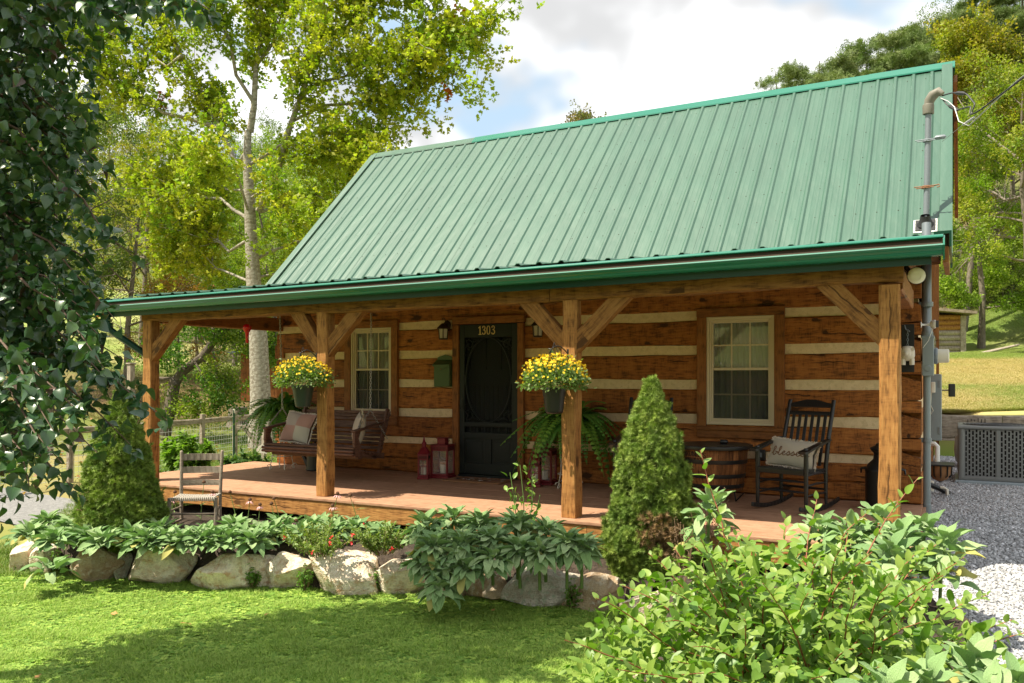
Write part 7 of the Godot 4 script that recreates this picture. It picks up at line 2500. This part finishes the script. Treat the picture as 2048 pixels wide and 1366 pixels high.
func land() -> void:
	var b := MB.new()
	var gr := FastNoiseLite.new()
	gr.seed = 8
	gr.frequency = 0.05
	var nr := 130
	var na := 150
	var ids := []
	for i in nr + 1:
		var r := 0.6 * pow(600.0 / 0.6, float(i) / nr)
		var row := []
		for j in na + 1:
			var a := deg_to_rad(lerpf(-180.0, 180.0, float(j) / na)) - 0.49
			var x := sin(a) * r
			var z := -cos(a) * r
			var y := ground_h(x, z)
			if x > -9.4 and x < -0.2 and z < -7.3 and z > -17.0: y -= 0.25
			var n := gr.get_noise_2d(x * 1.5, z * 1.5)
			var c := Color(0.12, 0.2, 0.03).lerp(Color(0.2, 0.25, 0.05), 0.5 + n)
			if r < 9.0: c = Color(0.07, 0.1, 0.025).lerp(Color(0.12, 0.1, 0.05), 0.5 + n)  # near ground darkened: shade of the gaps between clover leaves, as colour
			var ang := rad_to_deg(atan2(x, -z))
			if ang < -18.0:
				if r > 11.0 and r <= 24.0: c = c.lerp(Color(0.26, 0.2, 0.1), 0.2 + 0.55 * smoothstep(-0.1, 0.2, n))
				if r > 24.0 and r < 40.0: c = Color(0.2, 0.135, 0.075).lerp(Color(0.12, 0.17, 0.04), smoothstep(-0.1, 0.25, n))
				elif r >= 40.0: c = Color(0.24, 0.3, 0.09).lerp(Color(0.36, 0.33, 0.15), smoothstep(-0.2, 0.35, n))
				if r > 95.0: c = c.lerp(Color(0.08, 0.1, 0.03), 0.8)
			else:
				if z < -17.5: c = Color(0.42, 0.34, 0.16).lerp(Color(0.24, 0.3, 0.07), smoothstep(-0.05, 0.3, n) * 0.8)
				if r > 40.0: c = Color(0.14, 0.24, 0.045).lerp(Color(0.25, 0.27, 0.08), 0.5 + n)
				if r > 51.0: c = Color(0.2, 0.15, 0.085).lerp(Color(0.1, 0.15, 0.035), smoothstep(-0.2, 0.2, n))
			b.col = c
			row.append(b.p(Vector3(x, y, z), Vector2(x, z)))
		ids.append(row)
	for i in nr:
		for j in na: b.quad(ids[i][j], ids[i][j + 1], ids[i + 1][j + 1], ids[i + 1][j])
	b.col = Color(0.1, 0.16, 0.03)
	var o := b.p(Vector3.ZERO)
	for j in na: b.tri(o, ids[0][j + 1], ids[0][j])
	struct("ground", b.mesh(), M.ground)
	# gravel yard
	var g := MB.new()
	var gy := func(x: float, z: float) -> float: return ground_h(x, z) + 0.012
	g.sheet(func(u, v):
		var z := lerpf(-5.2, -17.5, v)
		var x0 := lerpf(0.15, -0.32, smooth(-5.2, -7.5, z))
		var x := lerpf(x0, 9.0, u)
		return Vector3(x, gy.call(x, z), z), 30, 40)
	struct("gravel_yard", g.mesh(), M.gravel)
	rng.seed = 12
	var peb := MB.new()
	var pr := [Vector2(0, 0.55), Vector2(0.62, 0.4), Vector2(1.0, -0.05), Vector2(0.6, -0.5), Vector2(0, -0.6)]
	peb.lathe(pr, 6)
	for i in peb.v.size(): peb.v[i] = peb.v[i] * (1.0 + nz.get_noise_3dv(peb.v[i] * 90.0) * 0.7)
	var m := Many.new()
	for i in 60000:
		var z := -5.2 - 12.0 * pow(rng.randf(), 1.35)
		var x := lerpf(0.15, -0.32, smooth(-5.2, -7.5, z)) + R(-0.05, 2.6)
		var k := R(0.25, 0.55)
		if rng.randf() < 0.06: k = R(0.6, 0.8)
		m.put(Transform3D((Basis(rand_dir(), R(0, TAU)) * Basis.from_scale(Vector3(1, R(0.45, 0.8), R(0.6, 1.0)))).scaled(Vector3.ONE * R(0.012, 0.023)), Vector3(x, gy.call(x, z) + 0.004, z)), Color(k, k * 1.02, k * 1.06))
	many_node(numbered("gravel_stones"), m, peb.mesh(), M.pebbles, self)
	tag(get_child(-1), "blue-grey crushed gravel of the yard right of the house", "gravel")
	# lawn cover
	rng.seed = 13
	m = Many.new()
	var m2 := Many.new()
	for i in 230000:
		var px := R(-60, 1500)
		var py := lerpf(1130, 1400, pow(rng.randf(), 0.8))
		var p := on_y(px, py, 0.0)
		if p.z < -4.6 - 0.3 * (p.x + 8.0) - 0.35 or p.x < -12: continue
		var lum := 1.0 + 0.16 * gr.get_noise_2d(p.x * 22.0, p.z * 22.0)
		if rng.randf() < 0.7 + 0.7 * gr.get_noise_2d(p.x * 40.0 + 300.0, p.z * 40.0):
			m.put(Transform3D((Basis(Vector3.UP, R(0, TAU)) * Basis(Vector3.RIGHT, R(-0.4, 0.4))).scaled(Vector3(1, 0.75, 1) * R(0.75, 1.75)), p + Vector3(0, R(-0.006, 0.012), 0)), Color(0.14, 0.29, 0.04).lerp(Color(0.44, 0.58, 0.11), pow(rng.randf(), 1.2)) * lum)
		else:
			m2.put(Transform3D(Basis(Vector3.UP, R(0, TAU)).scaled(Vector3.ONE * R(0.7, 1.5)), p), Color(0.2, 0.35, 0.05).lerp(Color(0.38, 0.48, 0.11), rng.randf()) * lum)
	many_node(numbered("clover_lawn"), m, G.clover, M.grassy, self)
	tag(get_child(-1), "clover leaves covering the lawn before the boulders", "clover")
	many_node(numbered("lawn_grass"), m2, G.grass, M.grassy, self)
	tag(get_child(-1), "grass blades mixed into the clover lawn", "grass")
	m2 = Many.new()
	for i in 26000:
		# farther lawn left of the house
		var d := 8.0 + 22.0 * pow(rng.randf(), 1.2)
		var p := at(R(-40, 560), HOR, d)
		p.y = ground_h(p.x, p.z)
		if p.x > -9.9 and p.z < -6.9: continue
		if absf(p.z - (-6.3 - 0.9 * (-11.0 - p.x) * 0.9)) < 0.9 and p.x < -9.8: continue
		m2.put(Transform3D(Basis(Vector3.UP, R(0, TAU)).scaled(Vector3.ONE * R(1.0, 2.4)), p), Color(0.11, 0.2, 0.035).lerp(Color(0.25, 0.29, 0.08), rng.randf()))
	many_node(numbered("side_lawn_grass"), m2, G.grass, M.grassy, self)
	tag(get_child(-1), "grass of the side lawn beyond the left end of the porch", "grass")
	m2 = Many.new()
	for i in 95000:
		var d := 15.7 + 34.0 * pow(rng.randf(), 1.6)
		var p := at(R(1860, 2070) if rng.randf() < 0.6 else R(2070, 2500), HOR, d)
		if p.z > -17.75: continue
		p.y = ground_h(p.x, p.z)
		var n := gr.get_noise_2d(p.x * 1.5, p.z * 1.5)
		var gcol := smoothstep(-0.15, 0.3, n + R(-0.2, 0.2) + smooth(30.0, 40.0, d) * 0.3) * 0.9
		if d > 37.0: gcol = R(0.6, 1.0)
		m2.put(Transform3D((Basis(Vector3.UP, R(0, TAU)) * Basis(Vector3.RIGHT, R(-0.6, 0.6))).scaled(Vector3(R(1.4, 2.6), R(1.0, 1.8), R(1.4, 2.6))), p), Color(0.5, 0.4, 0.19).lerp(Color(0.23, 0.32, 0.07), gcol) * R(0.75, 1.15))
	many_node(numbered("hill_grass"), m2, G.grass, M.grassy, self)
	tag(get_child(-1), "dry golden grass on the slope behind the timber wall", "grass")
	# meadow grass on the left hillside
	m2 = Many.new()
	for i in 30000:
		var d := 26.0 + 60.0 * pow(rng.randf(), 1.5)
		var p := at(R(150, 560), HOR, d)
		p.y = ground_h(p.x, p.z)
		var k := d / 22.0
		m2.put(Transform3D(Basis(Vector3.UP, R(0, TAU)).scaled(Vector3(k, R(1.2, 2.6), k)), p), Color(0.15, 0.24, 0.05).lerp(Color(0.35, 0.32, 0.14), rng.randf()) if d > 38.0 or rng.randf() < 0.45 else Color(0.24, 0.16, 0.08) * R(0.7, 1.3))
	many_node(numbered("meadow_grass"), m2, G.grass, M.grassy, self)
	tag(get_child(-1), "meadow grass on the hillside left behind the house", "grass")
	# driveway at the left
	var dv := MB.new()
	dv.sheet(func(u, v):
		var x := lerpf(-9.4, -22.0, u)
		var zc := -7.35 + (x + 11.4) * 0.13
		var z := zc + lerpf(0.75, -0.85, v)
		return Vector3(x, ground_h(x, z) + 0.02, z), 20, 4)
	struct("driveway", dv.mesh(), M.asphalt)
	# fallen leaves
	rng.seed = 14
	for q in [[385, 1247, 0.11, "large curled tan leaf lying at the edge of the lawn shadow"], [225, 1231, 0.06, "small brown leaf on the sunny left lawn"], [525, 1231, 0.05, "brown leaf at the shadow edge below the boulders"], [66, 1358, 0.05, "pale orange leaf in the bottom left lawn corner"], [982, 1222, 0.04, "small orange leaf on the lawn below the lichen boulder"]]:
		var p := on_y(q[0], q[1], 0.05)
		var t := thing("fallen_leaf", q[3], "leaf", p, R(0, TAU), "fallen leaves on the lawn")
		b = MB.new()
		b.star(q[2], Transform3D(Basis(Vector3.RIGHT, -0.35), Vector3.ZERO))
		mbpart(t, "blade", b, M.fallen_leaf)
	m = Many.new()
	for i in 300:
		var d := R(13, 26)
		var p := at(R(0, 560), HOR, d)
		if p.x > -9.9 and p.z < -6.9: continue
		p.y = ground_h(p.x, p.z) + 0.05
		m.put(Transform3D(Basis(rand_dir(), R(0, 1)), p), Color(0.4, 0.2, 0.08) * R(0.7, 1.3))
	var fl := MB.new()
	fl.star(0.1, Transform3D.IDENTITY)
	many_node(numbered("leaf_litter"), m, fl.mesh(), M.leafy, self)
	tag(get_child(-1), "fallen brown leaves strewn over the side lawn", "leaf litter")

func far_things() -> void:
	rng.seed = 31
	# rail fence with wire mesh
	var fp := []
	for q in [[-60, 872, 13.2], [140, 864, 15.4], [405, 846, 19.0], [470, 841, 20.4], [620, 832, 24.5]]:
		var w := at(q[0], HOR, q[2])
		fp.append(Vector3(w.x, ground_h(w.x, w.z), w.z))
	var t := thing("wire_fence", "weathered wooden rail fence with square wire mesh beyond the left lawn", "fence", fp[1])
	var wires := MB.new()
	for i in fp.size() - 1:
		var a: Vector3 = fp[i] - fp[1]
		var d: Vector3 = fp[i + 1] - fp[1]
		var b := MB.new()
		b.rough(a + Vector3(0, 0.96, 0), d + Vector3(0, 0.96, 0), 0.05, 0.12, Vector3.UP, 0.006, 14, nz, i * 5.0)
		mbpart(t, "rail", b, M.old)
		for k in 9: wires.tube([a + Vector3(0, 0.08 + k * 0.1, 0), d + Vector3(0, 0.08 + k * 0.1, 0)], 0.0035, 3)
		var n := int((d - a).length() / 0.1)
		for k in n:
			var q := a.lerp(d, float(k) / n)
			wires.tube([q + Vector3(0, 0.06, 0), q + Vector3(0, 0.92, 0)], 0.003, 3)
	for i in fp.size():
		var b := MB.new()
		b.rough(fp[i] - fp[1] + Vector3(0, -0.1, 0), fp[i] - fp[1] + Vector3(0, 1.12, 0), 0.1, 0.1, Vector3(0, 0, 1), 0.006, 6, nz, i * 3.0)
		mbpart(t, "fence_post", b, M.old)
	mbpart(t, "wire_mesh", wires, M.fence_wire).set_meta("kind", "stuff")
	# green steel post
	var p := at(468, HOR, 17.5)
	t = thing("steel_post", "thin dark green steel post standing before the sycamore", "post", Vector3(p.x, 0, p.z))
	var b := MB.new()
	b.box(Vector3(0, 0.63, 0), Vector3(0.045, 1.3, 0.02), Basis.IDENTITY, 0.004)
	b.box(Vector3(0, 0.63, 0.018), Vector3(0.012, 1.3, 0.02))
	mbpart(t, "shaft", b, M.green_post)
	b = MB.new()
	b.box(Vector3(0, 1.25, 0), Vector3(0.047, 0.08, 0.024))
	mbpart(t, "white_tip", b, M.cream)
	# wooden feeder arm near the trunk
	p = at(505, 853, 19.5)
	t = thing("feeder_arm", "pale wooden bracket arm with brace in front of the sycamore trunk", "bracket", p)
	var sx := Vector3(CS, 0, -SN)
	b = MB.new()
	b.bar(sx * -0.36, sx * 0.42, 0.09, 0.07)
	mbpart(t, "arm", b, M.old2)
	b = MB.new()
	b.bar(sx * -0.2 + Vector3(0, -0.03, 0), sx * 0.25 + Vector3(0, -0.62, 0), 0.06, 0.08)
	mbpart(t, "brace", b, M.old2)
	b = MB.new()
	b.bar(sx * 0.27 + Vector3(0, -1.2, 0), sx * 0.27 + Vector3(0, 0.03, 0), 0.08, 0.08, Vector3(0, 0, 1))
	mbpart(t, "upright", b, M.old2)
	p = at(523, 897, 14.5)
	t = thing("garden_tag", "small cream plant tag with an orange mark among the weeds", "tag", p, 0.4)
	b = MB.new()
	b.poly(PackedVector2Array([Vector2(-0.11, -0.07), Vector2(0.1, -0.09), Vector2(0.12, 0.05), Vector2(0.03, 0.09), Vector2(-0.08, 0.02)]), 0.006)
	b.bar(Vector3(0, -0.07, 0), Vector3(0, -0.7, 0), 0.01, 0.01, Vector3(0, 0, 1))
	mbpart(t, "plate", b, M.cream)
	b = MB.new()
	b.poly(PackedVector2Array([Vector2(0.06, -0.05), Vector2(0.09, -0.05), Vector2(0.1, 0.02), Vector2(0.07, 0.03)]), 0.009)
	mbpart(t, "orange_mark", b, M.rust)
	# stump
	p = at(476, HOR, 26.5)
	t = thing("tree_stump", "thick sawn tree stump on the grass left of the sycamore", "stump", Vector3(p.x, ground_h(p.x, p.z), p.z))
	b = MB.new()
	b.lathe([Vector2(0.42, -0.1), Vector2(0.34, 0.1), Vector2(0.3, 0.4), Vector2(0.29, 0.62), Vector2(0.27, 0.64)], 18, Transform3D.IDENTITY, Vector2(2, 0.5))
	mbpart(t, "bark", b, M.bark)
	b = MB.new()
	b.lathe([Vector2(0.285, 0.635), Vector2(0, 0.645)], 18)
	mbpart(t, "sawn_face", b, M.old2)
	# small shed behind the sycamore
	p = at(545, HOR, 30.0)
	t = thing("small_shed", "small brown shed with blue-grey metal roof behind the sycamore", "shed", Vector3(p.x, ground_h(p.x, p.z) - 0.1, p.z), 0.49)
	for i in 9:
		b = MB.new()
		b.box(Vector3(-0.8 + i * 0.2, 0.85, 0), Vector3(0.19, 1.7, 1.6))
		mbpart(t, "wall_board", b, M[["trim1", "trim"][i % 2]])
	b = MB.new()
	b.bar(Vector3(-1.25, 1.68, 0), Vector3(1.1, 2.1, 0), 2.1, 0.06)
	mbpart(t, "roof", b, M.tin_roof)
	for i in 8:
		b = MB.new()
		b.bar(Vector3(-1.25, 1.725, -0.9 + i * 0.25), Vector3(1.1, 2.145, -0.9 + i * 0.25), 0.04, 0.03)
		mbpart(t, "roof_rib", b, M.tin_roof)
	# pipe gate in the meadow
	p = at(480, HOR, 47.0)
	t = thing("pipe_gate", "pale pipe gate in the meadow left of the sycamore trunk", "gate", Vector3(p.x, ground_h(p.x, p.z), p.z), 0.49)
	for k in 4:
		b = MB.new()
		b.tube([Vector3(-0.9, 0.15 + k * 0.33, 0), Vector3(1.5, 0.15 + k * 0.33, 0)], 0.025, 6)
		mbpart(t, "bar", b, M.galvanised)
	for x in [-0.9, 0.3, 1.5]:
		b = MB.new()
		b.tube([Vector3(x, 0, 0), Vector3(x, 1.2, 0)], 0.03, 6)
		mbpart(t, "upright", b, M.galvanised)
	for q in [[453, 46.0, 0], [496, 48.0, 1]]:
		p = at(q[0], HOR, q[1])
		t = thing("meadow_post", ["brown fence post left of the pale meadow gate", "brown fence post seen through the meadow gate"][q[2]], "post", Vector3(p.x, ground_h(p.x, p.z), p.z))
		b = MB.new()
		b.tube([Vector3.ZERO, Vector3(0, 1.7, 0)], 0.07, 7)
		mbpart(t, "shaft", b, M.bark)
	# white post at the left
	p = at(262, HOR, 15.0)
	t = thing("white_post", "pale square post standing left of the first porch post", "post", Vector3(p.x, 0, p.z))
	b = MB.new()
	b.box(Vector3(0, 1.1, 0), Vector3(0.1, 2.2, 0.1), Basis.IDENTITY, 0.008)
	mbpart(t, "shaft", b, M.old2)
	b = MB.new()
	b.box(Vector3(0, 2.21, 0), Vector3(0.13, 0.03, 0.13), Basis.IDENTITY, 0.006)
	mbpart(t, "cap", b, M.old)
	# timber retaining wall at the right
	t = thing("timber_wall", "weathered timber retaining wall behind the air conditioner", "retaining wall", Vector3(0, 0.4, -17.5))
	for k in 4:
		var xs := [-7.0, -2.4 + 0.5 * k, 2.6 - 0.6 * k + (1.0 if k == 1 else 0.0), 7.0, 11.0]
		for j in 4:
			b = MB.new()
			b.off = Vector2(R(0, 1), R(0, 1))
			b.rough(Vector3(xs[j] + 0.006, 0.11 + k * 0.215, R(-0.015, 0.015)), Vector3(xs[j + 1] - 0.006, 0.11 + k * 0.215, R(-0.015, 0.015)), 0.2, 0.207, Vector3.UP, 0.012, 26, nz, R(0, 90), 0.016)
			mbpart(t, "timber", b, M[["old2", "old", "old2", "old"][(j + k) % 4]])
	var mk := MB.new()
	for i in 6: mk.box(Vector3(0.25 + i * 0.055, 0.77 + R(-0.015, 0.01), 0.112), Vector3(0.012, R(0.03, 0.1), 0.004))
	mbpart(t, "black_marks", mk, M.bear_print)
	# log shed at the right
	p = at(1873, HOR, 44.0)
	t = thing("log_shed", "small round-log shed with a sloping roof on the grassy hill", "shed", Vector3(p.x, ground_h(p.x, p.z), p.z), 0.25)
	for i in 8:
		b = MB.new()
		b.off = Vector2(R(0, 1), R(0, 1))
		b.tube([Vector3(-2.2, 0.13 + i * 0.27, 0.9), Vector3(1.0, 0.13 + i * 0.27, 0.9)], 0.145, 10)
		mbpart(t, "log", b, M[["old2", "old", "old", "old2"][i % 4]] if i < 5 else M.beam)
	b = MB.new()
	b.box(Vector3(1.02, 1.05, 0.93), Vector3(0.26, 2.1, 0.3), Basis.IDENTITY, 0.02)
	mbpart(t, "corner_post", b, M.old2)
	b = MB.new()
	b.box(Vector3(-0.6, 1.1, -0.2), Vector3(3.2, 2.1, 2.0))
	mbpart(t, "shed_body", b, M.old1)
	b = MB.new()
	b.bar(Vector3(-2.6, 2.65, 0.2), Vector3(1.5, 2.2, 0.2), 3.0, 0.14)
	mbpart(t, "roof", b, M.old1)
	p = at(1975, HOR, 40.0)
	t = thing("fallen_log", "thin pale fallen trunk lying on the grass right of the log shed", "log", Vector3(p.x, ground_h(p.x, p.z) + 0.1, p.z))
	b = MB.new()
	b.tube([sx * -1.2 + Vector3(0, -0.3, 0), sx * 0.2, sx * 1.6 + Vector3(0, 0.35, -1)], [0.06, 0.08, 0.05], 7)
	mbpart(t, "bark", b, M.old2)

func trees() -> void:
	sycamore()
	var g := "trees on the left hillside"
	var yg := [Color(0.19, 0.26, 0.03), Color(0.27, 0.31, 0.035), Color(0.13, 0.22, 0.03)]
	var gold := [Color(0.29, 0.28, 0.03), Color(0.21, 0.26, 0.03), Color(0.34, 0.27, 0.03)]
	var olive := [Color(0.12, 0.17, 0.04), Color(0.17, 0.21, 0.06), Color(0.1, 0.14, 0.035)]
	var green := [Color(0.07, 0.16, 0.025), Color(0.11, 0.21, 0.03), Color(0.05, 0.12, 0.02)]
	var pine := [Color(0.12, 0.18, 0.05), Color(0.16, 0.22, 0.065), Color(0.2, 0.23, 0.08)]
	var rust := [Color(0.3, 0.17, 0.04), Color(0.2, 0.2, 0.04), Color(0.38, 0.14, 0.03)]
	leaning_tree(green, yg)
	tree("hillside_tree", "feathery olive tree with two thin trunks left of the sycamore", "tree", 255, 33.0, 9.8, 4.4, 2, olive, 1500, 202, g, 0.014, 0.22, 0.06)
	tree("hillside_tree", "feathery yellow-green tree close behind the sycamore's left side", "tree", 285, 40.0, 11.5, 5.0, 2, yg, 1500, 203, g, 0.014, 0.2, 0.03)
	tree("hillside_tree", "golden maple glowing right of the feathery olive tree", "tree", 400, 45.0, 9.8, 4.6, 0, gold, 1300, 204, g, 0.016, 0.2)
	tree("hillside_tree", "yellow-green maple directly behind the sycamore trunk", "tree", 545, 42.0, 10.5, 4.8, 0, yg, 1300, 205, g, 0.016, 0.2)
	tree("hillside_tree", "deep green tree low against the left roof edge", "tree", 650, 50.0, 9.5, 5.0, 0, green, 1200, 206, g, 0.016, 0.15)
	tree("hillside_tree", "slim tree with reddish leaves seen under the porch roof", "tree", 358, 34.0, 4.6, 2.0, 0, rust, 420, 207, g, 0.012, 0.12)
	tree("hillside_tree", "young green tree spreading above the creek bank under the porch roof", "tree", 440, 31.0, 3.9, 2.5, 2, green, 700, 208, g, 0.016, 0.12)
	tree("hillside_tree", "yellowing young tree between leaning trunk and sycamore", "tree", 470, 38.0, 5.2, 2.7, 2, yg, 800, 209, g, 0.022, 0.25, -0.08)
	tree("hillside_tree", "low yellow-green tree glimpsed left of the leaning trunk", "tree", 395, 41.0, 5.0, 2.8, 0, yg, 520, 215, g, 0.016, 0.1)
	tree("hillside_tree", "bright low tree just left of the sycamore trunk under the porch roof", "tree", 520, 37.0, 5.0, 2.4, 0, yg, 520, 216, g, 0.016, 0.2)
	tree("hillside_tree", "olive tree behind the first porch post", "tree", 300, 38.0, 6.5, 3.0, 2, olive, 700, 217, g, 0.016, 0.15)
	tree("hillside_tree", "tall dark tree at the far left behind the glossy foliage", "tree", 60, 30.0, 12.0, 4.5, 0, olive, 1100, 210, g, 0.016, 0.25)
	tree("hillside_tree", "golden tree above the left porch gutter", "tree", 170, 48.0, 13.0, 6.0, 0, gold, 1300, 211, g, 0.015, 0.2)
	tree("hillside_tree", "slender crooked trunk with sparse leaves left of the first post", "tree", 95, 21.0, 9.0, 2.4, 2, olive, 420, 212, g, 0.012, 0.35, 0.05)
	tree("hillside_tree", "thin leaning trunk behind the right side of the sycamore trunk", "tree", 562, 33.0, 9.0, 3.0, 0, yg, 520, 213, g, 0.017, 0.4, -0.06)
	tree("hillside_tree", "small bright tree on the meadow above the gate", "tree", 420, 62.0, 8.0, 3.6, 0, yg, 500, 214, g, 0.018, 0.2)
	for i in 16:
		tree("ridge_tree", "tree of the wooded left ridge, %s from the left" % NTH[i], "tree", -60 + i * 52 + R(-12, 12), R(98, 128), R(15, 20), R(6, 8), i % 2 * 2, [olive, yg, green, gold][i % 4], 520, 240 + i, "trees of the wooded ridge at left", 0.014, 0.12)
	g = "trees on the slope behind the house"
	tree("slope_tree", "brownish treetop peeking above the middle of the ridge", "tree", 1182, 46.0, 15.6, 2.6, 0, [Color(0.14, 0.15, 0.06), Color(0.24, 0.15, 0.08)], 330, 221, g, 0.012, 0.35)
	tree("slope_tree", "small golden treetop peeking above the roof ridge", "tree", 1500, 50.0, 16.2, 3.0, 0, gold, 380, 222, g, 0.012, 0.35)
	for q in [[1645, 57.0, 18.2, 5.6, 223, "leftmost pine above the roof ridge"], [1722, 62.0, 18.0, 5.6, 224, "shorter pine between two taller ones above the ridge"], [1800, 58.0, 18.4, 5.8, 225, "broad tall pine above the ridge near its right end"], [1868, 62.0, 18.5, 4.6, 226, "pine just left of the golden maple at the roof end"], [1985, 66.0, 21.0, 4.2, 227, "tall thin pine behind the maple at the right edge"], [2060, 62.0, 22.0, 4.5, 228, "tall pine at the right frame edge"]]:
		tree("pine_tree", q[5], "pine", q[0], q[1], q[2], q[3], 1, pine, 2500, q[4], "pines on the slope behind the house", 0.011, 0.35)
	tree("slope_tree", "golden orange maple rising at the right end of the roof", "tree", 1925, 47.0, 19.5, 3.2, 0, [Color(0.27, 0.27, 0.03), Color(0.3, 0.24, 0.025), Color(0.2, 0.27, 0.035)], 620, 229, g, 0.01, 0.6)
	tree("slope_tree", "bright yellow-green tree right of the golden maple", "tree", 1962, 44.0, 15.0, 2.6, 0, [Color(0.23, 0.32, 0.03), Color(0.17, 0.28, 0.03)], 800, 230, g, 0.012, 0.15)
	tree("slope_tree", "orange tinted small tree behind the service cables", "tree", 2020, 50.0, 13.5, 3.6, 0, [Color(0.36, 0.18, 0.03), Color(0.24, 0.25, 0.04), Color(0.18, 0.27, 0.04)], 700, 231, g, 0.012, 0.3)
	tree("slope_tree", "yellow tree leaning in from the right picture edge", "tree", 2085, 38.0, 14.0, 4.0, 0, [Color(0.22, 0.27, 0.03), Color(0.28, 0.28, 0.03), Color(0.14, 0.22, 0.03)], 700, 232, g, 0.014, 0.3, -0.1)
	tree("slope_tree", "dense green tree on the bank right of the roof end", "tree", 1935, 56.0, 14.0, 5.0, 2, olive, 1500, 233, g, 0.014, 0.1)
	tree("slope_tree", "feathery green mimosa-like tree low on the bank behind the log shed", "tree", 1940, 51.0, 4.4, 2.2, 2, [Color(0.16, 0.3, 0.05), Color(0.2, 0.34, 0.06)], 500, 234, g, 0.014, 0.3)
	tree("slope_tree", "dark green tree filling the bank at the right edge", "tree", 2030, 58.0, 16.0, 5.5, 2, olive, 1700, 235, g, 0.014, 0.1)
	tree("slope_tree", "shadowed undergrowth tree between shed and forest", "tree", 1985, 54.0, 8.0, 4.0, 0, olive, 800, 236, g, 0.014, 0.05)
	for i in 9:
		tree("slope_bush", "leafy bush of the bank edge, %s from the left behind the log shed" % NTH[i], "bush", 1885 + i * 24, R(49.5, 52), R(1.6, 3.0), R(1.3, 2.0), 0, [[Color(0.3, 0.35, 0.05), Color(0.2, 0.28, 0.04)], olive, yg][i % 3], 190, 270 + i, "bushes along the foot of the wooded bank", 0.012, 0.02)
	for i in 10:
		tree("far_slope_tree", "tree of the wooded slope behind, %s from the left" % NTH[i], "tree", 1560 + i * 58, R(72, 86), R(14, 18), R(5, 6.5), (1 if i < 6 else [0, 2, 1][i % 3]), (pine if i < 6 else [olive, pine, green][i % 3]), (900 if i < 6 else 520), 290 + i, "trees high on the wooded slope", 0.013, 0.12)
	# bare grey branches over the bank
	rng.seed = 66
	var p := at(2060, HOR, 40.0)
	var t := thing("bare_tree", "leafless grey branches sprawling from the right edge over the bank", "tree", Vector3(p.x, ground_h(p.x, p.z), p.z))
	for q in [[[2070, 430], [2000, 425], [1960, 440], [1925, 470]], [[2060, 480], [1990, 470], [1950, 500], [1918, 540]], [[2065, 390], [2010, 400], [1980, 380]], [[2055, 330], [2000, 290], [1950, 250], [1912, 190]]]:
		var pts := []
		for k in q.size(): pts.append(at(q[k][0], q[k][1], 40.0 + k) - t.position)
		var b := MB.new()
		b.tube(pts, [0.09, 0.07, 0.05, 0.02].slice(0, pts.size()), 6)
		for k in 14:
			var x := R(0.2, 1.0) * (pts.size() - 1.01)
			var o: Vector3 = pts[int(x)].lerp(pts[int(x) + 1], x - int(x))
			var d: Vector3 = ((pts[int(x) + 1] - pts[int(x)]).normalized() + rand_dir() * 0.8).normalized()
			b.tube(bezier(o, o + d * 0.6, o + d * R(0.8, 1.8) + Vector3(0, -0.2, 0), 3, 0.08), [0.03, 0.022, 0.014, 0.006], 4)
		mbpart(t, "branch", b, M.grey_limb)

func make_sky() -> PanoramaSkyMaterial:
	var w := 1024
	var h := 512
	var im := Image.create(w, h, false, Image.FORMAT_RGBF)
	var n := FastNoiseLite.new()
	n.seed = 77
	n.frequency = 1.0
	n.fractal_octaves = 5
	for y in h:
		var el := PI * (0.5 - (y + 0.5) / h)
		for x in w:
			var az := TAU * (x + 0.5) / w
			if el < -0.05:
				im.set_pixel(x, y, Color(0.16, 0.18, 0.1))
				continue
			var e := maxf(el, 0.0)
			var d := Vector3(cos(az) * cos(e), sin(e), sin(az) * cos(e))
			var q := d / (d.y + 0.35)
			var c := n.get_noise_3d(q.x * 2.3 + 4.0, q.z * 2.3, 1.0) + 0.35 * n.get_noise_3d(q.x * 7.0, q.z * 7.0 + 3.0, 9.0)
			var cover := smoothstep(-0.5, -0.02, c + 0.12)
			var sh := n.get_noise_3d(q.x * 3.1 + 30.0, q.z * 3.1, 4.0)
			var cloud := Color(0.98, 0.985, 0.99) * (0.52 + 0.43 * smoothstep(-0.3, 0.3, sh + 0.4 * c))
			var blue := Color(0.3, 0.45, 0.62).lerp(Color(0.5, 0.6, 0.67), exp(-e * 3.0))
			im.set_pixel(x, y, blue.lerp(cloud, cover))
	var m := PanoramaSkyMaterial.new()
	m.panorama = ImageTexture.create_from_image(im)
	return m

func _ready() -> void:
	var cam := Camera3D.new()
	cam.name = "camera"
	cam.projection = Camera3D.PROJECTION_FRUSTUM
	cam.near = 0.1
	cam.far = 1500.0
	cam.size = 1366.0 / F * 0.1
	cam.frustum_offset = Vector2(0, 73.0 / F * 0.1)
	cam.position = EYE
	cam.rotation.y = asin(SN)
	add_child(cam)
	cam.current = true
	var we := WorldEnvironment.new()
	we.name = "environment"
	var env := Environment.new()
	env.background_mode = Environment.BG_SKY
	env.sky = Sky.new()
	env.sky.sky_material = make_sky()
	env.background_energy_multiplier = 0.64
	env.tonemap_mode = Environment.TONE_MAPPER_LINEAR
	env.tonemap_exposure = 2.45
	env.sdfgi_enabled = true
	env.ssao_enabled = true
	env.ssil_enabled = true
	we.environment = env
	add_child(we)
	var sun := DirectionalLight3D.new()
	sun.name = "sun"
	sun.light_energy = 1.28
	sun.light_color = Color(1.0, 0.955, 0.87)
	sun.light_angular_distance = 0.55
	sun.shadow_enabled = true
	sun.basis = Basis.looking_at(SUN.normalized(), Vector3.UP)
	add_child(sun)
	rng.seed = 1
	nz.seed = 3
	nz.frequency = 0.01
	nz.fractal_octaves = 3
	materials()
	shapes()
	land()
	cabin()
	trees()
	porch_things()
	service_gear()
	garden()
	far_things()
